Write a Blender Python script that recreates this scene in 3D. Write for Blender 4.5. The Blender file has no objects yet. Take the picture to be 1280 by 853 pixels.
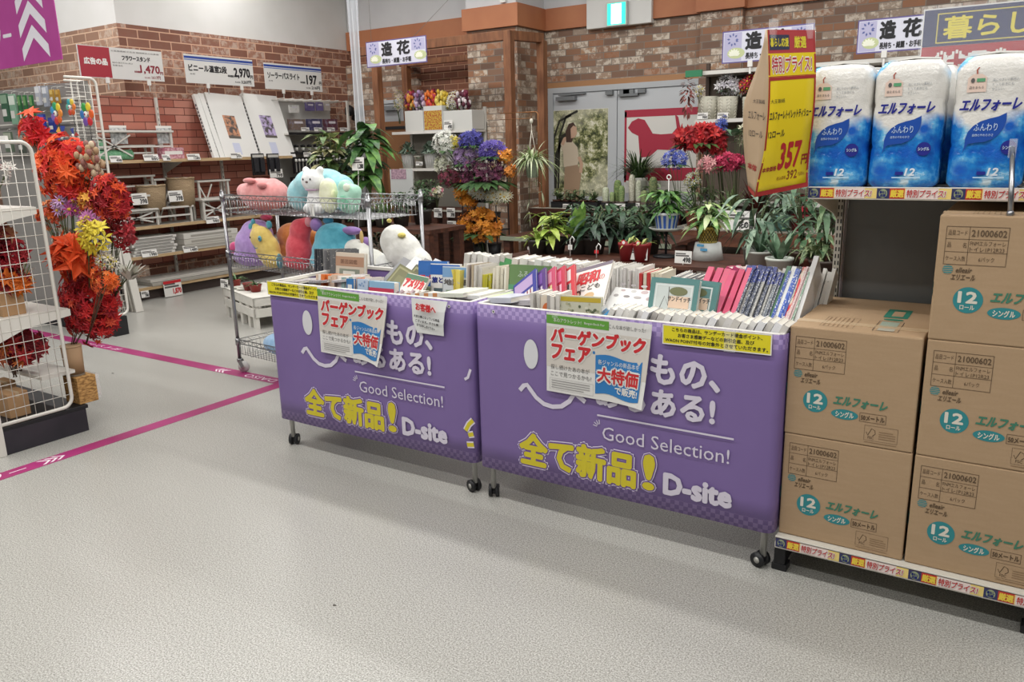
import bpy, math, random
from mathutils import Vector, Matrix
V = Vector
SC = bpy.context.scene
COL = SC.collection
random.seed(7)
PI = math.pi

# ---------------------------------------------------------------- camera, light, exposure
CAM_F, YAW, PITCH, ROLL = 988.26, -0.5798, 0.2407, -0.0241
CAM_P = V((0.6988, -2.9552, 1.6721))
_F = V((math.sin(YAW) * math.cos(PITCH), math.cos(YAW) * math.cos(PITCH), -math.sin(PITCH)))
_R0 = V((math.cos(YAW), -math.sin(YAW), 0)); _U0 = _R0.cross(_F)
_R = _R0 * math.cos(ROLL) + _U0 * math.sin(ROLL)
_U = _U0 * math.cos(ROLL) - _R0 * math.sin(ROLL)
cd = bpy.data.cameras.new('camera'); cam = bpy.data.objects.new('camera', cd); COL.objects.link(cam)
cd.sensor_width = 36; cd.lens = CAM_F / 1280 * 36; cd.clip_start = .05; cd.clip_end = 60
cam.matrix_world = Matrix(((_R.x, _U.x, -_F.x, CAM_P.x), (_R.y, _U.y, -_F.y, CAM_P.y), (_R.z, _U.z, -_F.z, CAM_P.z), (0, 0, 0, 1)))
SC.camera = cam

SC.view_settings.view_transform = 'Standard'; SC.view_settings.look = 'None'
SC.view_settings.gamma = 1; SC.view_settings.use_curve_mapping = False
SC.view_settings.exposure = 0.12
w = bpy.data.worlds.new('world'); SC.world = w; w.use_nodes = True
w.node_tree.nodes['Background'].inputs[0].default_value = (.93, .95, 1, 1)
w.node_tree.nodes['Background'].inputs[1].default_value = .11
for i, (ly, p) in enumerate(((-4.2, 150), (-1.6, 185), (1.4, 185), (4.2, 165))):      # rows of ceiling tubes
    for lx in (-8.6, -5.0, -1.4, 2.2):
        l = bpy.data.lights.new('ceiling_tube', 'AREA'); l.shape = 'RECTANGLE'; l.size = 2.9; l.size_y = .22
        l.energy = p * .345; l.color = (1, .99, .968)
        o = bpy.data.objects.new('ceiling_tube', l); COL.objects.link(o); o.location = (lx, ly, 4.42)


def ray(u, v): return _F + _R * ((u - 640) / CAM_F) - _U * ((v - 426.5) / CAM_F)
def at_z(u, v, z): d = ray(u, v); return CAM_P + d * ((z - CAM_P.z) / d.z)
def at_y(u, v, y): d = ray(u, v); return CAM_P + d * ((y - CAM_P.y) / d.y)
def at_x(u, v, x): d = ray(u, v); return CAM_P + d * ((x - CAM_P.x) / d.x)

# ---------------------------------------------------------------- materials
def lin(h):
    if not isinstance(h, str): return (*h[:3], 1)
    h = h.lstrip('#'); c = [int(h[i:i + 2], 16) / 255 for i in (0, 2, 4)]
    return tuple(x / 12.92 if x <= .04045 else ((x + .055) / 1.055) ** 2.4 for x in c) + (1,)
_M = {}
class NT:
    def __init__(s, name):
        s.m = bpy.data.materials.new(name); s.m.use_nodes = True; s.t = s.m.node_tree
        s.b = s.t.nodes['Principled BSDF']
    def n(s, typ, **k):
        x = s.t.nodes.new(typ)
        for a, b in k.items():
            if a.startswith('i_'):
                key = a[2:]; key = int(key) if key.isdigit() else key.replace('_', ' ')
                if hasattr(b, 'is_linked') or isinstance(b, bpy.types.NodeSocket): s.t.links.new(b, x.inputs[key])
                else: x.inputs[key].default_value = b
            else: setattr(x, a, b)
        return x
    def l(s, a, b): s.t.links.new(a, b)
    def set(s, **k):
        for a, b in k.items():
            key = a.replace('_', ' ')
            if isinstance(b, bpy.types.NodeSocket): s.l(b, s.b.inputs[key])
            else: s.b.inputs[key].default_value = b
    def ramp(s, fac, stops, interp='LINEAR'):
        r = s.n('ShaderNodeValToRGB'); r.color_ramp.interpolation = interp; e = r.color_ramp.elements
        e[0].position, e[0].color = stops[0][0], lin(stops[0][1]); e[1].position, e[1].color = stops[-1][0], lin(stops[-1][1])
        for p, c in stops[1:-1]: q = e.new(p); q.color = lin(c)
        s.l(fac, r.inputs[0]); return r.outputs[0]
    def mix(s, fac, a, b, blend='MIX'):
        x = s.n('ShaderNodeMix', data_type='RGBA', blend_type=blend)
        for i, val in ((0, fac), (6, a), (7, b)):
            if isinstance(val, bpy.types.NodeSocket): s.l(val, x.inputs[i])
            else: x.inputs[i].default_value = lin(val) if isinstance(val, str) else val
        return x.outputs[2]
    def math(s, op, a, b=0., c=None):
        x = s.n('ShaderNodeMath', operation=op)
        for i, val in enumerate((a, b) if c is None else (a, b, c)):
            if isinstance(val, bpy.types.NodeSocket): s.l(val, x.inputs[i])
            else: x.inputs[i].default_value = val
        return x.outputs[0]
    def co(s): return s.n('ShaderNodeTexCoord').outputs['Object']
    def noise(s, scale, detail=3, vec=None, rough=.5):
        x = s.n('ShaderNodeTexNoise', i_Scale=scale, i_Detail=detail, i_Roughness=rough); s.l(vec or s.co(), x.inputs['Vector']); return x.outputs[0]
    def bump(s, h, strength=.3, dist=.01):
        x = s.n('ShaderNodeBump', i_Strength=strength, i_Distance=dist); s.l(h, x.inputs['Height']); s.l(x.outputs[0], s.b.inputs['Normal'])

def mat(col, rough=.6, metal=0, name=None, **k):
    """plain surface: one colour with a faint mottling of its own"""
    key = (col, rough, metal, name, tuple(sorted(k.items())))
    if key in _M: return _M[key]
    n = NT(name or 'surface_' + col.strip('#')); n.set(Base_Color=lin(col), Roughness=rough, Metallic=metal)
    for a, b in k.items(): n.set(**{a: b})
    _M[key] = n.m; return n.m
def emat(col, e):
    n = NT('lit_' + col.strip('#')); n.set(Base_Color=lin(col), Emission_Color=lin(col), Emission_Strength=e); return n.m
def noisy(name, c1, c2, scale, rough=.6, detail=3, bump=0, lo=.35, hi=.65, metal=0, stretch=None, **k):
    key = ('noisy', name)
    if key in _M: return _M[key]
    n = NT(name); vec = None
    if stretch: vec = n.n('ShaderNodeMapping', i_Scale=stretch); n.l(n.co(), vec.inputs[0]); vec = vec.outputs[0]
    f = n.noise(scale, detail, vec); n.set(Base_Color=n.ramp(f, [(lo, c1), (hi, c2)]), Roughness=rough, Metallic=metal, **k)
    if bump: n.bump(f, bump)
    _M[key] = n.m; return n.m
def glass(name='clear_plastic', col='#ffffff', alpha=.18, rough=.08):
    key = ('glass', name)
    if key in _M: return _M[key]
    n = NT(name); n.set(Base_Color=lin(col), Roughness=rough, Alpha=alpha); _M[key] = n.m; return n.m

# ---------------------------------------------------------------- text outlines, cached
_TX = {}
def text2d(body):
    if body in _TX: return _TX[body]
    c = bpy.data.curves.new('t', 'FONT'); c.body = body; c.size = 1; c.resolution_u = 2; c.fill_mode = 'FRONT'
    o = bpy.data.objects.new('t', c); COL.objects.link(o)
    dg = bpy.context.evaluated_depsgraph_get(); me = o.evaluated_get(dg).to_mesh()
    vs = [(v.co.x, v.co.y) for v in me.vertices]; fs = [tuple(p.vertices) for p in me.polygons]
    o.evaluated_get(dg).to_mesh_clear(); bpy.data.objects.remove(o); bpy.data.curves.remove(c)
    if vs:
        x0, x1 = min(a for a, _ in vs), max(a for a, _ in vs); y0, y1 = min(b for _, b in vs), max(b for _, b in vs)
    else: x0, x1, y0, y1 = 0, 1, 0, 1
    _TX[body] = (vs, fs, x0, y0, max(1e-6, x1 - x0), max(1e-6, y1 - y0)); return _TX[body]

# ---------------------------------------------------------------- mesh builder
def frame_of(d):
    d = V(d).normalized(); a = V((0, 0, 1)) if abs(d.z) < .9 else V((1, 0, 0))
    x = d.cross(a).normalized(); return x, d.cross(x).normalized()
class MB:
    def __init__(s): s.v, s.f, s.mi, s.sm, s.mats, s.M = [], [], [], [], [], None
    def mt(s, m):
        for i, x in enumerate(s.mats):
            if x is m: return i
        s.mats.append(m); return len(s.mats) - 1
    def add(s, vs, fs, m, smooth=False):
        b = len(s.v); M = s.M
        s.v.extend(tuple(M @ V(p)) for p in vs) if M is not None else s.v.extend(tuple(p) for p in vs)
        k = s.mt(m)
        for f in fs: s.f.append(tuple(b + i for i in f)); s.mi.append(k); s.sm.append(smooth)
        return s
    def box(s, x0, y0, z0, x1, y1, z1, m):
        x0, x1 = min(x0, x1), max(x0, x1); y0, y1 = min(y0, y1), max(y0, y1); z0, z1 = min(z0, z1), max(z0, z1)
        return s.add([(x0, y0, z0), (x1, y0, z0), (x1, y1, z0), (x0, y1, z0), (x0, y0, z1), (x1, y0, z1), (x1, y1, z1), (x0, y1, z1)],
                     [(3, 2, 1, 0), (4, 5, 6, 7), (0, 1, 5, 4), (1, 2, 6, 5), (2, 3, 7, 6), (3, 0, 4, 7)], m)
    def bar(s, p, q, wx, wz, m, up=(0, 0, 1)):
        p, q = V(p), V(q); d = (q - p).normalized(); a = d.cross(V(up))
        a = a.normalized() if a.length > 1e-4 else V((1, 0, 0)); b = a.cross(d).normalized(); a, b = a * wx / 2, b * wz / 2
        return s.add([p - a - b, p + a - b, p + a + b, p - a + b, q - a - b, q + a - b, q + a + b, q - a + b],
                     [(3, 2, 1, 0), (4, 5, 6, 7), (0, 1, 5, 4), (1, 2, 6, 5), (2, 3, 7, 6), (3, 0, 4, 7)], m)
    def tube(s, pts, r, m, n=6, cap=True, closed=False):
        pts = [V(p) for p in pts]; N = len(pts); rs = r if isinstance(r, (list, tuple)) else [r] * N
        vs, fs = [], []; px = None
        for i, p in enumerate(pts):
            d = (pts[(i + 1) % N] - pts[i - 1]) if closed else (pts[min(i + 1, N - 1)] - pts[max(i - 1, 0)])
            if d.length < 1e-7: d = V((0, 0, 1))
            d.normalize()
            if px is None: px, _ = frame_of(d)
            px = px - d * px.dot(d); px = px.normalized() if px.length > 1e-5 else frame_of(d)[0]; py = d.cross(px)
            for k in range(n): a = 2 * PI * k / n; vs.append(p + (px * math.cos(a) + py * math.sin(a)) * rs[i])
        for i in range(N if closed else N - 1):
            for k in range(n):
                a, b = i * n + k, i * n + (k + 1) % n; j = ((i + 1) % N) * n
                fs.append((a, b, j + (k + 1) % n, j + k))
        if cap and not closed: fs += [tuple(range(n - 1, -1, -1)), tuple((N - 1) * n + k for k in range(n))]
        return s.add(vs, fs, m, True)
    def cyl(s, p, q, r, m, r2=None, n=12): return s.tube([p, q], [r, r if r2 is None else r2], m, n)
    def lathe(s, prof, m, n=16, c=(0, 0, 0), ax=None, cap=True):
        c = V(c); x, y, z = (V((1, 0, 0)), V((0, 1, 0)), V((0, 0, 1)))
        if ax is not None: z = V(ax).normalized(); x, y = frame_of(z)
        vs = [c + (x * math.cos(2 * PI * k / n) + y * math.sin(2 * PI * k / n)) * r + z * h for r, h in prof for k in range(n)]
        fs = [(i * n + k, i * n + (k + 1) % n, (i + 1) * n + (k + 1) % n, (i + 1) * n + k) for i in range(len(prof) - 1) for k in range(n)]
        if cap: fs += [tuple(range(n - 1, -1, -1)), tuple((len(prof) - 1) * n + k for k in range(n))]
        return s.add(vs, fs, m, True)
    def ball(s, c, r, m, n=10, k=7, R=None):
        r = (r, r, r) if not isinstance(r, (tuple, list)) else r; c = V(c); vs, fs = [], []
        for i in range(k + 1):
            a = PI * i / k - PI / 2
            for j in range(n):
                b = 2 * PI * j / n; p = V((r[0] * math.cos(a) * math.cos(b), r[1] * math.cos(a) * math.sin(b), r[2] * math.sin(a)))
                vs.append(c + (R @ p if R is not None else p))
        for i in range(k):
            for j in range(n): fs.append((i * n + j, i * n + (j + 1) % n, (i + 1) * n + (j + 1) % n, (i + 1) * n + j))
        return s.add(vs, fs, m, True)
    def poly(s, pts, m): return s.add(pts, [tuple(range(len(pts)))], m)
    def quad(s, O, X, Y, m, eps=0):
        O, X, Y = V(O), V(X), V(Y); N = X.cross(Y).normalized() * eps; O = O + N
        return s.add([O, O + X, O + X + Y, O + Y], [(0, 1, 2, 3)], m)
    def disc(s, O, X, Y, m, n=24, eps=0):
        O, X, Y = V(O), V(X), V(Y); O = O + X.cross(Y).normalized() * eps
        return s.add([O + X * math.cos(2 * PI * k / n) + Y * math.sin(2 * PI * k / n) for k in range(n)], [tuple(range(n))], m)
    def stroke(s, pts, wd, N, m):
        """flat ribbon of width wd along pts, facing N"""
        pts = [V(p) for p in pts]; N = V(N); vs = []
        for i, p in enumerate(pts):
            d = (pts[min(i + 1, len(pts) - 1)] - pts[max(i - 1, 0)]).normalized(); a = N.cross(d).normalized() * wd / 2
            vs += [p - a, p + a]
        return s.add(vs, [(2 * i, 2 * i + 2, 2 * i + 3, 2 * i + 1) for i in range(len(pts) - 1)], m)
    def frame(s, O, X, Y, wd, m, eps=0):
        O, X, Y = V(O), V(X), V(Y); x, y = X.normalized() * wd, Y.normalized() * wd
        s.quad(O, X, y, m, eps); s.quad(O + Y - y, X, y, m, eps); s.quad(O + y, x, Y - 2 * y, m, eps); s.quad(O + X - x + y, x, Y - 2 * y, m, eps); return s
    def text(s, body, O, X, Y, m, eps=.001, bold=0, shear=0):
        """flat lettering filling the box O, O+X, O+Y"""
        vs, fs, x0, y0, wd, ht = text2d(body); O, X, Y = V(O), V(X), V(Y); N = X.cross(Y).normalized() * eps
        offs = [(0, 0)] if not bold else [(bold * Y.length * math.cos(a * PI / 4), bold * Y.length * math.sin(a * PI / 4)) for a in range(8)]
        xn, yn = X.normalized(), Y.normalized()
        for i, (dx, dy) in enumerate(offs):
            B = O + N + xn * dx + yn * dy + N * (.06 * i) + X.cross(Y).normalized() * (i * 2.5e-5)
            s.add([B + X * ((a - x0) / wd) + Y * ((b - y0) / ht) + X.normalized() * (shear * Y.length * (b - y0) / ht) for a, b in vs], fs, m)
        return s
    def leaf(s, p, d, L, W, m, bend=.3, segs=3, up=None, fold=.15, taper=1.0):
        """a pointed blade from p along d, drooping by bend"""
        p, d = V(p), V(d).normalized(); side = d.cross(V(up) if up else V((0, 0, 1)))
        side = side.normalized() if side.length > 1e-3 else V((1, 0, 0)); nrm = side.cross(d).normalized(); vs, fs = [], []
        for i in range(segs + 1):
            t = i / segs; c = p + d * (L * t) + V((0, 0, -1)) * (bend * L * t * t)
            wdt = W / 2 * (math.sin(PI * min(.999, (.12 + .88 * t) ** taper)) if i < segs else 0.02)
            vs += [c - side * wdt + nrm * wdt * fold, c, c + side * wdt + nrm * wdt * fold]
        for i in range(segs):
            a = 3 * i; fs += [(a, a + 1, a + 4, a + 3), (a + 1, a + 2, a + 5, a + 4)]
        return s.add(vs, fs, m, True)
    def build(s, name, parent=None, loc=None, rz=0, bevel=0, sub=0, remesh=0, smooth=0, solid=0, **tags):
        me = bpy.data.meshes.new(name); me.from_pydata(s.v, [], s.f)
        for m in s.mats: me.materials.append(m)
        me.polygons.foreach_set('material_index', s.mi); me.polygons.foreach_set('use_smooth', s.sm); me.update()
        o = bpy.data.objects.new(name, me); COL.objects.link(o)
        if parent is not None: o.parent = parent
        if loc is not None: o.location = loc
        if rz: o.rotation_euler.z = rz
        if solid: d = o.modifiers.new('thickness', 'SOLIDIFY'); d.thickness = solid; d.offset = 0
        if remesh: d = o.modifiers.new('remesh', 'REMESH'); d.mode = 'VOXEL'; d.voxel_size = remesh; d.use_smooth_shade = True
        if smooth: d = o.modifiers.new('smooth', 'SMOOTH'); d.iterations = smooth; d.factor = .5
        if bevel: d = o.modifiers.new('bevel', 'BEVEL'); d.width = bevel; d.segments = 2; d.limit_method = 'ANGLE'
        if sub: d = o.modifiers.new('subdivision', 'SUBSURF'); d.levels = sub; d.render_levels = sub
        for k, x in tags.items(): o[k] = x
        return o
def thing(name, label, cat, loc=(0, 0, 0), rz=0, group=None):
    o = bpy.data.objects.new(name, None); COL.objects.link(o); o.location = loc; o.rotation_euler = (0, 0, rz); o.empty_display_size = .05
    o['label'] = label; o['category'] = cat
    if group: o['group'] = group
    return o
def tag(o, label, cat, group=None):
    o['label'] = label; o['category'] = cat
    if group: o['group'] = group
    return o
def dup(root, loc, rz=None, label=None, rot=None):
    """a copy of a thing with copies of its parts and sub-parts"""
    r = root.copy(); COL.objects.link(r); r.location = loc
    if rot is not None: r.rotation_euler = rot
    elif rz is not None: r.rotation_euler = (0, 0, rz)
    if label: r['label'] = label
    for ch in list(root.children):
        c = ch.copy(); COL.objects.link(c); c.parent = r
        for g in list(ch.children): d = g.copy(); COL.objects.link(d); d.parent = c
    return r
ORD = 'first second third fourth fifth sixth seventh eighth ninth tenth eleventh twelfth thirteenth fourteenth fifteenth sixteenth seventeenth eighteenth nineteenth twentieth twenty-first twenty-second twenty-third twenty-fourth twenty-fifth twenty-sixth'.split()
def rnd(a, b): return random.uniform(a, b)
def pick(x): return random.choice(x)

# common surfaces
WHITE = mat('#e6e4df', .55); PAPER = mat('#ebe9e4', .7); INK = mat('#1d1c20', .6); RED = mat('#c2242c', .5); CHROME = mat('#9b9b9d', .32, 1.0)
BLACK = mat('#17171a', .5); STEEL = mat('#b9b7b0', .4, .3); OFFWHITE = mat('#d9d6cf', .5); TEAL = mat('#1f7d86', .6); NAVY = mat('#1c2a78', .5); YEL = mat('#e6d21e', .5)
CLEAR = glass(); GREYTX = mat('#5d5a58', .6)
# ---------------------------------------------------------------- the setting
def brick_mat(name, axes, stops, mortar, bw, bh, mw=.008, rough=.8, bumpy=.4, seed=0, white=0):
    n = NT(name); sep = n.n('ShaderNodeSeparateXYZ'); n.l(n.co(), sep.inputs[0])
    cb = n.n('ShaderNodeCombineXYZ'); n.l(sep.outputs[axes[0]], cb.inputs[0]); n.l(sep.outputs[2], cb.inputs[1])
    b = n.n('ShaderNodeTexBrick', offset=.5, i_Scale=1, i_Brick_Width=bw, i_Row_Height=bh, i_Mortar_Size=mw / 2, i_Mortar_Smooth=.15, i_Bias=0)
    b.inputs['Color1'].default_value = (0, 0, 0, 1); b.inputs['Color2'].default_value = (1, 1, 1, 1); b.inputs['Mortar'].default_value = (.5, .5, .5, 1)
    n.l(cb.outputs[0], b.inputs['Vector'])
    col = n.ramp(b.outputs['Color'], stops, 'LINEAR')
    f = n.noise(9, 6, None, .65); col = n.mix(n.math('MULTIPLY', f, .45), col, n.mix(f, '#3a2c24', '#8a7a6c'), 'MIX')
    if white:
        g = n.noise(13, 5, None, .7); k = n.ramp(g, [(.47, '#000000'), (.56, '#ffffff')]); r2 = n.ramp(b.outputs['Color'], [(.4, '#000000'), (.62, '#ffffff')])
        col = n.mix(n.math('MULTIPLY', n.math('MULTIPLY', k, r2), white), col, '#d3c6b6')
    n.set(Base_Color=n.mix(b.outputs['Fac'], col, mortar), Roughness=rough)
    n.bump(n.math('SUBTRACT', n.math('MULTIPLY', f, .3), b.outputs['Fac']), bumpy, .01); return n.m
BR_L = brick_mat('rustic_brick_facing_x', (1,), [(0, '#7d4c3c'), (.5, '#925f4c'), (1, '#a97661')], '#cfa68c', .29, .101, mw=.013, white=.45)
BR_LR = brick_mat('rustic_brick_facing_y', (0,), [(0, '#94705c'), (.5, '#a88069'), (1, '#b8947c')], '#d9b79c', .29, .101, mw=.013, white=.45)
BR_B = brick_mat('mixed_brick', (0,), [(0, '#7a5e50'), (.25, '#94705a'), (.45, '#a8714f'), (.6, '#98806f'), (.8, '#b3a08e'), (1, '#b88d6c')], '#857a70', .225, .081, mw=.011, white=.95)
BR_BX = brick_mat('mixed_brick_side', (1,), [(0, '#7a5e50'), (.25, '#94705a'), (.45, '#a8714f'), (.6, '#98806f'), (.8, '#b3a08e'), (1, '#b88d6c')], '#8d8074', .225, .081, white=.75)
BR_D = brick_mat('red_brick', (0,), [(0, '#6b3a28'), (.5, '#86503a'), (1, '#9a6148')], '#c49a7c', .25, .083)
BR_P = brick_mat('red_brick_panel', (1,), [(0, '#a04c3c'), (.4, '#bd6f5c'), (.7, '#d2917e'), (1, '#b0604e')], '#552720', .28, .09, mw=.009)

def floor_mat():
    n = NT('speckled_vinyl'); c = n.co()
    a = n.noise(170, 3, c, .75); b = n.noise(1.1, 4, c, .5); d = n.noise(140, 2, c)
    col = n.ramp(a, [(.36, '#72706a'), (.5, '#a3a19b'), (.63, '#c8c7c1')])
    col = n.mix(n.ramp(d, [(.42, '#000000'), (.7, '#555555')]), col, '#8f8d85')
    col = n.mix(n.ramp(b, [(.35, '#000000'), (.75, '#3c3c3c')]), col, '#a7a398')
    t = n.n('ShaderNodeTexBrick', offset=0, i_Scale=1, i_Brick_Width=.9, i_Row_Height=.9, i_Mortar_Size=.0016, i_Mortar_Smooth=.6)
    mp = n.n('ShaderNodeMapping', i_Location=(.23, .41, 0)); n.l(c, mp.inputs[0]); n.l(mp.outputs[0], t.inputs['Vector'])
    sp = n.noise(9, 5, c, .9)
    col = n.mix(n.math('MULTIPLY', t.outputs['Fac'], .3), col, '#6f6c64')
    col = n.mix(n.ramp(sp, [(.74, '#000000'), (.78, '#888888')]), col, '#77746b')
    n.set(Base_Color=col, Roughness=n.ramp(b, [(.3, '#8f8f8f'), (.8, '#a5a5a5')]), Specular_IOR_Level=.4); return n.m
WALLW = noisy('painted_wall', '#d9d8d4', '#dfdedb', 2, .8)
WALLG = noisy('painted_wall_grey', '#cdced0', '#d4d5d6', 2, .8)
CORN = noisy('cornice_paint', '#b06f4c', '#b87852', 3, .6)
def struct(name, mb, **k): return mb.build(name, kind='structure', **k)
struct('floor', MB().box(-15, -9, -.1, 6, 7.2, 0, floor_mat()))
struct('ceiling', MB().box(-15, -9, 4.5, 6, 7.2, 4.6, WALLW))
YB, YD, XL, ZC = 6.6, 6.8, -8.45, 3.17
struct('wall_left', MB().box(XL - .2, 2.8, 0, XL, YB + .2, 3.18, BR_L).box(XL - .2, 2.802, 3.18, XL - .012, YB + .2, 4.5, WALLW))
struct('wall_side', MB().box(-15, 2.8, 0, XL - .2, 3.0, 3.18, BR_LR).box(XL - .2, 2.795, 0, XL - .001, 2.8, 3.18, BR_LR).box(-15, 2.81, 3.18, XL - .2, 3.0, 4.5, WALLW))
struct('wall_back', MB().box(XL, YB, 0, -5.4, YB + .2, ZC, BR_D).box(XL, YB, ZC, -5.4, YB + .2, 4.5, WALLG)
       .box(-5.4, YD, 0, -4.98, YD + .2, ZC, BR_B).box(-1.55, YD, 0, 6, YD + .2, ZC, BR_B).box(-4.98, YD, 2.43, -1.55, YD + .2, ZC, BR_B).box(-5.4, YD, ZC, 6, YD + .2, 4.5, WALLG))
pb = MB().box(-5.83, 6.1, 0, -5.05, YD, ZC, BR_B).box(-5.05, 6.1, 0, -5.045, YD, ZC, BR_BX).box(-5.83, 6.1, ZC, -5.05, YD, 4.5, WALLG)
struct('pillar', pb)
struct('pilaster_wall', MB().box(-8.45, 6.5, 0, -7.05, 6.61, 2.95, BR_B))
struct('pilaster_column', MB().box(-2.84, 6.7, 0, -2.34, YD, ZC, BR_B).box(-2.34, 6.7, 0, -2.335, YD, ZC, BR_BX))
cm = MB()
for x0, x1, y in ((XL, -5.83, YB), (-5.05, -2.84, YD), (-2.34, 6, YD)): cm.box(x0, y - .05, ZC, x1, y, ZC + .27, CORN)
cm.box(-5.87, 6.05, ZC, -5.0, 6.1, ZC + .27, CORN).box(-5.05, 6.1, ZC, -5.0, YD - .05, ZC + .27, CORN)
cm.box(-2.88, 6.64, ZC, -2.3, 6.7, ZC + .27, CORN).box(-2.34, 6.7, ZC, -2.3, YD - .05, ZC + .27, CORN).box(-2.88, 6.7, ZC, -2.84, YD - .05, ZC + .27, CORN)
struct('trim_1', cm)
struct('trim_2', MB().box(-5.05, YD - .03, 2.43, -1.5, YD, 2.5, mat('#a97c55', .6)))

# double door with posters
DG = mat('#b4b7ba', .45); DG2 = mat('#8c8f92', .45); DSH = mat('#75787a', .5)
dr = thing('double_door', '', '', (0, 0, 0)); del dr['label'], dr['category']; dr.name = 'door_1'; dr['kind'] = 'structure'
XS = at_y(772, 119, YD - .02).x
fm = MB(); fm.box(-4.98, YD - .05, 0, -4.9, YD + .05, 2.43, DG).box(-4.9, YD - .05, 2.36, -1.6, YD + .05, 2.43, DG).box(-1.62, YD - .05, 0, -1.55, YD + .05, 2.43, DG); fm.build('door_frame', dr)
for i, (x0, x1) in enumerate(((-4.9, XS - .005), (XS + .005, -1.62))):
    lf = MB().box(x0, YD - .03, .01, x1, YD + .02, 2.355, mat('#c0c3c6', .4)).build('door_leaf', dr, bevel=.004)
    c = MB()
    if i == 0: c.box(x0 + .07, YD - .1, 2.26, x0 + .36, YD - .03, 2.31, DSH).bar((x0 + .1, YD - .07, 2.33), (x0 + .5, YD - .05, 2.34), .03, .015, DSH)
    else: c.box(x0 + .03, YD - .08, 2.27, x0 + .3, YD - .03, 2.3, DSH)
    c.box(x0 + (1.0 if i == 0 else .1), YD - .08, 2.3, x0 + (1.14 if i == 0 else .24), YD - .03, 2.35, DSH).box(x0 + (.8 if i == 0 else .3), YD - .08, 2.3, x0 + (.9 if i == 0 else .4), YD - .03, 2.35, DSH)
    c.build('door_closer', lf)
    # posters stuck on the leaves are things of their own further down
def photo_mat():
    n = NT('garden_photograph'); c = n.co(); sx = n.n('ShaderNodeSeparateXYZ'); n.l(c, sx.inputs[0])
    a = n.noise(9, 9, c, .8); b = n.noise(2.2, 3, c); g = n.ramp(a, [(.40, '#20261c'), (.47, '#5a6238'), (.53, '#a9a974'), (.58, '#e6e3d0')])
    col = n.mix(n.ramp(b, [(.44, '#000000'), (.6, '#ffffff')]), g, '#dcd8c0')
    n.set(Base_Color=n.mix(.5, col, g), Roughness=.45); return n.m
y = YD - .034
a, b, c_, d_ = at_y(689, 139, y), at_y(760, 137, y), at_y(759, 262, y), at_y(690, 262, y)
pw, ph = b.x - a.x, a.z - 1.0
pm = photo_mat(); SK = mat('#c9a58c', .5); BEI = mat('#d2c3ac', .6); TRO = mat('#a58a70', .6); HAIR = mat('#4a342a', .6)
po = thing('photo_poster', 'garden photograph poster of person in beige clothes on grey door', 'poster', (a.x, y, 1.0), 0, 'posters on the double door')
m = MB(); m.quad((0, 0, 0), (pw, 0, 0), (0, 0, ph), pm, .001)
for bx, bz, bw in ((.08, .55, .05), (.13, .8, .03), (.03, .75, .03)): m.stroke([(bx - .03, -.003, .1), (bx, -.003, bz), (bx + .1, -.003, bz + .25), (bx + .28, -.003, bz + .32)], bw, (0, -1, 0), mat('#2b2a22', .6))
def P2(u, v, e=.004): q = at_y(u, v, y); return (q.x - a.x, -e, q.z - 1.0)
m.poly([P2(*q) for q in ((704, 262), (705, 236), (706, 210), (713, 204), (722, 205), (727, 218), (724, 238), (724, 262))][::-1], TRO)
m.poly([P2(*q, .0045) for q in ((705, 209), (704, 190), (701, 180), (706, 175), (714, 175), (722, 184), (724, 200), (722, 206))][::-1], BEI)
m.stroke([P2(703, 181, .005), P2(706, 174, .005), P2(711, 172, .005)], .05, (0, -1, 0), SK)
m.poly([P2(*q, .0052) for q in ((708, 178), (707, 165), (711, 155), (717, 153), (720, 158), (717, 170), (715, 178))][::-1], HAIR)
m.poly([P2(*q, .0065) for q in ((714, 173), (713.5, 161), (717, 157), (721, 159), (721.5, 167), (718.5, 172))][::-1], SK)
m.stroke([P2(724, 196, .005), P2(727, 205, .005), P2(726, 216, .005)], .05, (0, -1, 0), SK); m.build('printed_sheet', po)
MB().quad((-.004, .002, -.004), (pw + .008, 0, 0), (0, 0, ph + .008), WHITE).build('paper_backing', po)
CR = mat('#a8283f', .5)
ro = thing('dog_poster', 'white poster with crimson border and crimson dog outline on grey door', 'poster', (0, y, 0), 0, 'posters on the double door')
a2, b2 = at_y(781, 138, y), at_y(858, 226, y); x1 = -2.86
m = MB().quad((a2.x, 0, b2.z - .16), (x1 - a2.x, 0, 0), (0, 0, a2.z - b2.z + .16), mat('#d9d6d0', .5), .001); m.build('printed_sheet', ro)
m = MB(); Q = lambda u, v, e=.004: (at_y(u, v, y).x, -e, at_y(u, v, y).z)
m.quad((a2.x, -.003, a2.z - .09), (x1 - a2.x, 0, 0), (0, 0, .09), CR).quad((a2.x, -.003, b2.z - .02), (.03, 0, 0), (0, 0, a2.z - b2.z), CR).quad((a2.x, -.003, b2.z), (x1 - a2.x, 0, 0), (0, 0, .16), CR)
m.poly([Q(*q) for q in ((785, 160), (790, 152), (798, 148), (806, 150), (812, 160), (816, 167), (826, 168), (840, 167), (846, 160), (844, 143), (848, 146), (851, 162), (852, 185), (845, 188), (822, 187), (812, 196), (800, 197), (798, 170), (790, 166))][::-1], CR)
m.build('crimson_print', ro)

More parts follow.
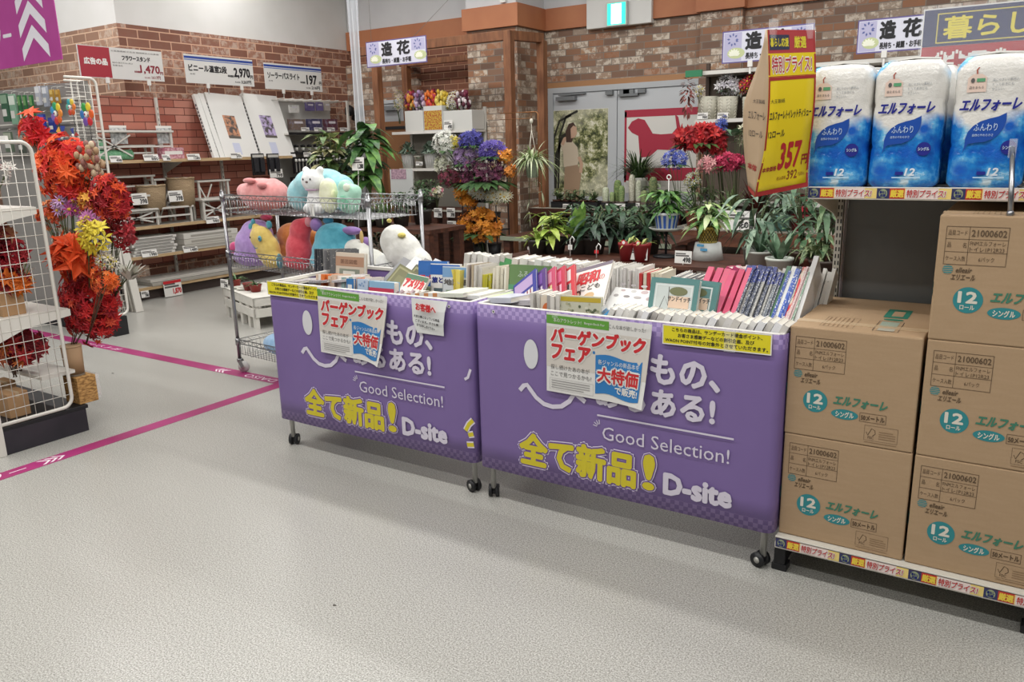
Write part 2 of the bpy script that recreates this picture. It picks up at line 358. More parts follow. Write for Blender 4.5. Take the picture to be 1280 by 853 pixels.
# emergency exit light on a white box
e0, e1 = at_y(733, 37, YD - .1), at_y(814, 28, YD - .1)
ex = thing('exit_sign', 'lit green and white emergency exit light on white wall box', 'exit sign', (e0.x, YD - .1, e0.z))
MB().box(0, 0, 0, e1.x - e0.x, .09, .62, mat('#dcdbd7', .5)).build('mounting_box', ex, bevel=.006)
g0, g1 = at_y(759, 32, YD - .16), at_y(782, 2, YD - .16)
gw, gh = g1.x - g0.x, g1.z - g0.z; gx, gz = g0.x - e0.x, g0.z - e0.z
MB().box(gx - .015, -.06, gz - .015, gx + gw + .015, 0, gz + gh + .015, mat('#c9cac8', .5)).build('housing', ex, bevel=.004)
m = MB().quad((gx, -.061, gz), (gw, 0, 0), (0, 0, gh), emat('#2fd6b0', 1.3), .001).quad((gx + gw * .22, -.063, gz + .01), (gw * .56, 0, 0), (0, 0, gh - .02), emat('#e9fff8', 1.6), .001); m.build('lit_panel', ex)
MB().box(.45, 0, 0, .53, .03, .16, WHITE).box(.47, -.01, .06, .51, 0, .09, mat('#b9b9b6', .5)).build('sensor_box', loc=(at_y(627, 8, 6.04).x - .49, 6.06, ZC + .29), label='small white sensor box on wall above the brown cornice', category='sensor')

# magenta floor tape
TAPE = noisy('magenta_tape', '#8e205a', '#a43070', 3, .45, lo=.3, hi=.7); TW = mat('#e7d9e0', .6)
def chev(m, O, X, Y, w_=.35):
    O, X, Y = V(O), V(X), V(Y)
    for k in range(3):
        b = O + X * (.33 * k); m.poly([b, b + X * .16, b + X * .56 + Y * .5, b + X * .4 + Y * .5], TW); m.poly([b + X * .4 + Y * .5, b + X * .56 + Y * .5, b + X * .16 + Y, b + Y], TW)
t0, t1 = at_z(0, 597, 0), at_z(346, 484, 0)
m = MB().box(-3.885, -5, .0005, -3.775, .96, .0015, TAPE)
chev(m, (-3.79, -.93, .0022), (0, .12, 0), (-.08, 0, 0))
m.text('ソー', (-3.795, -1.2, 0), (0, .2, 0), (-.065, 0, 0), TW, .0024)
m.text('ダイソー', (-3.795, -3.0, 0), (0, .5, 0), (-.065, 0, 0), TW, .0024)
tag(m.build('floor_tape'), 'magenta tape running across grey floor past the flower rack base', 'floor tape', 'magenta floor tapes')
m = MB().box(-14, .80, .0005, -3.886, .915, .0015, TAPE)
m.text('DAISO', (-3.93, .88, 0), (-.34, 0, 0), (0, -.062, 0), TW, .0024); m.text('ダイソー', (-5.95, .88, 0), (-.5, 0, 0), (0, -.06, 0), TW, .0024)
chev(m, (-4.48, .885, .0022), (-.12, 0, 0), (0, -.08, 0))
tag(m.build('floor_tape'), 'magenta tape under the wire rack wheel running towards the shelves', 'floor tape', 'magenta floor tapes')
for u, v, s, lb in ((418, 757, .012, 'dark scuff spot on grey floor in front of both wagons'), (141, 467, .018, 'dark scuff mark on floor between the two magenta tapes')):
    p = at_z(u, v, 0); MB().add([(p.x + s * rnd(.6, 1.3) * math.cos(k), p.y + s * .6 * rnd(.6, 1.2) * math.sin(k), .001) for k in (0, .8, 1.6, 2.4, 3.2, 4, 4.8, 5.5)], [tuple(range(8))], mat('#4f4a44', .6)).build('floor_scuff', label=lb, category='stain', kind='stuff')
# ---------------------------------------------------------------- purple book wagons
def skirt_mat():
    n = NT('purple_banner_vinyl'); c = n.co(); sx = n.n('ShaderNodeSeparateXYZ'); n.l(c, sx.inputs[0]); z = sx.outputs[2]
    ch = n.n('ShaderNodeTexChecker', i_Scale=52); ch.inputs['Color1'].default_value = (1, 1, 1, 1); ch.inputs['Color2'].default_value = (0, 0, 0, 1)
    of = n.n('ShaderNodeVectorMath', operation='ADD'); of.inputs[1].default_value = (.0031, .0071, .0043); n.l(c, of.inputs[0]); n.l(of.outputs[0], ch.inputs[0])
    band = n.math('ADD', n.math('LESS_THAN', z, .228), n.math('GREATER_THAN', z, .918))
    f = n.noise(3, 3, c); base = n.mix(f, '#776298', '#7e699f')
    n.set(Base_Color=n.mix(n.math('MULTIPLY', n.math('MULTIPLY', ch.outputs['Fac'], band), .55), base, '#a893c4'), Roughness=.42, Specular_IOR_Level=.35)
    n.bump(n.noise(6, 2, c), .12, .02); return n.m
SKM = skirt_mat(); LAV = mat('#d6cfdd', .5); EYEW = mat('#d5d5d8', .5); YELP = mat('#d2c22c', .5); PURP = mat('#6d4f97', .45)
WW, WD, ZB, ZT = 1.402, .70, .174, .975
def make_wagon(label):
    t = thing('book_wagon', label, 'book wagon', (0, 0, 0), 0, 'purple book wagons')
    # skirt: runs round the front and both ends with rounded corners
    r = .035; path = [(0, WD), (0, r)] + [(r - r * math.cos(a), r - r * math.sin(a)) for a in (PI / 6, PI / 3)] + [(r, 0)]
    path += [(WW * k / 12, 0) for k in range(1, 12)] + [(WW - x, y) for x, y in path[::-1]]
    m = MB(); N = len(path); zs = [ZB, .3, .5, .7, .85, ZT]; vs = []
    for z in zs:
        for i, (x, y) in enumerate(path):
            k = .004 * math.sin(3.1 * x + 2 * z) * (1 if 0 < y + 1 and 5 < i < N - 6 else 0); vs.append((x, y - k * (ZT - z), z))
    m.add(vs, [(j * N + i, j * N + i + 1, (j + 1) * N + i + 1, (j + 1) * N + i) for j in range(len(zs) - 1) for i in range(N - 1)], SKM, True)
    sk = m.build('skirt', t, solid=.003)
    # print on the front
    p = MB(); X = lambda a: (a, 0, 0); Z = lambda a: (0, 0, a); B = lambda x, z: (x + WW, -.006, z)   # x counted from the right corner, as measured
    p.disc(B(-1.094, .772), (.037, 0, 0), Z(.068), EYEW, 28)
    p.disc(B(-.85, .772), (.037, 0, 0), Z(.068), EYEW, 28)
    sm = [(-1.157, .594), (-1.135, .62), (-1.117, .626), (-1.105, .612), (-1.07, .573), (-1.03, .549), (-.985, .543), (-.94, .552), (-.9, .582), (-.876, .619), (-.85, .609), (-.821, .591)]
    p.stroke([B(*q) for q in sm], .021, (0, -1, 0), LAV)
    p.text('いいもの、', B(-.765, .725), X(.53), Z(.118), LAV, .001, .045); p.text('あるある!', B(-.765, .588), X(.515), Z(.108), LAV, .001, .045)
    p.quad(B(-.763, .538), X(.595), Z(.008), LAV, .001)
    p.text('Good Selection!', B(-.738, .435), X(.556), Z(.06), LAV, .001)
    for k in range(4): a = 1.7 + k * .42; p.stroke([B(-.75 + .014 * math.cos(a), .488 + .014 * math.sin(a)), B(-.75 + .034 * math.cos(a), .488 + .034 * math.sin(a))], .004, (0, -1, 0), LAV)
    for nm, x0, x1, z0, z1 in (('全て新品', -1.16, -.585, .243, .392), ('!', -.545, -.498, .252, .405)):
        k = 1 if len(nm) > 1 else .72
        p.text(nm, B(x0, z0), X(x1 - x0), Z(z1 - z0), mat('#e3d9ea', .5), .0004, .125 * k, .02); p.text(nm, B(x0, z0), X(x1 - x0), Z(z1 - z0), PURP, .0012, .095 * k, .02); p.text(nm, B(x0, z0), X(x1 - x0), Z(z1 - z0), YELP, .002, .05 * k, .02)
    p.text('D-site', B(-.45, .25), X(.28), Z(.088), LAV, .001, .07)
    # the print running round the corners
    for x in (-1.29, -.7, -.12): p.disc(B(x, .948), X(.008), Z(.008), WHITE, 14, .0006); p.disc(B(x, .948), X(.004), Z(.004), BLACK, 10, .0012)
    p.build('printed_lettering', sk)
    # steel frame, tray and legs
    f = MB(); z = ZT - .008
    for a, b in (((.02, .02, z), (WW - .02, .02, z)), ((.02, WD - .01, z), (WW - .02, WD - .01, z)), ((.015, .02, z), (.015, WD, z)), ((WW - .015, .02, z), (WW - .015, WD, z))): f.bar(a, b, .02, .02, OFFWHITE)
    f.bar((.02, WD - .01, .2), (WW - .02, WD - .01, .2), .02, .02, OFFWHITE); f.build('frame', t, bevel=.003)
    MB().box(.02, .015, .80, WW - .02, WD - .01, .815, mat('#8d8a86', .6)).box(.02, WD - .012, .80, WW - .02, WD - .004, ZT - .02, mat('#77619a', .6)).build('tray', t)
    for i, (x, yy) in enumerate(((.045, .05), (WW - .045, .05), (.045, WD - .05), (WW - .045, WD - .05))):
        lg = MB().tube([(x, yy, .05), (x, yy, .8)], .0135, mat('#c6c4be', .35, .4), 10).build('leg', t)
        a = (.5, 1.2, 2.4, -.7)[i]; d = V((math.cos(a), math.sin(a), 0)); e = V((-d.y, d.x, 0)); c = V((x, yy, .031)) + e * .012
        w_ = MB()
        for s_ in (-1, 1):
            q = c + d * (.017 * s_); w_.cyl(q - d * .008, q + d * .008, .031, BLACK, n=20); w_.cyl(q + d * (.0081 * s_), q + d * (.009 * s_), .013, STEEL, n=14)
        w_.cyl(c - d * .012, c + d * .012, .02, BLACK).cyl((x, yy, .04), (x, yy, .066), .012, BLACK); w_.build('caster', lg)
    return t
wag_r = make_wagon('purple skirted book wagon beside the stacked cardboard cartons'); wag_r.location = (-1.409, -.05, 0)
p = MB(); X = lambda a: (a, 0, 0); Z = lambda a: (0, 0, a); B = lambda x, z: (x + WW, -.006, z)
p.stroke([B(-1.398, .583), B(-1.375, .581)], .007, (0, -1, 0), LAV); p.text('n!', B(-1.4, .48), X(.03), Z(.045), LAV, .001); p.text('e', B(-1.4, .32), X(.035), Z(.06), LAV, .001, .1)
wag_l = dup(wag_r, (-2.836, -.045, 0), -.0, 'purple skirted book wagon in front of the chrome plush toy rack')

p = MB(); X = lambda a: (a, 0, 0); Z = lambda a: (0, 0, a); B = lambda x, z: (x + WW, -.006, z)
p.stroke([B(-.045, .60), B(-.025, .612), B(-.008, .655)], .014, (0, -1, 0), LAV)
for q in (((-.05, .34), (-.03, .375), (-.004, .40)), ((-.035, .32), (-.004, .33)), ((-.045, .268), (-.004, .275))):
    p.stroke([B(*k) for k in q], .034, (0, -1, 0), mat('#e3d9ea', .5)); p.stroke([(B(*k)[0], -.007, B(*k)[2]) for k in q], .02, (0, -1, 0), YELP)
p.build('corner_print', [c for c in wag_l.children if c.name.startswith('skirt')][0])
_q = None
# paper notices taped to the wagons
GRN = mat('#5f9a3a', .5); BEIG = mat('#cfc8bf', .6); SKY = mat('#2b78b8', .5); REDP = mat('#c92a30', .5)
def fair_poster(loc, tilt, bend, label):
    t = thing('bargain_poster', label, 'poster', loc, 0, 'bargain book posters'); t.rotation_euler = (0, tilt, 0); W_, H_ = .49, .355
    def C(x, z):           # the sheet curls forward towards its lower corner
        k = max(0, (x / W_ - .55) / .45) * (1 - z / H_); return (x - bend * .35 * k * W_, -.004 - bend * k * k * .3, z)
    def warp(mb): mb.v = [(lambda q: (q[0], q[1] + v[1], q[2]))(C(v[0], v[2])) for v in mb.v]; return mb
    g = MB(); n, k = 16, 10
    g.add([(W_ * i / n, 0, H_ * j / k) for j in range(k + 1) for i in range(n + 1)], [(j * (n + 1) + i, j * (n + 1) + i + 1, (j + 1) * (n + 1) + i + 1, (j + 1) * (n + 1) + i) for j in range(k) for i in range(n)], mat('#dedcd8', .45))
    sh = warp(g).build('paper_sheet', t, solid=.0008)
    p = MB(); B = lambda x, z: (x, 0, z); X = lambda a: (a, 0, 0); Z = lambda a: (0, 0, a)
    for i in range(12): p.quad(B(.0 + i * .49 / 12, .115), X(.49 / 12), Z(.18), BEIG, .0012)
    for i in range(6): p.quad(B(i * .05, .308), X(.05), Z(.038), GRN, .0012)
    p.text('本のアウトレット!', B(.035, .317), X(.135), Z(.019), WHITE, .002); p.text('Bargain Book Fair', B(.185, .32), X(.095), Z(.012), WHITE, .002)
    p.text('こんな本が欲しかった!', B(.3, .318), X(.165), Z(.018), GREYTX, .002)
    for s_, z, x1 in (('バーゲンブック', .23, .44), ('フェア', .155, .185)):
        p.text(s_, B(.025, z), X(x1), Z(.064), WHITE, .002, .16, .08); p.text(s_, B(.025, z), X(x1), Z(.064), REDP, .003, .06, .08)
    p.text('探し続けたあの本が', B(.022, .105), X(.19), Z(.022), GREYTX, .002); p.text('ここで見つかるかも?', B(.022, .074), X(.2), Z(.022), GREYTX, .002)
    for i in range(4): p.quad(B(.025, .052 - i * .0105), X(.19 - .03 * (i == 3)), Z(.0035), mat('#9b9896', .6), .002)
    p.frame(B(.016, .012), X(.215), Z(.052), .001, mat('#9b9896', .6), .002)
    vs = []; n2 = 10
    for i in range(n2 + 1): x = .24 + .225 * i / n2; s2 = .008 * math.sin(i / n2 * 2 * PI); vs += [(x, -.0022, .025 + s2), (x, -.0022, .195 + s2)]
    p.add(vs, [(2 * i, 2 * i + 2, 2 * i + 3, 2 * i + 1) for i in range(n2)], SKY)
    p.disc(B(.232, .205), X(.006), Z(.007), SKY, 12, .002)
    p.text('各ジャンルの新品本を', B(.252, .158), X(.2), Z(.022), WHITE, .003)
    p.text('大特価', B(.252, .083), X(.2), Z(.062), WHITE, .003, .16); p.text('大特価', B(.252, .083), X(.2), Z(.062), REDP, .004, .04)
    p.text('で販売!', B(.34, .04), X(.115), Z(.032), WHITE, .003, .03)
    warp(p).build('printing', sh)
    q = MB()
    for x in (.03, W_ - .03): q.quad((x, -.007, H_ - .02), (.03, 0, 0), (0, 0, .028), CLEAR)
    warp(q).build('clear_tape', t); return t
fair_poster((-1.015, -.062, .619), .012, .12, 'bargain book fair poster taped to the wagon beside the cartons')
fair_poster((-2.425, -.06, .624), .025, .2, 'bargain book fair poster with curled corner, on wagon before the chrome rack')
def yellow_notice(loc, tilt, label):
    t = thing('points_notice', label, 'notice', loc, 0, 'yellow points notices'); t.rotation_euler = (0, tilt, 0)
    s_ = MB().box(0, -.0012, 0, .43, 0, .08, mat('#e0d224', .35)).build('card', t)
    p = MB(); p.frame((0, -.0014, 0), (.43, 0, 0), (0, 0, .08), .004, WHITE, .0004)
    p.text('こちらの商品は、サンデーカード現金ポイント、', (.04, -.0016, .055), (.355, 0, 0), (0, 0, .016), INK, .0004, .02); p.text('お客さま感謝デーなどの割引企画、及び', (.065, -.0016, .033), (.3, 0, 0), (0, 0, .016), INK, .0004, .02)
    p.text('WAON POINT付与の対象外とさせていただきます。', (.012, -.0016, .011), (.405, 0, 0), (0, 0, .016), INK, .0004, .02); p.build('printing', s_)
    q = MB().quad((.25, -.0022, -.004), (.045, 0, 0), (0, 0, .09), glass('shiny_tape', '#ffffff', .25, .05)); q.build('clear_tape', t); return t
yellow_notice((-.478, -.06, .894), -.008, 'yellow points notice taped to wagon corner beside the cartons')
yellow_notice((-2.818, -.056, .904), .008, 'yellow points notice on the wagon corner before the chrome rack')
t = thing('customer_notice', 'small white customer notice with red heading and curled edge on wagon', 'notice', (-1.775, -.055, .79))
m = MB(); n = 8
m.add([(x + (.025 if j == 0 else 0) * (1 - x / .22), -.004 - .012 * math.sin(j / 3 * PI) * (x / .22), z) for j, z in enumerate((.012, .07, .13, .182)) for x in [.22 * i / n * (1 - .16 * (3 - j) / 3) for i in range(n + 1)]],
      [(j * (n + 1) + i, j * (n + 1) + i + 1, (j + 1) * (n + 1) + i + 1, (j + 1) * (n + 1) + i) for j in range(3) for i in range(n)], mat('#dfe0de', .5))
sh = m.build('paper_sheet', t, solid=.0008)
p = MB(); p.text('お客様へ', (.04, -.022, .13), (.12, 0, -.008), (0, 0, .036), REDP, .001, .05)
for i, (s_, wd_) in enumerate((('大変な事になっている商品', .155), ('ございます。すぐに係', .14), ('までお申し付け下さい', .11))): p.text(s_, (.025 + i * .008, -.022, .095 - i * .022), (wd_, 0, -.012), (0, 0, .013), INK, .001, .03)
p.build('printing', sh)

# ---------------------------------------------------------------- promotional gondola with cartons and toilet rolls
GON = mat('#d3cfc4', .45, .1); GONE = mat('#c5c1b6', .45, .1)
def rail_print(m, x0, x1, yy, z0, h):
    m.quad((x0, yy, z0), (x1 - x0, 0, 0), (0, 0, h), mat('#c03a38', .4), .0004); per, x = .235, x0 + .0
    Z_ = lambda a: (0, 0, a)
    while x < x1 - .02:
        def q(a, b, mm, e): 
            a2, b2 = x + a, min(x1, x + b)
            if b2 > a2: m.quad((a2, yy, z0), (b2 - a2, 0, 0), Z_(h), mm, e)
        q(0, .042, mat('#33365f', .4), .0008); q(.042, .09, mat('#c23a30', .4), .0008); q(.09, .235, mat('#e9cf7e', .4), .0008); q(.093, .195, mat('#ecd9d2', .4), .001)
        if x + .03 < x1:
            m.disc((x + .021, yy, z0 + h / 2), (.014, 0, 0), Z_(h * .44), mat('#9aa47e', .4), 16, .0014)
            m.text('暮らし', (x + .01, yy, z0 + h * .5), (.022, 0, 0), Z_(h * .26), NAVY, .0018, .05); m.text('応援', (x + .012, yy, z0 + h * .18), (.018, 0, 0), Z_(h * .26), NAVY, .0018, .05)
        if x + .09 < x1: m.text('厳選', (x + .045, yy, z0 + h * .14), (.042, 0, 0), Z_(h * .72), mat('#f1d34a', .4), .0014, .04)
        if x + .21 < x1: m.text('特別プライス!', (x + .096, yy, z0 + h * .16), (.12, 0, 0), Z_(h * .7), WHITE, .0014, .1, .1); m.text('特別プライス!', (x + .096, yy, z0 + h * .16), (.12, 0, 0), Z_(h * .7), mat('#c4302f', .4), .002, .02, .1)
        x += per
g = thing('store_gondola', 'cream steel promotional shelf unit holding cartons and toilet roll packs', 'shelf unit', (0, 0, 0))
MB().box(.0, -.04, .145, .93, .74, .165, GON).box(.0, -.04, .118, .93, -.03, .168, GON).build('base_shelf', g, bevel=.002)
m = MB(); rail_print(m, .004, .928, -.0405, .124, .037); m.build('base_price_strip', g)
MB().box(-.004, .165, 1.474, .93, .74, 1.497, GON).box(-.004, .155, 1.458, .93, .167, 1.503, GON).build('upper_shelf', g, bevel=.002)
m = MB(); rail_print(m, -.003, .928, .1548, 1.463, .036); m.build('upper_price_strip', g)
for x in (.0, .905):
    u = MB()
    for y0 in (.685, .72): u.box(x, y0, .02, x + .003, y0 + .03, 1.75, GONE)
    u.box(x, .68, .02, x + .03, .683, 1.75, GONE).box(x + .027, .68, .02, x + .03, .75, 1.75, GONE)
    for xx in (x + .0065, x + .019):
        for k in range(56): u.quad((xx, .6795, .06 + .03 * k), (.0055, 0, 0), (0, 0, .018), mat('#2c2a28', .6))
    for k in range(56):
        for yy in (.695, .728): u.quad((x - .0006, yy + .01, .06 + .03 * k), (0, -.007, 0), (0, 0, .018), mat('#2c2a28', .6))
    u.build('upright', g)
for x in (.002, .915):
    b = MB(); b.add([(x, .17, 1.474), (x, .68, 1.474), (x, .68, 1.34), (x, .60, 1.37), (x, .2, 1.455)], [(0, 1, 2, 3, 4)], GON); b.build('shelf_bracket', g, solid=.004)
n = NT('grey_panel'); n.set(Base_Color=n.ramp(n.noise(2, 2), [(.4, '#6a6b69'), (.6, '#70716f')]), Roughness=.34, Specular_IOR_Level=.6)
MB().box(.035, .742, .1, .93, .756, 1.75, n.m).build('back_panel', g); MB().box(.022, .70, .16, .034, .745, 1.75, mat('#c9c4d0', .4)).build('edge_strip', g)
for x in (.012, .86):
    f = MB().box(x - .022, .0, .03, x + .022, .70, .118, BLACK); f.box(x - .03, .0, 0, x + .03, .06, .03, BLACK).box(x - .012, .02, .02, x + .012, .05, .12, BLACK); f.build('foot', g, bevel=.004)

# cartons
def carton_mat():
    n = NT('brown_cardboard'); c = n.co(); mp = n.n('ShaderNodeMapping', i_Scale=(1, 1, 7)); n.l(c, mp.inputs[0])
    f = n.noise(10, 4, mp.outputs[0]); h = n.noise(120, 2, c)
    n.set(Base_Color=n.mix(n.math('MULTIPLY', h, .25), n.ramp(f, [(.2, '#ab9071'), (.8, '#b29779')]), '#8f765a'), Roughness=.75, Specular_IOR_Level=.2); return n.m
CARD = carton_mat(); CINK = mat('#5b4834', .7); CTEAL = mat('#2a8287', .6); CTOP = mat('#b9a080', .5)
CW, CH, CD = .443, .4185, .66
def make_carton(label):
    t = thing('cardboard_carton', label, 'carton', (0, 0, 0), 0, 'toilet roll cartons')
    b = MB().box(0, 0, 0, CW, CD, CH, CARD).build('box', t, bevel=.005)
    p = MB(); P = lambda u, v: (u * CW, -.0006, (1 - v) * CH); X = lambda u: (u * CW, 0, 0); Z = lambda v: (0, 0, v * CH); e = .0004
    p.frame(P(.05, .385), X(.4), Z(.3), .0016, CINK, e); p.quad(P(.2, .385), (.0014, 0, 0), Z(.3), CINK, e)
    for v in (.185, .285): p.quad(P(.05, v), X(.4), (0, 0, .0014), CINK, e)
    T = lambda s_, u0, u1, v0, v1, mm=CINK, bo=0, sh=0: p.text(s_, P(u0, v1), X(u1 - u0), Z(v1 - v0), mm, .0007, bo, sh)
    T('品目コード', .065, .188, .115, .155); T('品', .065, .09, .21, .25); T('名', .165, .19, .21, .25); T('ケース入数', .062, .19, .315, .355)
    T('21000602', .215, .435, .11, .16, CINK, .012); T('FNMエルフォーレ', .212, .435, .197, .232); T('トイレ1P12R23', .212, .43, .242, .277); T('6パック', .275, .375, .318, .355)
    p.disc(P(.085, .425), X(.035), Z(.037), CTEAL, 24, e)
    for k in range(5): z = .03 * (k - 2) / 2; wd = math.sqrt(max(.0001, .035 ** 2 - z * z)); p.quad(P(.085 - wd, .425 + z + .003), X(2 * wd), Z(.005), CARD, .0008)
    T('elleair', .137, .24, .405, .445, CINK, .02, .15); T('エリエール', .11, .265, .46, .505, CINK, .02, .15)
    p.disc(P(.238, .66), X(.098), Z(.104), CTEAL, 36, e); T('12', .175, .295, .595, .68, mat('#d8d2c4', .6), .06); T('ロール', .19, .285, .70, .735, mat('#d8d2c4', .6), .03)
    T('エルフォーレ', .38, .78, .585, .665, mat('#3d7a62', .6), .045, .25)
    p.disc(P(.475, .745), X(.105), Z(.046), CTEAL, 30, e); T('シングル', .405, .545, .72, .772, mat('#d8d2c4', .6), .03)
    p.frame(P(.59, .785), X(.2), Z(.082), .0014, CINK, e); T('50メートル', .602, .778, .723, .768, CINK, .03)
    p.frame(P(.635, .945), X(.25), Z(.135), .0009, CINK, e); p.stroke([P(.65, .87), P(.663, .9), P(.69, .835), P(.715, .85), P(.72, .88), P(.7, .9)], .0025, (0, -1, 0), CINK)
    T('FSC', .665, .71, .905, .93)
    for k in range(4): p.quad(P(.745, .86 + .02 * k), X(.125 - .02 * (k == 0)), Z(.006), mat('#8b7052', .7), e)
    p.quad(P(.64, .965), X(.24), Z(.006), mat('#8b7052', .7), e)
    p.quad((-.0006, CD - .3, CH * .56), (0, -.03, 0), (0, 0, .03), CTEAL, .0005); p.quad((-.0006, .03, CH * .42), (0, -.03, 0), (0, 0, .022), CTEAL, .0005); p.quad((-.0006, .03, CH * .36), (0, -.03, 0), (0, 0, .022), CTEAL, .0005)
    z = CH + .0008
    p.quad((.27, .30, z), (.085, 0, 0), (0, .17, 0), mat('#2f7d68', .6), e); p.quad((.295, .33, z), (.04, 0, 0), (0, .1, 0), CARD, .0009); p.disc((.312, .265, z), (.035, 0, 0), (0, .018, 0), mat('#2f7d68', .6), 20, e)
    p.frame((.27, .05, z), (.085, 0, 0), (0, .18, 0), .002, INK, e); p.quad((.28, .13, z), (.06, 0, 0), (0, .09, 0), mat('#98a595', .6), e); p.quad((.285, .06, z), (.055, 0, 0), (0, .05, 0), mat('#a9a596', .6), e)
    p.quad((0, .65, z), (CW, 0, 0), (0, .0012, 0), CINK, e)
    for k in range(6): p.quad((.10 + .016 * k, .06, z), (.004, 0, 0), (0, .16, 0), mat('#8b7052', .7), e)
    p.frame((.09, .05, z), (.115, 0, 0), (0, .18, 0), .0012, CINK, e)
    p.build('box_print', b)
    MB().box(0, .10, CH - .0004, CW, .15, CH + .0012, CTOP).box(-.0012, .10, CH - .05, 0, .15, CH + .0012, CTOP).build('packing_tape', t); return t
c0 = make_carton('open-shelf carton lying lowest beside the purple wagon'); c0.location = (.002, .001, .166); c0['label'] = 'lower carton of the two-high stack beside the purple wagon'
dup(c0, (.0, .0, .166 + CH + .001), .0, 'upper carton of the two-high stack beside the purple wagon, top uncovered')
for k, lb in enumerate(('bottom carton of the three-high stack under the toilet roll shelf', 'middle carton of the three-high stack under the toilet roll shelf', 'top carton of the three-high stack under the toilet roll shelf')):
    dup(c0, (.4535 + .001 * (k % 2), .0, .166 + (CH + .001) * k), 0, lb)

# toilet roll packs
def pack_mat():
    n = NT('printed_wrap'); c = n.co(); sx = n.n('ShaderNodeSeparateXYZ'); n.l(c, sx.inputs[0])
    a = n.noise(9, 3, c); z = n.math('ADD', sx.outputs[2], n.math('MULTIPLY', n.math('SUBTRACT', a, .5), .22))
    z = n.math('ADD', z, n.math('MULTIPLY', n.math('ABSOLUTE', n.math('SUBTRACT', sx.outputs[0], .09)), -.45))
    b = n.noise(13, 4, c, .55); vo = n.n('ShaderNodeTexVoronoi', i_Scale=14); n.l(c, vo.inputs[0])
    blue = n.mix(n.ramp(vo.outputs['Distance'], [(.15, '#ffffff'), (.5, '#000000')]), n.ramp(b, [(.36, '#0f56b4'), (.5, '#2384d2'), (.6, '#6dbcea'), (.68, '#dceef6')]), '#1d5fc0')
    col = n.mix(n.ramp(z, [(.16, '#ffffff'), (.215, '#000000')]), '#e6e3dd', blue)
    sw = n.math('ADD', sx.outputs[2], n.math('MULTIPLY', sx.outputs[0], -1.1)); col = n.mix(n.ramp(n.math('ADD', sw, n.math('MULTIPLY', b, .03)), [(.385, '#000000'), (.395, '#ffffff')]), col, '#4fb1e4')
    n.set(Base_Color=col, Roughness=.18, Specular_IOR_Level=.6); n.bump(n.noise(26, 4, c, .65), .5, .012); return n.m
PK = pack_mat(); NAVT = mat('#2a2f8c', .3); LEAFB = mat('#2350a8', .3); PINKT = mat('#e6cdbf', .4)
PW, PH, PD = .229, .43, .22
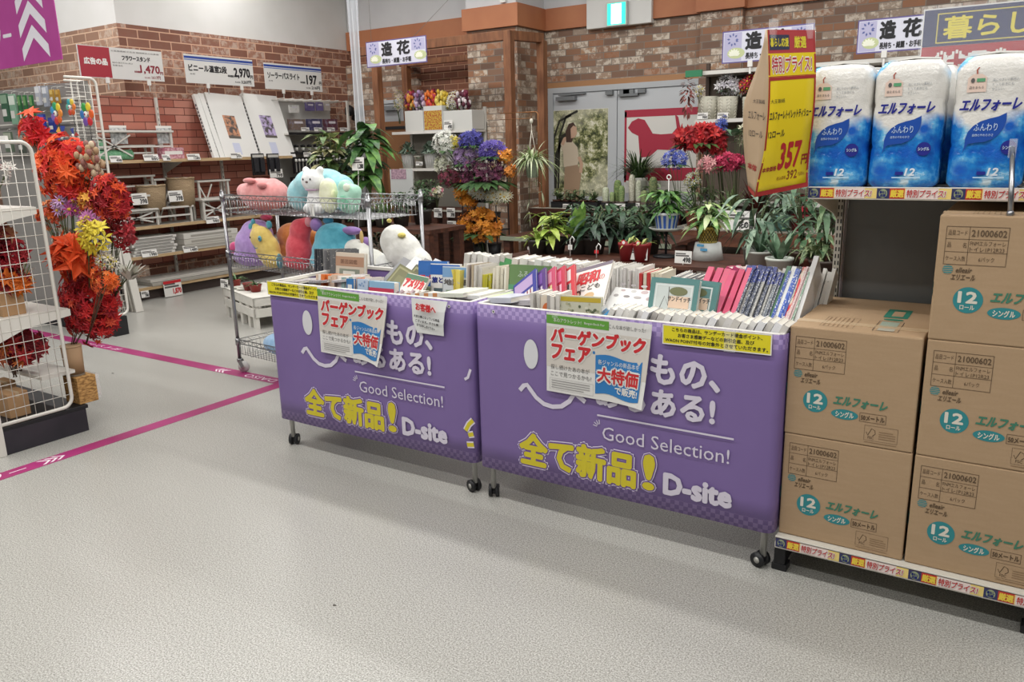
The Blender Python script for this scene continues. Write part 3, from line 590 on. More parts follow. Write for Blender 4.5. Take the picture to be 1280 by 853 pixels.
def make_pack(label):
    t = thing('toilet_roll_pack', label, 'toilet rolls', (0, 0, 0), 0, 'toilet roll packs on the upper shelf')
    m = MB(); nx, nz = 16, 24; rings = []
    def out(a, z):            # plan outline, bulging round the rolls inside
        kz = abs(math.sin(3 * PI * z / PH)) ** .35 * .004 - .004 - (.02 * max(0, z / PH - .93) / .07 + .012 * max(0, .04 - z / PH) / .04)
        c_, s_ = math.cos(a), math.sin(a); p_ = 5; r = (abs(c_) ** p_ + abs(s_) ** p_) ** (-1 / p_)
        wob = -.003 * math.exp(-(c_ * r / .12) ** 2)
        return (PW / 2 + (PW / 2 + kz) * c_ * r, PD / 2 + (PD / 2 + kz + wob) * s_ * r, z)
    n = 36; vs = [out(2 * PI * i / n, PH * j / nz) for j in range(nz + 1) for i in range(n)]
    fs = [(j * n + i, j * n + (i + 1) % n, (j + 1) * n + (i + 1) % n, (j + 1) * n + i) for j in range(nz) for i in range(n)]
    vs += [(PW / 2, PD / 2, 0), (PW / 2, PD / 2, PH + .012)]; fs += [(n * (nz + 1), (i + 1) % n, i) for i in range(n)] + [(n * (nz + 1) + 1, nz * n + i, nz * n + (i + 1) % n) for i in range(n)]
    b = m.add(vs, fs, PK, True).build('wrap', t)
    p = MB(); B = lambda x, z: (x, -.0012, z); X = lambda a: (a, 0, 0); Z = lambda a: (0, 0, a); PT = .0008
    p.text('エルフォーレ', B(.024, .255), X(.172), Z(.036), NAVT, PT, .045, .22)
    lf = [(.045, .118), (.05, .14), (.05, .165), (.056, .188), (.07, .207), (.09, .221), (.115, .229), (.14, .235), (.162, .246), (.163, .22), (.157, .196), (.145, .176), (.127, .162), (.105, .154), (.08, .152), (.06, .148)]; p.poly([B(*q) for q in lf][::-1], LEAFB)
    p.text('ふんわり', B(.072, .19), X(.068), Z(.024), mat('#cfe3f5', .3), .002); p.text('自然のやわらかさ', B(.07, .172), X(.06), Z(.009), mat('#cfe3f5', .3), .002)
    p.disc(B(.178, .135), X(.023), Z(.023), NAVT, 24, PT); p.text('シングル', B(.161, .129), X(.034), Z(.012), mat('#cfe3f5', .3), .002, .03)
    p.text('12', B(.125, .045), X(.03), Z(.024), mat('#e8f0f8', .3), .002, .05, .2); p.text('ロール', B(.16, .045), X(.03), Z(.012), mat('#bfe0f5', .3), .002); p.quad(B(.095, .047), X(.026), Z(.011), NAVT, .002); p.quad(B(.085, .036), X(.09), Z(.004), mat('#bfe0f5', .3), .002)
    p.poly([B(.04, .315), B(.095, .315), B(.095, .36), B(.08, .372), B(.055, .372), B(.04, .36)], PINKT); p.quad(B(.066, .347), X(.024), Z(.011), mat('#5fa377', .4), .002); p.disc(B(.055, .352), X(.006), Z(.008), GREYTX, 8, .002); p.text('森をまもる', B(.046, .325), X(.042), Z(.009), GREYTX, .002)
    p.stroke([B(.066, .372), B(.064, .385), B(.07, .393)], .004, (0, -1, 0), mat('#b05a4a', .5))
    for k in range(3): p.text(('森にやさしい素材は、', 'とっておきにも', 'やさしい。')[k], B(.112, .346 - .014 * k), X((.075, .06, .035)[k]), Z(.009), mat('#8d9298', .5), .001)
    p.build('wrap_print', b)
    MB().stroke([(PW * .15, PD / 2, PH + .008), (PW * .5, PD / 2 - .01, PH + .014), (PW * .85, PD / 2, PH + .008)], .05, (0, 0, 1), mat('#e3e1dc', .3)).build('folded_end', t, solid=.006); return t
pk = make_pack('toilet roll pack half hidden behind the hanging yellow price sign'); pk.location = (-.045, .18, 1.4975)
dup(pk, (.188, .175, 1.4975), .015, 'toilet roll pack on the shelf between the sign side pack and the rod')
dup(pk, (.438, .178, 1.4975), -.01, 'toilet roll pack behind the chrome hanging rod')
dup(pk, (.688, .178, 1.4975), 0, 'toilet roll pack at the far end of shelf beyond the chrome rod')
for i, x in enumerate((-.04, .2, .44, .69)): dup(pk, (x, .45, 1.4975), .03 * (-1) ** i, 'toilet roll pack in the second row behind the others, %s from the left' % ORD[i])['group'] = 'second row of toilet roll packs'
# chrome rod hung on the upper shelf
m = MB(); m.tube([(.628, .145, 1.63), (.632, .10, 1.6), (.64, .05, 1.52), (.647, .015, 1.43)], .008, CHROME, 10); rod = thing('sign_rod', 'chrome rod with rounded end hanging off the upper shelf strip', 'rod', (0, 0, 0)); m.build('rod_tube', rod)
MB().lathe([(.001, -.013), (.009, -.008), (.011, 0), (.009, .008), (.001, .012)], CHROME, 12, (.647, .015, 1.43)).build('rod_tip', rod); MB().box(.618, .12, 1.60, .64, .156, 1.66, CLEAR).build('clip', rod)

# hanging yellow price sign: a folded card open towards the aisle
t = thing('price_sign', 'tall yellow special price sign hanging at shelf end, 357 yen', 'price sign', (0, 0, 0))
YS = mat('#e3c81f', .35); DKR = mat('#a02a2a', .4)
A0, A1 = V((-.144, .01, 2.045)), V((-.014, .14, 2.05)); top = 2.05; bot = 1.47
def card_pt(s_, h):        # s along the width, h from 0 bottom to 1 top; the sheet bellies forward and tucks in below
    bl = .03 * math.sin(PI * min(1, (1 - h) * 1.1)) ; p = A0.lerp(A1, s_); nrm = V((.72, -.68, 0)); return V((p.x, p.y, bot + (top - bot) * h + .035 * s_ * (1 - h))) + nrm * (bl - .05 * max(0, .25 - h) / .25 * (.6 - s_))
def card_mesh(fn, m_, back): 
    n, k = 4, 14; mb = MB(); mb.add([fn(i / n, j / k) for j in range(k + 1) for i in range(n + 1)], [(j * (n + 1) + i, j * (n + 1) + i + 1, (j + 1) * (n + 1) + i + 1, (j + 1) * (n + 1) + i) for j in range(k) for i in range(n)], m_, True); return mb
card_mesh(card_pt, YS, 0).build('price_card', t, solid=.0012)
p = MB(); CWD = 1.0
def onto(body_fn, fn, e):     # print laid out in the unit square and bent onto the sheet
    q = MB(); body_fn(q); 
    def mp(v):
        s_, h = v[0], v[2]; a = fn(s_, h); dx = fn(s_ + .01, h) - a; dz = fn(s_, h + .01) - a; nn = dx.cross(dz).normalized(); return tuple(a + nn * (e + -v[1]))
    q.v = [mp(v) for v in q.v]; return q
def sign_print(q):
    X = lambda a: (a, 0, 0); Z = lambda a: (0, 0, a); B = lambda x, z, e=0: (x, -e, z)
    def band(z0, z1, m_, x0=0., x1=1., e=.0003):
        for i in range(4): q.quad(B(x0 + (x1 - x0) * i / 4, z0, e), X((x1 - x0) / 4), Z(z1 - z0), m_)
    band(.86, 1, mat('#a83236', .4)); band(.72, .86, YS, e=.0003); band(.70, .725, DKR); q.quad(B(.03, .88, .0006), X(.42), Z(.09), mat('#2b2d45', .4)); q.text('暮らし応援', B(.05, .9, .0009), X(.38), Z(.05), YELP, .0, .04)
    q.text('厳選', B(.55, .89, .0009), X(.25), Z(.07), YELP, 0, .04); q.text('特別プライス!', B(.07, .745, .0008), X(.84), Z(.095), WHITE, 0, .1); q.text('特別プライス!', B(.07, .745, .0012), X(.84), Z(.095), mat('#b3262b', .4), 0, .02)
    q.text('大王製紙', B(.05, .565, .0009), X(.3), Z(.025), INK); q.text('エルフォーレトイレットティシュー', B(.05, .465, .0009), X(.88), Z(.05), INK, 0, .03); q.text('12ロール', B(.05, .36, .0009), X(.35), Z(.04), INK, 0, .03)
    q.text('357', B(.36, .155, .0009), X(.44), Z(.155), mat('#b3262b', .4), 0, .06); q.text('円', B(.84, .16, .0009), X(.12), Z(.06), mat('#8c2a20', .4), 0, .05); q.text('本体価格', B(.05, .15, .0009), X(.28), Z(.03), DKR, 0, .05)
    q.text('392', B(.58, .075, .0009), X(.2), Z(.055), mat('#8c4a20', .4), 0, .04); q.text('税込価格', B(.38, .08, .0009), X(.18), Z(.025), mat('#8c4a20', .4)); q.text('円(税込)', B(.8, .08, .0009), X(.13), Z(.03), mat('#8c4a20', .4))
    band(0, .03, DKR); 
    for i in range(10):
        q.quad(B(0, i / 10, .0004), X(.035), Z(.1), mat('#a02a2a', .4)); q.quad(B(.965, i / 10, .0004), X(.035), Z(.1), mat('#a02a2a', .4))
onto(sign_print, card_pt, .001).build('printing', t)
def back_pt(s_, h):
    p = card_pt(0, h); q = V((-.144 - .045 * math.sin(PI * min(1, (1 - h) * 1.15)) - .002, .01 + .06, p.z + .002)); return p.lerp(V((-.225, .155, p.z + .02)), (1 - s_) * (.15 + .85 * min(1, (1 - h) * 2.2))) + V((-.035 * math.sin(PI * (1 - h)), 0, 0)) * (1 - s_) * min(1, (1 - h) * 2.5)
card_mesh(back_pt, mat('#b39a7c', .4), 0).build('side_card', t, solid=.0012)
def side_print(q):
    X = lambda a: (a, 0, 0); Z = lambda a: (0, 0, a)
    q.text('12ロール', (.3, -.001, .36), X(.6), Z(.04), INK); q.text('エルフォーレ', (.25, -.001, .465), X(.7), Z(.05), INK); q.text('大王製紙', (.4, -.001, .565), X(.5), Z(.025), INK); q.text('本体', (.2, -.001, .15), X(.6), Z(.04), DKR, 0, .05); q.quad((0, -.001, 0), X(1), Z(.03), DKR)
onto(side_print, back_pt, .001).build('side_printing', t)
m = MB()
for s_ in (.12, .9): q = card_pt(s_, 1); m.box(q.x - .012, q.y - .012, q.z - .03, q.x + .012, q.y + .02, q.z + .035, CLEAR)
m.tube([(-.014, .145, 2.06), (-.008, .15, 1.8), (-.006, .15, 1.5)], .004, CLEAR, 6); m.build('clear_holder', t)

# large campaign board over the packs
bx = V((.265, .7, 1.93)); t = thing('campaign_board', 'large navy and red campaign board standing above toilet roll packs', 'sign board', tuple(bx)); t.rotation_euler = (0, 0, .02)
BWd, BHt = .9, .225
s_ = MB().box(0, 0, -.15, BWd, .006, BHt, mat('#e4e2df', .25)).build('board', t)
p = MB(); p.quad((.004, -.001, .085), (BWd - .008, 0, 0), (0, 0, BHt - .09), mat('#2c3260', .2)); p.quad((.004, -.001, -.14), (BWd - .008, 0, 0), (0, 0, .224), mat('#b0313a', .2)); p.frame((.05, -.002, .095), (BWd - .1, 0, 0), (0, 0, .11), .004, mat('#d9c85a', .3))
p.text('暮らし応援', (.075, -.0025, .11), (.5, 0, 0), (0, 0, .08), mat('#e0d040', .3), .0, .025); p.text('特別プライス!', (.05, -.0025, -.12), (.75, 0, 0), (0, 0, .17), WHITE, 0, .1); p.text('特別プライス!', (.05, -.0035, -.12), (.75, 0, 0), (0, 0, .17), mat('#b0313a', .2), 0, .02); p.build('printing', s_)
MB().box(-.008, -.006, -.16, BWd + .01, -.0045, BHt + .01, glass('acrylic_sleeve', '#ffffff', .1, .04)).build('acrylic_sleeve', t)
MB().bar((.15, .01, -.15), (.15, .03, -.178), .02, .01, GON).bar((.7, .01, -.15), (.7, .03, -.178), .02, .01, GON).build('support_post', t)
# ---------------------------------------------------------------- books
def book_mat(name, ink, scale, thr, gloss=.35, picture=None):
    n = NT(name); oi = n.n('ShaderNodeObjectInfo'); c = n.co()
    of = n.n('ShaderNodeVectorMath', operation='ADD'); n.l(c, of.inputs[0]); cb = n.n('ShaderNodeCombineXYZ')
    for i in range(3): n.l(n.math('MULTIPLY', oi.outputs['Random'], 37. + 11 * i), cb.inputs[i])
    n.l(cb.outputs[0], of.inputs[1]); mp = n.n('ShaderNodeMapping', i_Scale=scale); n.l(of.outputs[0], mp.inputs[0])
    f = n.noise(1, 3, mp.outputs[0], .6); base = oi.outputs['Color']
    if picture: base = n.mix(n.ramp(n.noise(.5, 2, mp.outputs[0]), [(.45, '#000000'), (.55, '#ffffff')]), base, picture)
    n.set(Base_Color=n.mix(n.ramp(f, [(thr, '#000000'), (thr + .05, '#ffffff')]), base, ink), Roughness=gloss); return n.m
PAGES = noisy('book_pages', '#d8d3c6', '#e6e2d8', 60, .8, stretch=(8, 1, .2))
BKM = {'plain': book_mat('book_cover_plain', '#8c8a88', (2, 9, 26), .66), 'dense': book_mat('book_cover_dense', '#d9d9d6', (2, 14, 34), .56), 'picture': book_mat('book_cover_picture', '#3d4a3c', (3, 9, 9), .6, .3, '#d9d2c0'),
       'navytop': None, 'dark': book_mat('book_cover_dark', '#b8b4ac', (2, 9, 22), .6)}
_n = NT('book_cover_navy_top'); _s = _n.n('ShaderNodeSeparateXYZ'); _n.l(_n.co(), _s.inputs[0]); _oi = _n.n('ShaderNodeObjectInfo')
_mp = _n.n('ShaderNodeMapping', i_Scale=(2, 14, 34)); _n.l(_n.co(), _mp.inputs[0]); _cb = _n.n('ShaderNodeCombineXYZ'); _n.l(_n.math('MULTIPLY', _oi.outputs['Random'], 41.), _cb.inputs[2]); _n.l(_cb.outputs[0], _mp.inputs['Location'])
_f = _n.ramp(_n.noise(1, 3, _mp.outputs[0], .6), [(.54, '#000000'), (.58, '#ffffff')])
_n.set(Base_Color=_n.mix(_f, _n.mix(_n.math('GREATER_THAN', _s.outputs[2], .78), _oi.outputs['Color'], '#27357c'), '#c9c9c6'), Roughness=.35); BKM['navytop'] = _n.m
_BK = {}
def unit_book(kind):
    if kind not in _BK:
        c = BKM[kind]; m = MB()
        m.box(0, 0, 0, .1, 1, 1, c).box(.9, 0, 0, 1, 1, 1, c).box(.1, 0, 0, .9, .03, 1, c).box(.1, .03, .012, .9, .97, .988, PAGES)
        o = m.build('book'); _BK[kind] = o.data; bpy.data.objects.remove(o)
    return _BK[kind]
def book(p, t, d, h, col, label, group=None, rot=(0, 0, 0), kind='plain'):
    o = bpy.data.objects.new('book', unit_book(kind)); COL.objects.link(o); o.location = p; o.rotation_euler = rot; o.scale = (t, d, h); o.color = lin(col)
    return tag(o, label, 'book', group)
def row(x0, x1, y, z, n, d, h, cols, label, group, lean=0, back=0, rz=0, kind='plain', jit=.012):
    if len(label.split()) > 12: print('LONG', label)
    """n books side by side from x0 to x1, spines to the aisle"""
    t = (x1 - x0) / n; out = []
    for i in range(n):
        k = t * rnd(.72, .93)
        out.append(book((x0 + t * i, y + rnd(-jit, jit), z + rnd(0, .004)), k, d * rnd(.94, 1), h * rnd(.95, 1.02), pick(cols), '%s, %s from the left' % (label, ORD[i]), group, (back + rnd(-.02, .02), lean + rnd(-.015, .015), rz), kind))
    return out
WH = ['#e2e0da', '#d8d6d0', '#eceae6', '#cfcbc4', '#dcd9d6']
ZF = .818
px = lambda u, v, y: at_y(u, v, y).x
# wagon beside the cartons, back rows
row(px(640, 330, .5), px(722, 330, .5), .46, ZF, 9, .16, .30, WH, 'film-wrapped white book leaning in back row near the green cover', 'leaning white books in the back row', .12)
row(px(724, 330, .45), px(802, 330, .45), .43, ZF, 24, .18, .29, WH, 'thin white picture book upright in the tight back row', 'upright thin white books in the back row')
row(px(803, 330, .45), px(832, 330, .45), .42, ZF, 6, .18, .275, ['#d9d2bc', '#c23b3b', '#e0d8c4', '#d5523f'], 'cream or red spined book beside the thin white ones', 'cream and red books in the back row')
row(px(834, 330, .40), px(882, 330, .40), .40, ZF, 11, .18, .27, ['#d9d9d6', '#4a4a4e', '#8f8f92', '#e2e2e0'], 'black and white spined thin book leaning before the pink magazines', 'black and white thin books', .12)
row(px(868, 330, .42), px(925, 330, .42), .52, ZF + .03, 6, .12, .30, ['#d2517f', '#e9a9b6', '#e8c3c8', '#d9d5d2'], 'pink topped magazine leaning at the back behind the pink wrapped books', 'pink topped magazines', .35, -.1)
# slanted books with spines up
SL = dict(back=-.95)
row(px(858, 395, .10), px(915, 395, .10), .12, .955, 6, .10, .30, ['#d9647f', '#d4587a', '#cf4f70', '#dd7f92'], 'film-wrapped pink book slanting back beside the teal framed book', 'pink wrapped slanting books', .05, -.85)
row(px(906, 405, .08), px(953, 405, .08), .11, .945, 14, .10, .33, ['#5d6470', '#7c7f85', '#474d60', '#8e8a86', '#9c9a94'], 'grey patterned thin book slanting back between pink and blue books', 'grey patterned slanting books', .03, -.9, 0, 'navytop')
row(px(925, 360, .34), px(966, 350, .34), .335, 1.085, 6, .10, .115, ['#27357a', '#2c3d8c', '#22306b'], 'navy topped thin book slanting behind the grey patterned ones', 'navy topped slanting books', .03, -.9, 0, 'plain')
row(px(955, 408, .08), px(972, 408, .08), .11, .945, 4, .10, .36, ['#2f56b0', '#3a66c4', '#2a4a9c'], 'bright blue patterned book slanting back beside grey patterned books', 'blue slanting books', .04, -.92, 0, 'dense')
row(px(972, 410, .08), px(985, 410, .08), .10, .945, 4, .10, .38, ['#7f9a86', '#c9a7a7', '#9fb3a2', '#d3b9b5'], 'pale green and pink patterned book slanting beside blue books', 'green and pink slanting books', .05, -.92, 0, 'dense')
for i, (c_, lb, k) in enumerate((('#3d6b4a', 'dark green spined book slanting near the wagon end', 'plain'), ('#d8d8d4', 'white spined book slanting beside the dark green one', 'plain'), ('#26262a', 'black spined thin book slanting near the wagon end', 'plain'), ('#c9222f', 'red spined book slanting at the wagon end by cartons', 'picture'), ('#e0d2d0', 'pink dotted book slanting beside the red spined one', 'dense'))):
    book((-.135 + .021 * i, .09, .93), .018, .10, .39, c_, lb, None, (-.92, .05, 0), k)
book((-.033, .10, .93), .02, .14, .43, '#d6d4d2', 'white book with plain grey cover slanting last, against the shelf upright', None, (-.86, .03, 0), 'plain')
row(px(985, 330, .4), px(1032, 330, .4), .42, .93, 8, .10, .24, WH, 'white thin book standing behind the slanting books', 'white books behind the slanting rows', .1, -.5)
row(px(905, 330, .5), px(985, 330, .5), .5, .9, 12, .12, .24, WH, 'white booklet edge rising behind the navy books', 'white booklets at the wagon back', .15, -.3)
# front row of low white books
row(px(752, 395, .03), px(972, 411, .03), -.0, ZF + .055, 24, .12, .15, WH + ['#bdb8b2', '#e8e8ea'], 'thin white paperback leaning in the front row by the yellow notice', 'leaning white paperbacks in the front row', .42)
book((-.135, .01, .90), .012, .10, .15, '#cfcfd0', 'pale grey cover book leaning at the front corner of wagon', None, (-.4, .9, -.3), 'plain')
book((-.23, .02, .89), .02, .10, .16, '#a79c95', 'brown grey book leaning in front of grey patterned books', None, (-.5, .8, -.2), 'plain')
# distinctive covers
def cover(p, t, d, h, col, label, rot, draw, kind='plain'):
    o = thing('book', label, 'book', p); o.rotation_euler = rot
    m = MB(); cm_ = mat(col, .35); m.box(0, 0, 0, d, .003, h, cm_).box(0, t - .003, 0, d, t, h, cm_).box(0, 0, 0, .004, t, h, cm_); b = m.build('cover', o)
    MB().box(.004, .003, .003, d - .004, t - .003, h - .003, PAGES).build('pages', o)
    q = MB(); draw(q, d, h); q.build('cover_print', b); return o
X = lambda a: (a, 0, 0); Z = lambda a: (0, 0, a); B = lambda x, z: (x, -.0004, z)
TEALB = mat('#5d8a88', .4)
def d_teal(q, d, h):
    q.frame(B(0, 0), X(d), Z(h), .022, TEALB, .0004); q.frame(B(.026, .026), X(d - .052), Z(h - .052), .006, mat('#dfe5e2', .4), .0004); q.disc(B(d * .6, h * .78), X(.04), Z(.018), mat('#7a7d5a', .4), 20, .001); q.quad(B(d * .42, h * .48), X(.09), Z(.05), mat('#e9cdb4', .4), .001)
    q.disc(B(d * .45, h * .36), X(.025), Z(.018), mat('#d08a3c', .4), 16, .0012); q.disc(B(d * .62, h * .34), X(.025), Z(.018), mat('#c9a13c', .4), 16, .0012)
    q.stroke([B(.05, .1), B(.07, .16), B(.09, .12), B(.085, .2)], .003, (0, -1, 0), GREYTX); q.text('サンドイッチ', B(d * .4, h * .6), X(.1), Z(.02), GREYTX, .001, .04)
p0 = at_y(808, 388, .09); cover((p0.x, .07, .90), .02, .215, .235, '#cfd6d2', 'teal bordered picture book standing in front of pink wrapped books', (-.28, 0, -.05), d_teal)
cover((p0.x + .06, .115, .9), .02, .215, .235, '#6a918f', 'second teal bordered book just behind the first one', (-.28, .04, -.05), d_teal)
def d_orange(q, d, h):
    q.quad(B(0, 0), X(d), Z(h), mat('#dfa23a', .4), .0002); q.text('お', B(.04, h * .48), X(.045), Z(.04), INK, .001, .04); q.text('御', B(.012, h * .42), X(.04), Z(.05), mat('#7a2a1a', .4), .001, .04); q.text('付け', B(.02, .012), X(.06), Z(.04), INK, .001, .04)
p0 = at_y(846, 400, .045); cover((p0.x, .03, .90), .014, .11, .105, '#dfa23a', 'small orange covered book with black lettering in front row', (-.15, 0, -.05), d_orange)
# heavy white slipcase with sketches
p0 = at_y(748, 378, .18)
def d_case(q, d, h):
    for i in range(5):
        for j in range(3): q.disc(B(.03 + i * .055 + .02 * (j % 2), .2 + .035 * j), X(rnd(.012, .024)), Z(rnd(.006, .012)), mat(pick(['#a9a4a2', '#8d8786', '#b9a5a5', '#c0bdb9']), .5), 9, .0003)
    q.text('ビジュアル図鑑', B(.05, .13), X(.2), Z(.02), GREYTX, .001)
cover((p0.x + .02, .06, .90), .08, .27, .25, '#e5e4e1', 'large white slipcased book with tiny sketches lying back in wagon', (-.95, 0, -.12), d_case)
for i, (c_, lb) in enumerate((('#e8e6e2', 'white booklet lying in front of the slipcased book'), ('#3f8fc4', 'blue striped booklet lying in front of slipcased book'), ('#d9c93a', 'yellow striped booklet in front of slipcased book'), ('#e4e2de', 'white and grey booklet beside the yellow striped one'), ('#c43a4a', 'crimson striped booklet in front of slipcased book'), ('#dddbd6', 'white booklet with black lettering beside crimson one'))):
    book((px(722 + 12 * i, 396, .02), .02, .90), .016, .10, .15, c_, lb, None, (-.5, .75, -.1), 'plain')
# small thick books near the front corner, leaning magazines
row(px(667, 385, .03), px(702, 388, .03), .01, .885, 7, .12, .15, ['#a39f9b', '#c8c4be', '#b3aca6', '#d6d2ca'], 'small thick grey spined book in the row by the film-wrapped pile', 'small thick grey books')
def d_flor(q, d, h):
    q.quad(B(0, h - .025), X(d), Z(.02), mat('#c0a83a', .4), .0003)
    for i in range(40): q.disc(B(rnd(.008, d - .008), rnd(.01, h - .03)), X(rnd(.004, .009)), Z(rnd(.004, .009)), mat(pick(['#7d8468', '#9aa083', '#5f684f', '#b7b391', '#d9d7c2']), .5), 7, .0004 + i * 2e-5)
p0 = at_y(697, 393, .02); cover((p0.x, .01, .88), .03, .20, .155, '#c9c8b2', 'olive floral patterned book facing front beside small grey books', (-.1, 0, .16), d_flor)
p0 = at_y(690, 392, .02); cover((p0.x - .055, .0, .88), .02, .07, .15, '#d8cbb8', 'cream book with orange picture between grey books and floral one', (-.1, 0, .1), lambda q, d, h: q.disc(B(d * .5, h * .6), X(.022), Z(.028), mat('#d06f3c', .4), 12, .0004))
MAG = (('#3a3f96', 'navy magazine tucked under the purple one', '#b9a0c9'), ('#5b3a80', 'purple magazine leaning against the pile near the green cover', '#8a64b0'), ('#c9486a', 'pink edged magazine leaning between purple and red ones', '#e39ab0'), ('#c4304a', 'red and pink magazine leaning in front of the purple one', '#e4789a'), ('#d23a44', 'red magazine with white panel leaning before the showa book', '#e9e5e2'))
for i, (c_, lb, c2) in enumerate(MAG):
    p0 = at_y(644 + 10 * i, 378, .10)
    def d_mag(q, d, h, c2=c2, i=i):
        q.quad(B(.01, h * .62), X(d * .8), Z(h * .3), mat(c2, .35), .0003); q.quad(B(.02, .03), X(d * .75), Z(h * .4), mat(('#e3dedb', '#d9c9d9', '#e9d9a0', '#e6c0cc', '#b9b2b0')[i], .35), .0003)
        for k in range(5): q.quad(B(.03 + k * d * .14, .05), X(d * .05), Z(h * .3), mat(('#8f3a4a', '#443a5a', '#7a6a2a', '#a03048', '#2e2c30')[i], .4), .0006)
    cover((p0.x - .01, .10 + .008 * i, .875 + .008 * i), .012, .17, .21, c_, lb, (-.62, -.62 + .02 * i, -.12), d_mag)
def d_showa(q, d, h):
    q.text('昭和', B(.03, h - .105), X(.12), Z(.07), REDP, .001, .05); q.text('の', B(.155, h - .1), X(.03), Z(.03), REDP, .001); q.text('こども', B(.06, h - .145), X(.11), Z(.03), GREYTX, .001, .03); q.disc(B(.05, h * .38), X(.02), Z(.024), mat('#4a3a34', .5), 14, .001); q.disc(B(.05, h * .36), X(.014), Z(.017), mat('#e0c0a8', .5), 14, .0014)
    q.quad(B(0, h - .02), X(d), Z(.02), mat('#6a5a6a', .4), .0004); q.disc(B(.12, h * .3), X(.03), Z(.02), mat('#c9a77a', .4), 12, .001)
p0 = at_y(715, 365, .16); cover((p0.x - .02, .12, .925), .016, .21, .26, '#e6e1da', 'white book with big red characters leaning over the magazines', (-.78, -.3, -.1), d_showa)
for i in range(3):
    p0 = at_y(600 + 26 * i, 376, .06)
    book((p0.x + .05, .05 + .02 * i, .985 - .006 * i), .025, .15, .16, ('#c9ccd6', '#c4c0c4', '#cfcac8')[i], ('film-wrapped booklet with blue print lying at the wagon corner', 'film-wrapped booklet lying next to the blue printed one', 'film-wrapped booklet lying beside small thick grey books')[i], None, (0, PI / 2 - .12, -.25 + .1 * i), 'plain')
for i in range(3): book((px(622 + 14 * i, 375, .1) + .06, .04, ZF), .05, .13, .14, '#b9b6b2', 'grey book standing under the film-wrapped booklets, %s from the left' % ORD[i], 'grey books under the booklets', (0, 0, 0))

# wagon in front of the chrome rack
row(px(393, 330, .42), px(418, 330, .42), .40, ZF, 8, .19, .275, ['#4b4b50', '#6a6a6c', '#3d3f44', '#8d8c8a'], 'dark grey spined book in the row behind the small paperbacks', 'dark grey books at the wagon back', -.03, -.08, -.25, 'dark')
def d_brown(q, d, h): q.quad(B(0, h * .72), X(d), Z(h * .2), mat('#b08a72', .4), .0003); q.quad(B(.03, .03), X(d * .72), Z(h * .56), mat('#8d9183', .4), .0003); q.quad(B(.06, .09), X(d * .42), Z(h * .3), mat('#dedad0', .4), .0006); q.text('園芸図鑑', B(.04, h * .77), X(.13), Z(.026), mat('#6a4a3c', .4), .0008); q.text('季節の花', B(.07, h * .38), X(.07), Z(.018), GREYTX, .0009); q.disc(B(.12, .075), X(.03), Z(.018), mat('#5f8a80', .4), 14, .0009)
p0 = at_y(424, 336, .36); cover((p0.x - .03, .34, ZF), .03, .22, .28, '#d2c3b2', 'beige gardening book with brown title band facing the aisle', (-.12, 0, .02), d_brown)
for i, (c_, lb) in enumerate((('#6b6a45', 'olive framed book leaning behind small paperbacks'), ('#59583e', 'dark olive book leaning next to the olive framed one'), ('#4d5048', 'grey green book leaning against the upright blue one'))):
    def d_ol(q, d, h, i=i): q.frame(B(.012, .012), X(d - .024), Z(h - .024), .012, mat('#8f8c62', .4), .0004); q.quad(B(.05, .05), X(d - .1), Z(h - .11), mat(('#77764e', '#44482f', '#8b8f80')[i], .4), .0004)
    p0 = at_y(468 + 17 * i, 342, .3); cover((p0.x, .27 + .02 * i, .87), .014, .2, .25, c_, lb, (-.75, .25, -.25), d_ol)
row(px(470, 318, .45), px(520, 312, .45), .44, .90, 4, .10, .25, ['#c8c8ca', '#d9d9d8', '#8a8a8c'], 'white backed large book lying back behind the olive books', 'white backed large books', .25, -.9, -.1)
def d_red(q, d, h): q.text('アメリカ', B(.012, .09), X(d * .85), Z(.05), REDP, .0006, .08); q.quad(B(0, h * .8), X(d), Z(h * .18), mat('#3f6a4a', .4), .0004); q.disc(B(d * .5, .05), X(.04), Z(.02), mat('#d8a0a0', .4), 12, .0005)
p0 = at_y(497, 352, .2); cover((p0.x, .16, .9), .02, .15, .17, '#e2d8cf', 'white book with red lettering lying before the upright blue book', (-.7, .1, -.05), d_red)
for i, (c_, lb, t_) in enumerate((('#3d6fb4', 'blue topped book with red lettering upright mid wagon', .025), ('#e4e2de', 'white book with blue title upright beside blue topped one', .03), ('#cfd3d8', 'pale book with picture upright beside the white one', .03))):
    def d_up(q, d, h, i=i):
        q.quad(B(0, h * .78), X(d), Z(h * .2), mat(('#3d6fb4', '#2d62b0', '#7aa0c8')[i], .4), .0003); q.text(('アメリカ', '旅と鉄道', '地図帳')[i], B(.01, h * .62), X(d * .8), Z(.03), (REDP, NAVY, GREYTX)[i], .0006, .06); q.quad(B(.02, .03), X(d * .5), Z(h * .4), mat(('#b8c39a', '#5a6a70', '#8ea08c')[i], .4), .0005)
    p0 = at_y(524 + 15 * i, 352, .3); cover((p0.x, .28, ZF), t_, .17, .275 - .01 * i, c_, lb, (-.12, 0, -.02 + .25), d_up)
row(px(556, 340, .32), px(578, 340, .32), .3, ZF, 4, .16, .24, ['#d2c04a', '#c9b23a', '#dccb62', '#e0d9b0'], 'yellow spined guidebook upright mid wagon', 'yellow guidebooks', .02, -.05, 0, 'dark')
row(px(578, 340, .34), px(602, 340, .34), .32, ZF, 9, .17, .27, ['#cfcac4', '#e2dfda', '#a69a94', '#b5a58e'], 'white and brown spined book between the two yellow patches', 'white and brown spined books', .03, -.05)
row(px(602, 340, .34), px(614, 340, .34), .32, ZF, 3, .16, .225, ['#b7b02e', '#c9bf3c'], 'olive yellow guidebook between pale rows', 'olive yellow guidebooks', .03, -.05, 0, 'dark')
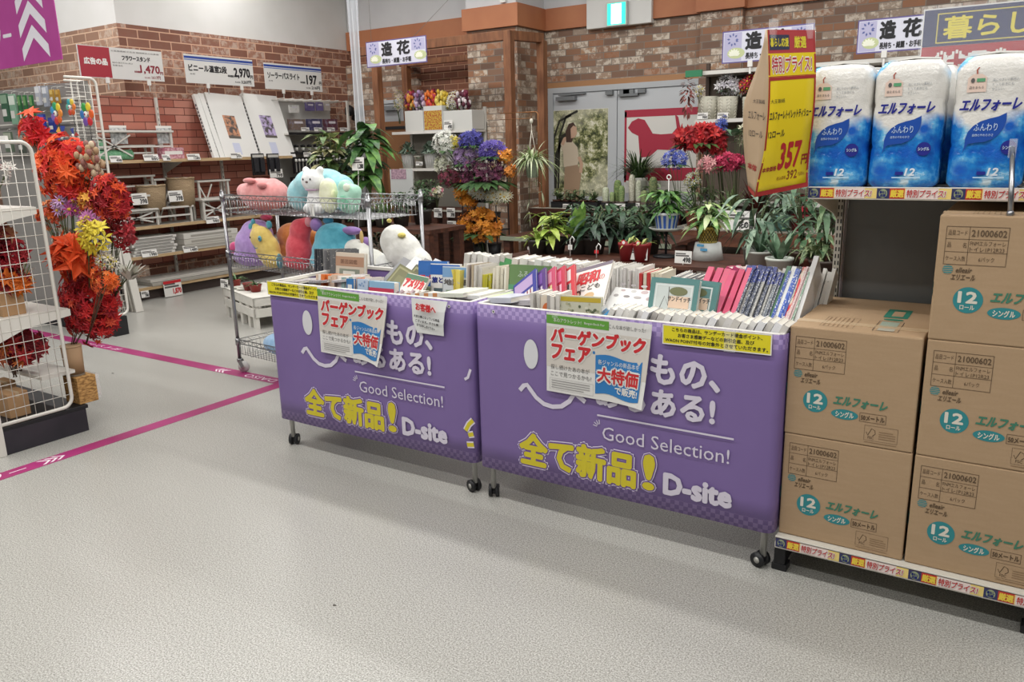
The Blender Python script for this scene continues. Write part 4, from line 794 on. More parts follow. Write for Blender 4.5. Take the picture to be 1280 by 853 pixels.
row(px(614, 340, .34), px(636, 340, .34), .32, ZF, 6, .18, .27, ['#d8d1c2', '#cabfae', '#e3ded2'], 'cream spined book next to the green covered one', 'cream spined books', .04, -.05)
def d_map(q, d, h): q.text('ふるさと', B(.05, h - .06), X(.11), Z(.03), mat('#b9c9b4', .4), .0006, .03); q.quad(B(.0, h * .1), X(d), Z(h * .55), mat('#5f9a78', .4), .0003); q.poly([B(.03, .05), B(.15, .04), B(.19, .1), B(.14, .16), B(.05, .14)], mat('#8a9a5c', .4)); q.poly([B(.14, .11), B(.2, .1), B(.2, .17)], mat('#4a86c4', .4)); q.poly([B(.0, .09), B(.03, .1), B(.02, .15), B(0, .16)], mat('#4a86c4', .4))
p0 = at_y(637, 350, .34); cover((p0.x, .31, ZF), .02, .22, .285, '#6d8a5c', 'green map covered book ending the row beside the second wagon', (-.1, .02, .22), d_map)
p0 = at_y(612, 318, .5); book((p0.x, .48, .90), .09, .16, .22, '#3f8a4c', 'green topped large book behind the cream spined row', None, (-.35, .2, 0), 'plain')
row(px(575, 320, .55), px(625, 320, .55), .54, ZF, 7, .08, .30, WH, 'tall white book behind the yellow guidebooks', 'tall white books at the wagon back', .15)
row(px(396, 358, .08), px(462, 360, .08), .06, .885, 15, .13, .135, ['#e2d9d2', '#c43f3c', '#dcd3cc', '#d9763c', '#e6e0da', '#8aa3a0', '#d3b9a4'], 'small paperback standing in the front row of the wagon', 'small front row paperbacks', 0, -.12)
def d_rd(q, d, h): q.quad(B(0, 0), X(d), Z(h * .75), mat('#c9405a', .4), .0003); [q.disc(B(.02 + .025 * k, .02 + .02 * (k % 3)), X(.014), Z(.01), mat('#ead9dc', .4), 8, .0006) for k in range(5)]
p0 = at_y(463, 364, .05); cover((p0.x, .03, .885), .05, .165, .13, '#8fb6d2', 'sky blue and crimson covered book ending the small paperback row', (-.1, 0, .06), d_rd)
p0 = at_y(436, 362, .06); cover((p0.x, .035, .885), .02, .05, .13, '#3a78b0', 'bright blue small book within the small paperback row', (-.1, 0, .02), lambda q, d, h: q.quad(B(.01, .05), X(.03), Z(.05), WHITE, .0004))
p0 = at_y(450, 362, .06); cover((p0.x, .03, .885), .02, .075, .135, '#b7c6d8', 'pale blue patterned small book before the crimson one', (-.1, 0, .02), lambda q, d, h: [q.disc(B(rnd(.008, d - .008), rnd(.01, h - .01)), X(.006), Z(.006), mat('#7f9cc0', .4), 7, .0004) for k in range(22)])
for i in range(5): p0 = at_y(342 + 14 * i, 350, .06); book((p0.x + .12, .04 + .05 * (i % 2), .965 + .008 * i), .012, .17, .14, ('#9a979a', '#b2aeae', '#8c8a90', '#a9a5a2', '#b8b2b4')[i], 'grey film-wrapped booklet lying in the front pile, %s from the left' % ORD[i], 'grey film-wrapped booklets', (0, PI / 2 - .1, .1 * i - .2), 'dense')
for i in range(4): book((px(345 + 15 * i, 352, .1), .05, ZF), .09, .2, .138, '#8f8a88', 'grey book block standing under the film-wrapped booklets, %s from the left' % ORD[i], 'grey books under the front pile', (0, 0, 0))
for i in range(6): p0 = at_y(474 + 6 * i, 364, .04); book((p0.x, .02, .90), .012, .11, .105 + .004 * i, pick(['#d8c9cc', '#b9a0a8', '#e3dcd8']), 'pale pink spined thin paperback leaning mid front row, %s from the left' % ORD[i], 'pale pink thin paperbacks', (-.6, .55, -.1), 'dark')
def d_gr(q, d, h): q.quad(B(0, 0), X(d), Z(h * .55), mat('#b5bd3a', .4), .0003); [q.quad(B(.02 + .05 * k, h * .8), X(.025), Z(.02), mat('#c98a5a', .4), .0004) for k in range(4)]
p0 = at_y(508, 368, .05); cover((p0.x, .02, .87), .035, .21, .10, '#dedad2', 'lime and white book lying tilted in the front row', (-.15, -.06, .18), d_gr)
for i, (c_, lb) in enumerate((('#dfe3d2', 'pale green book lying flat near the shared wagon corner'), ('#e9e9e4', 'white flat book under the pale green one'), ('#c9d6a8', 'green striped book lying flat beside the lime one'), ('#e6e5df', 'white flat book nearest the white customer notice'))):
    p0 = at_y(530 + 16 * i, 372, .04); book((p0.x + .09, .05 + .03 * i, .985 - .008 * i), .02, .2, .15, c_, lb, None, (-.1, PI / 2 - .08, -.2), 'plain')
for i in range(5): book((px(505 + 18 * i, 365, .1), .06, ZF), .07, .16, .138, '#c4beb6', 'cream book block standing under the flat books, %s from the left' % ORD[i], 'cream books under the flat pile', (0, 0, 0))
# ---------------------------------------------------------------- chrome wire rack with plush toys
WIRE = mat('#a9a9ab', .3, .9)
rk = thing('wire_rack', 'chrome three-tier wire basket rack on wheels filled with plush toys', 'rack', (-4.385, .90, 0), -.085)
RL, RD = 1.60, .47
def basket(zr, zb, dx):
    m = MB()
    for z in (zr, zr - .032): m.tube([(0, 0, z), (RL, 0, z), (RL, RD, z), (0, RD, z)], .004, WIRE, 5, closed=True)
    for a, b in (((0, 0), (RL, 0)), ((RL, 0), (RL, RD)), ((RL, RD), (0, RD)), ((0, RD), (0, 0))):
        L = math.dist(a, b); n = int(L / .04); P = lambda t, z: (a[0] + (b[0] - a[0]) * t, a[1] + (b[1] - a[1]) * t, z)
        m.tube([P(i / n, zr if i % 2 else zr - .032) for i in range(n + 1)], .0025, WIRE, 4)
        k = int(L / .034)
        for i in range(k): t_ = (i + .5) / k; m.tube([P(t_, zr - .032), P(t_, zb)], .0022, WIRE, 4)
    for i in range(int(RD / .034)): m.tube([(0, (i + .5) * .034, zb), (RL, (i + .5) * .034, zb)], .0022, WIRE, 4)
    for i in range(5): m.tube([(RL * (i + .5) / 5, 0, zb), (RL * (i + .5) / 5, RD, zb)], .003, WIRE, 4)
    for x, y in ((0, 0), (RL, 0), (RL, RD), (0, RD)): m.cyl((x, y, zr - .045), (x, y, zr + .008), .019, CHROME, n=12)
    return m.build('wire_basket', rk)
for zr, zb in ((1.375, 1.245), (.955, .835), (.265, .145)): basket(zr, zb, 0)
for x, y in ((0, 0), (RL, 0), (RL, RD), (0, RD)):
    p = MB().tube([(x, y, .10), (x, y, 1.40)], .0135, CHROME, 12).lathe([(.0135, 1.40), (.012, 1.408), (.001, 1.411)], CHROME, 12, (x, y, 0)).build('post', rk)
    a = .4 + 2 * x; d = V((math.cos(a), math.sin(a), 0)); e = V((-d.y, d.x, 0)); c = V((x, y, .045)) + d * .03
    MB().cyl(c - e * .012, c + e * .012, .045, mat('#c8c6c2', .5), n=22).cyl(c - e * .014, c + e * .014, .02, STEEL, n=14).bar(V((x, y, .1)) - e * .018, c - e * .018, .03, .004, CHROME, e).bar(V((x, y, .1)) + e * .018, c + e * .018, .03, .004, CHROME, e).cyl((x, y, .085), (x, y, .11), .022, CHROME).build('caster', p)
MB().box(1.0, .02, 1.25, 1.03, .03, 1.33, PAPER).build('price_tag', rk)

def fleece(c1, c2): return noisy('plush_' + c1[1:], c1, c2, 26, .95, 4, .5, Sheen_Weight=.4)
EYE = mat('#22242c', .3)
def plush(name, label, p, rz, body, col, col2, extras=(), eyes=(), rm=.012, extra_cat='plush toy'):
    """body: balls melted into one soft body; extras: (name, balls, colour) sewn-on parts; eyes: points"""
    t = thing(name, label, extra_cat, p, rz, 'plush toys in the wire rack')
    m = MB(); fl = fleece(col, col2)
    sx = 1.36 if p[2] < 1.2 and rm > .01 else 1.0
    for c, r in body: m.ball((c[0] * sx, c[1], c[2] * 1.06), (r[0] * sx, r[1], r[2] * 1.06) if isinstance(r, tuple) else r, fl, 14, 9)
    b = m.build('body', t, remesh=rm, smooth=9)
    for nm, balls, c in extras:
        m = MB()
        for cc, r in balls: m.ball((cc[0] * sx, cc[1], cc[2] * 1.06), r, fleece(c, c), 12, 8)
        m.build(nm, t, remesh=.009 if min(min(r) if isinstance(r, tuple) else r for _, r in balls) > .015 else 0, smooth=4 if min(min(r) if isinstance(r, tuple) else r for _, r in balls) > .015 else 0)
    if eyes:
        m = MB()
        for e in eyes: m.ball((e[0] * sx, e[1] - .004, e[2] * 1.06), (.006, .004, .008), EYE, 8, 6)
        m.build('eyes', t)
    return t
def pos(u, v, y, dz=0): q = at_y(u, v, y); return (q.x, q.y, q.z + dz)
# top basket
zt_ = 1.25
q = at_y(325, 250, 1.05); plush('pig_plush', 'pink pig-like plush lying in the top wire basket', (q.x, 1.08, 1.265), .0, [((0, 0, .10), (.21, .13, .115)), ((-.17, -.02, .12), (.06, .07, .06)), ((.14, 0, .10), (.1, .11, .1)), ((.02, -.06, .17), (.1, .05, .04)), ((-.07, .02, .185), (.05, .05, .03)), ((.12, .0, .18), (.06, .05, .035))], '#d98d8c', '#e59f9c', [('arm', [((.0, -.11, .2), (.07, .03, .022))], '#d08482'), ('arm', [((.12, -.10, .17), (.05, .03, .025))], '#d08482')])
q = at_y(402, 245, 1.1); plush('cushion_plush', 'large sky blue ring plush behind the white bear plush, top basket', (q.x, 1.10, 1.265), 0, [((-.19, 0, .10), (.12, .11, .12)), ((-.11, 0, .17), (.12, .11, .1)), ((.02, .03, .2), (.16, .1, .075)), ((.16, .02, .15), (.12, .10, .09)), ((.23, 0, .08), (.08, .09, .09)), ((0, .04, .07), (.22, .07, .08))], '#8cc4cd', '#a2d3d9')
q = at_y(391, 235, .98); plush('bear_plush', 'white bear plush with small ears sitting in the top wire basket', (q.x, 1.005, 1.265), .1, [((0, 0, .07), (.075, .055, .09)), ((.0, -.02, .2), (.092, .07, .076)), ((-.045, -.03, .02), (.05, .04, .035)), ((.045, -.03, .02), (.05, .04, .035)), ((-.064, -.01, .268), .028), ((.064, -.01, .268), .028)], '#e3e3e2', '#efefee', [('nose', [((0, -.085, .195), (.012, .008, .008))], '#6b5a58'), ('scarf', [((0, -.035, .145), (.06, .035, .012))], '#c8a7c4')], [(-.032, -.081, .212), (.032, -.081, .212)], .01)
q = at_y(409, 243, 1.0); plush('chick_plush', 'cream round plush beside the white bear in top basket', (q.x + .03, .985, 1.265), 0, [((0, 0, .10), (.082, .055, .11)), ((0, 0, .15), (.072, .052, .07))], '#e0e2bd', '#ebecd0', [('wing', [((.07, -.02, .1), (.02, .03, .05))], '#d6d9ad')], (), .01)
q = at_y(436, 252, 1.0); plush('frog_plush', 'mint green plush with dark belly patch in top basket corner', (q.x, 1.0, 1.265), 0, [((0, 0, .08), (.1, .06, .09)), ((-.02, 0, .16), (.06, .05, .05)), ((.06, 0, .13), (.05, .05, .05))], '#a3d6bd', '#b4e0ca', [('belly', [((.0, -.052, .07), (.05, .016, .05))], '#79b89a'), ('face', [((.03, -.04, .16), (.035, .02, .03))], '#dfe8d2')], (), .01)
# middle basket
zm = .845
q = at_y(312, 305, 1.0); plush('dragon_plush', 'lilac round plush with magenta tail at the end of middle basket', (q.x + .02, 1.04, zm + .005), 0, [((0, 0, .13), (.15, .12, .15)), ((.02, 0, .22), (.11, .1, .10)), ((-.03, -.02, .05), (.13, .11, .07))], '#a786c6', '#b798d4', [('tail', [((-.165, -.02, .10), (.05, .04, .055))], '#cc4f80'), ('horn', [((.11, .0, .335), (.06, .04, .025))], '#b23a5a')])
q = at_y(335, 306, .98); plush('dino_plush', 'yellow smiling plush with blue horns leaning forward in middle basket', (q.x, .965, zm + .005), 0, [((-.035, 0, .20), (.085, .06, .085)), ((.0, .01, .12), (.09, .062, .11)), ((.04, 0, .05), (.085, .06, .06)), ((-.075, 0, .275), (.025, .022, .03))], '#d8bb62', '#e3c972', [('horn', [((-.115, .0, .27), (.022, .018, .032)), ((-.09, 0, .305), (.02, .018, .03))], '#4f9fb0'), ('horn', [((.02, .02, .29), (.03, .02, .035))], '#4f9fb0'), ('cheek', [((-.0, -.055, .2), (.018, .01, .022))], '#5aa0b5'), ('fin', [((.12, -.03, .05), (.02, .03, .06))], '#5b8f9a')], [(-.075, -.055, .205), (.005, -.064, .203)])
m = MB(); MB().tube([(q.x - .07, .965 - .062, zm + .16), (q.x - .05, .965 - .066, zm + .145), (q.x - .02, .965 - .068, zm + .15)], .003, mat('#3b6f8a', .8), 5).build('smile', bpy.data.objects['dino_plush'], loc=(-q.x, -.965, -zm - .005))
q = at_y(370, 300, 1.0); plush('fish_plush', 'coral red long plush standing between yellow and turquoise plushes', (q.x, 1.02, zm + .005), 0, [((0, 0, .12), (.085, .08, .14)), ((.02, 0, .25), (.07, .06, .09)), ((.06, .02, .30), (.05, .05, .05)), ((-.03, 0, .04), (.09, .08, .05))], '#cf4250', '#da5560', [('frill', [((.1, -.01, .32), (.03, .03, .04))], '#e0949a')])
q = at_y(358, 276, 1.12); plush('fox_plush', 'orange plush lying behind the coral red one', (q.x, 1.19, zm + .06), 0, [((0, 0, .14), (.14, .08, .10)), ((.1, 0, .12), (.09, .07, .09)), ((-.05, 0, .03), (.12, .08, .06))], '#d8813f', '#e0904e')
q = at_y(418, 298, 1.02); plush('whale_plush', 'turquoise dome plush with lilac fins in middle basket', (q.x - .02, 1.045, zm + .005), 0, [((0, 0, .12), (.16, .12, .13)), ((0, 0, .20), (.13, .11, .12)), ((-.06, 0, .06), (.12, .11, .07))], '#4fa6bd', '#60b5c9', [('fin', [((-.115, -.02, .30), (.05, .04, .05))], '#a37fc0'), ('fin', [((.12, .0, .27), (.09, .05, .03)), ((.2, .02, .2), (.04, .04, .035))], '#9a78b8'), ('crest', [((-.04, 0, .33), (.05, .03, .028))], '#3a86a8')])
q = at_y(455, 312, 1.0); plush('seal_plush', 'cream white plush with yellow tufts beside the chrome post', (q.x - .02, 1.03, zm + .005), 0, [((0, 0, .08), (.13, .11, .09)), ((-.06, 0, .15), (.08, .07, .07)), ((.08, 0, .06), (.1, .1, .07))], '#dcdbd2', '#e8e7df', [('tuft', [((-.01, -.01, .235), (.014, .014, .045))], '#d9b878'), ('ear', [((-.11, 0, .215), (.022, .018, .04))], '#e0c9a0')])
q = at_y(487, 315, 1.0); plush('seal_plush', 'white long plush lying behind the paper-white one near shelf end', (q.x, 1.04, zm + .005), .1, [((-.05, 0, .06), (.12, .09, .07)), ((.05, 0, .07), (.12, .09, .06)), ((.13, 0, .05), (.08, .08, .05))], '#dedfda', '#eaeae6')
q = at_y(508, 300, .95); plush('whale_plush', 'tall white whale-like plush with yellow fin outside the chrome post', (q.x - .05, 1.0, zm + .0), 0, [((-.06, 0, .22), (.095, .08, .115)), ((-.02, 0, .17), (.11, .09, .12)), ((.05, 0, .10), (.10, .09, .10)), ((.10, 0, .045), (.08, .08, .055))], '#e0dfd6', '#ebeae3', [('fin', [((.012, -.055, .275), (.034, .028, .018))], '#d9c96a'), ('tuft', [((-.09, -.01, .355), (.018, .015, .014))], '#d9c96a')])
# low basket
q = at_y(343, 426, 1.0); plush('cushion_plush', 'pale blue plush lying in the lowest basket behind the wagon', (q.x + .1, 1.02, .16), 0, [((0, 0, .08), (.16, .13, .085)), ((.1, 0, .09), (.1, .1, .08))], '#8fb7dd', '#a2c6e6')

# ---------------------------------------------------------------- foliage helpers
def g2(a, b, nm=None): return noisy('leaf_' + a[1:] + b[1:], a, b, 18, .45, 2)
STEM = mat('#4d5a35', .6); TWIG = mat('#5b4634', .7)
def rvec(up=0):
    while True:
        d = V((rnd(-1, 1), rnd(-1, 1), rnd(-1 + up, 1)))
        if .1 < d.length < 1: return d.normalized()
def star(m, c, d, r, mt, n=7, inner=.38):
    d = V(d).normalized(); x, y = frame_of(d); a0 = rnd(0, 6.28); vs = [V(c) - d * r * .12]
    for k in range(2 * n): a = a0 + PI * k / n; R_ = r * (1 if k % 2 == 0 else inner) * (1 if k % 4 == 0 or k % 2 else .72); vs.append(V(c) + (x * math.cos(a) + y * math.sin(a)) * R_ + d * (.1 * r * (k % 2)))
    m.add(vs, [(0, 1 + k, 1 + (k + 1) % (2 * n)) for k in range(2 * n)], mt)
def petals(m, c, d, r, mt, n=5, centre=None, cup=.3):
    d = V(d).normalized(); x, y = frame_of(d); c = V(c); a0 = rnd(0, 6.28)
    for k in range(n):
        a = a0 + 2 * PI * k / n; u = x * math.cos(a) + y * math.sin(a); s_ = d.cross(u); w_ = r * 1.9 / n
        m.add([c, c + u * r * .5 - s_ * w_ * .5 + d * r * cup * .6, c + u * r + d * r * cup, c + u * r * .5 + s_ * w_ * .5 + d * r * cup * .6], [(0, 1, 2, 3)], mt, True)
    if centre: m.ball(c + d * r * .08, r * .2, centre, 6, 4)
def bouquet(name, label, p, size, kind, cols, n, r, base=None, group='artificial autumn flowers', cat='artificial flowers', lean=(0, 0), stems=6, leafcol=None):
    """blooms packed in an ellipsoid round p, stems running down to base"""
    t = thing(name, label, cat, p, 0, group); m = MB(); ms = [mat(c, .6) for c in cols]; S = V(size)
    for i in range(n):
        d = rvec(.35); k = rnd(.55, 1) ; c = V((d.x * S.x * k, d.y * S.y * k, d.z * S.z * k)); out = (d + V((.2, -.6, .2)) * .8).normalized(); mt = pick(ms)
        if kind == 'star': star(m, c, out, r * rnd(.7, 1.2), mt)
        elif kind == 'petal': petals(m, c, out, r * rnd(.8, 1.15), mt, 5, YELP if len(cols) < 3 else None)
        elif kind == 'daisy': petals(m, c, out, r * rnd(.8, 1.15), mt, 9, mat('#c9a52c', .6))
        elif kind == 'bud': m.ball(c, (r * .7, r * .7, r), mt, 6, 5)
        elif kind == 'round':
            for _ in range(3): petals(m, c, (out + rvec() * .5), r * rnd(.7, 1), mt, 4, None, .2)
        elif kind == 'blade': m.leaf((c.x * .2, c.y * .2, -S.z), V((d.x * S.x, d.y * S.y, abs(d.z) * S.z + S.z * .9)), S.z * rnd(1.2, 2), r, mt, .25, 4)
    m.build('blooms', t)
    b = V(base) - V(p) if base else V((lean[0], lean[1], -S.z * 1.9)); m = MB()
    for i in range(stems): d = rvec(.5); m.tube([b + V((rnd(-.01, .01), rnd(-.01, .01), 0)), b * .45 + V((d.x * S.x * .3, d.y * S.y * .3, 0)), V((d.x * S.x * .6, d.y * S.y * .6, d.z * S.z * .4))], .003, STEM if kind != 'star' else TWIG, 4)
    if leafcol:
        lm = g2(*leafcol)
        for i in range(max(4, n // 6)): d = rvec(.2); m.leaf((d.x * S.x * .4, d.y * S.y * .4, -S.z * .5), (d.x, d.y, .2), S.x * rnd(.7, 1.1), S.x * .3, lm, .4)
    m.build('stems', t); return t

# ---------------------------------------------------------------- white rack with autumn flowers
RW = mat('#d8d4cb', .45); KR = mat('#b08a63', .75)
XR = -4.13
fr = thing('flower_rack', 'white metal rack with mesh end panel on black plinth, autumn flowers', 'display rack', (XR, -.99, 0))
MB().box(-1.5, 0, 0, 0, .52, .145, noisy('plinth_black', '#25222a', '#302b33', 6, .5)).box(-1.5, 0, .145, .003, .535, .168, BLACK).build('plinth', fr, bevel=.003)
m = MB()
def rpanel(m, x, y0, y1, z0, z1, rt, rb, dx, dz, rr=.011):
    pts = [(x, y0, z0)]; k = 5; R_ = .06
    if rb: pts += [(x, y1 - R_ + R_ * math.sin(a), z0 + R_ - R_ * math.cos(a)) for a in [PI / 2 * i / k for i in range(k + 1)]]
    else: pts.append((x, y1, z0))
    if rt: pts += [(x, y1 - R_ + R_ * math.cos(a), z1 - R_ + R_ * math.sin(a)) for a in [PI / 2 * i / k for i in range(k + 1)]]
    else: pts.append((x, y1, z1))
    pts.append((x, y0, z1)); m.tube(pts, rr, RW, 8)
    n = int((y1 - y0) / dx)
    for i in range(1, n): m.tube([(x, y0 + (y1 - y0) * i / n, z0), (x, y0 + (y1 - y0) * i / n, z1)], .0022, RW, 4)
    n = int((z1 - z0) / dz)
    for i in range(1, n): m.tube([(x, y0, z0 + (z1 - z0) * i / n), (x, y1, z0 + (z1 - z0) * i / n)], .0022, RW, 4)
rpanel(m, 0, .01, .445, .185, 1.765, True, True, .052, .075); m.build('mesh_panel', fr)
for x in (-.01, -1.48): MB().box(x - .02, -.01, .0, x + .02, .03, 1.78, RW).build('upright', fr, bevel=.003)
for z, d in ((.76, .52), (1.38, .42)):
    s_ = MB().box(-1.48, .02, z, -.02, d, z + .022, RW).build('shelf', fr)
    a = MB(); a.add([(-.004, .03, z + .02), (-.004, d, z + .02), (-.004, d, z - .02), (-.004, .25, z - .05), (-.004, .03, z - .13)], [(0, 1, 2, 3, 4)], RW); a.build('shelf_bracket', fr, solid=.005)
MB().box(-1.48, .30, .38, -.02, .50, .40, RW).build('lower_shelf', fr)
MB().box(-1.46, .33, 1.775, -.03, .345, 1.80, WHITE).build('label_strip', fr)
# boxes and tubes standing on the rack
for i, (x, y, z, w_, d_, h_, lb) in enumerate(((-.16, .25, .782, .13, .13, .15, 'plain kraft box standing on the mid shelf inside the mesh panel'), (-.34, .22, .782, .13, .13, .14, 'plain kraft box behind another on mid shelf of flower rack'), (-.2, .2, .168, .14, .12, .15, 'brown box standing on the black plinth behind mesh'), (-.42, .24, .168, .14, .12, .17, 'brown box further along the black plinth'))):
    t = thing('kraft_box', lb, 'box', (XR + x, -.99 + y, z)); MB().box(-w_ / 2, -d_ / 2, 0, w_ / 2, d_ / 2, h_, KR).build('box_body', t, bevel=.003); MB().box(-w_ / 2 - .001, -.01, h_ - .03, w_ / 2 + .001, .01, h_ + .001, CTOP).build('tape', t)
OSB = noisy('pressed_chip_board', '#8a6233', '#c79a5c', 34, .7, 5, .3, .4, .6, stretch=(1, 1, 2.6))
q = at_y(103, 497, -.38)
t = thing('planter_block', 'square chipboard planter at the black plinth corner', 'planter', (-4.24, -.44, .17)); MB().box(-.07, -.05, 0, .09, .07, .17, OSB).build('block', t, bevel=.002); MB().lathe([(.05, .165), (.052, .176), (.045, .176)], mat('#6f6252', .7), 14).build('liner', t)
t = thing('flower_pot', 'tan paper tube vase holding the big red maple branch', 'vase', (-4.27, -.43, .347)); MB().lathe([(.055, 0), (.06, .18), (.054, .18), (.05, .01)], mat('#ab8a69', .8), 18).build('tube', t); MB().lathe([(.061, .172), (.063, .182), (.06, .182)], mat('#b99a78', .8), 18).build('rim', t)
m = MB(); x0, y0, z0 = -4.14, -.46, .175
t = thing('acrylic_guard', 'clear acrylic guard on the plinth edge beside chipboard planter', 'guard', (x0 - .03, y0, z0)); MB().box(-.003, .0, 0, .0, .12, .16, CLEAR).build('side_sheet', t); MB().box(-.16, .12, 0, 0, .123, .16, CLEAR).build('front_sheet', t)
RDS = ['#b8202a', '#a51a26', '#c92c2c', '#8e1722']
FB = -4.3
def fl(u, v, y=-.3): return tuple(at_y(u, v, y))
bouquet('maple_branch', 'big bunch of red maple leaves hanging low beside the mesh panel', fl(112, 378, -.25), (.22, .16, .30), 'star', RDS + ['#d9583a', '#c02a22'], 420, .05, (-4.27, -.43, .50))
bouquet('maple_branch', 'orange maple leaf spray in front of the lowest red maple', fl(130, 352, -.32), (.12, .06, .10), 'star', ['#e2702f', '#d95a2a', '#e98a45'], 40, .04, fl(108, 430, -.35))
bouquet('maple_branch', 'bright red-orange maple branch at top beside the rounded panel corner', fl(80, 212, -.25), (.21, .15, .22), 'star', ['#d93a30', '#e2552c', '#c92a2c', '#e86a34'], 260, .06, fl(90, 265, -.25))
bouquet('maple_branch', 'red maple twig sticking up before the hanging packets', fl(40, 163, -.3), (.13, .06, .12), 'star', ['#cf2a30', '#b8222c', '#e2603a'], 22, .075, fl(62, 225, -.3))
bouquet('dried_buds', 'bunch of beige dried buds and thistles above the orange flowers', fl(113, 203, -.2), (.10, .08, .12), 'bud', ['#b9a184', '#a98a68', '#c9b59a', '#8f5f55'], 42, .024, fl(104, 250, -.2))
bouquet('berry_spray', 'hanging deep red berry spray under the bright maple branch', fl(88, 240, -.2), (.06, .05, .12), 'bud', ['#8c1a22', '#a32029'], 60, .014, fl(88, 200, -.2))
bouquet('chrysanthemum_bunch', 'orange chrysanthemum bunch beside the lilac daisies', fl(63, 268, -.3), (.09, .08, .10), 'round', ['#dc6a2c', '#e2803a', '#c94e2a'], 44, .035, fl(80, 330, -.3))
bouquet('daisy_bunch', 'lilac daisy bunch between orange and cream flowers', fl(79, 257, -.28), (.09, .06, .07), 'daisy', ['#b98fc9', '#c9a3d4'], 22, .042, fl(86, 320, -.28))
bouquet('daisy_bunch', 'cream and pink daisy bunch behind the lilac daisies', fl(94, 250, -.22), (.06, .05, .06), 'daisy', ['#e2c9a0', '#e0b0a8', '#e6d9b9'], 18, .04, fl(92, 320, -.22))
bouquet('daisy_bunch', 'magenta daisy bunch next to amber cosmos flowers', fl(95, 263, -.3), (.05, .05, .06), 'daisy', ['#8f2f6c', '#a23c7c'], 12, .045, fl(96, 330, -.3))
bouquet('cosmos_bunch', 'amber cosmos flower bunch beside the red leafy bunch', fl(114, 253, -.25), (.11, .07, .08), 'round', ['#d98a2a', '#c9662a', '#e0a23a', '#b04a2a'], 40, .034, fl(108, 330, -.25))
bouquet('maple_branch', 'crimson leafy bunch beside the amber cosmos flowers', fl(136, 250, -.2), (.13, .10, .16), 'star', ['#b01f28', '#c4342a', '#9a1a24', '#d9582e'], 220, .045, fl(120, 340, -.2))
bouquet('dahlia_stem', 'mauve pink dahlia below the amber cosmos bunch', fl(112, 276, -.33), (.07, .05, .05), 'daisy', ['#a5558f', '#b46aa0'], 12, .05, fl(106, 335, -.3))
bouquet('orchid_bunch', 'lemon yellow orchid bunch above the lower red maple', fl(117, 296, -.35), (.12, .07, .12), 'petal', ['#d2ba2a', '#dcc83c', '#c4a820'], 46, .05, fl(112, 370, -.3))
bouquet('rose_bunch', 'dark red rose bunch next to the yellow orchids', fl(150, 291, -.12), (.13, .08, .13), 'round', ['#9c1c26', '#84151f', '#b32730'], 46, .042, fl(136, 360, -.15))
bouquet('leaf_bunch', 'single large vermilion leaf bunch under the yellow orchids', fl(86, 322, -.38), (.14, .06, .10), 'star', ['#d9481f', '#e0592a', '#cc3a22'], 16, .15, fl(92, 370, -.35))
bouquet('fern_spray', 'silver grey fern spray arching beside the red maple', fl(160, 332, -.1), (.14, .10, .09), 'blade', ['#bdb9ad', '#cdc9bd', '#a9a698'], 34, .03, fl(140, 375, -.15))
bouquet('small_blossoms', 'small white blossom bunch between yellow orchids and silver fern', fl(132, 325, -.3), (.08, .05, .07), 'petal', ['#e6dfd2', '#d9cdb2'], 26, .028, fl(125, 375, -.3))
bouquet('small_blossoms', 'pale dried gypsophila bunch below the lilac daisies', fl(80, 298, -.25), (.11, .06, .08), 'bud', ['#c4b6a4', '#a8967f', '#d8cfc2', '#6f4a44'], 80, .012, fl(84, 340, -.3))
ins = 'artificial flowers behind the mesh panel'
bouquet('hydrangea_bunch', 'dusty pink hydrangea heads behind the mesh panel', (XR - .25, -.80, 1.46), (.2, .12, .16), 'round', ['#b98a8c', '#c49a9a', '#a97a80', '#c7a6a2'], 90, .05, (XR - .25, -.80, 1.2), ins)
bouquet('leaf_bunch', 'tan and brown leaves under the hydrangea behind the mesh', (XR - .22, -.76, 1.26), (.2, .1, .1), 'star', ['#b5834f', '#a06a48', '#c49a6a', '#7d2a2a'], 40, .07, (XR - .22, -.78, 1.0), ins)
bouquet('maple_branch', 'dark crimson leaves in the middle behind the mesh panel', (XR - .22, -.72, 1.13), (.2, .14, .12), 'star', ['#8f1a24', '#a82430', '#7a141e'], 110, .06, (XR - .2, -.75, .9), ins)
bouquet('leaf_bunch', 'orange and amber leaves standing on the mid shelf behind mesh', (XR - .2, -.72, .99), (.18, .12, .10), 'star', ['#c9661f', '#b8541f', '#d98a30', '#8a1d22'], 50, .075, (XR - .2, -.75, .80), ins)
bouquet('fern_spray', 'white plume spray crossing the orange leaves behind mesh', (XR - .1, -.66, 1.07), (.14, .06, .07), 'blade', ['#d8d3c6', '#c8c0b0'], 14, .025, (XR - .12, -.7, .85), ins)
bouquet('maple_branch', 'dark red leaves on the lower shelf behind the mesh panel', (XR - .25, -.72, .58), (.26, .16, .12), 'star', ['#7d1620', '#94202a', '#a52a2c', '#5e1018'], 160, .06, (XR - .25, -.7, .41), ins)
bouquet('leaf_bunch', 'orange leaf bunch among the dark red ones low behind mesh', (XR - .12, -.80, .56), (.1, .06, .07), 'star', ['#c9702f', '#a8542a'], 14, .07, (XR - .14, -.78, .41), ins)
bouquet('small_blossoms', 'white blossoms at the top behind the panel corner', (XR - .16, -.68, 1.60), (.16, .08, .08), 'petal', ['#d9d4cc', '#c2bcb4', '#c8a4a2'], 40, .03, (XR - .2, -.7, 1.42), ins)
# wire fence planter and shopping details low in the rack
MB_ = None
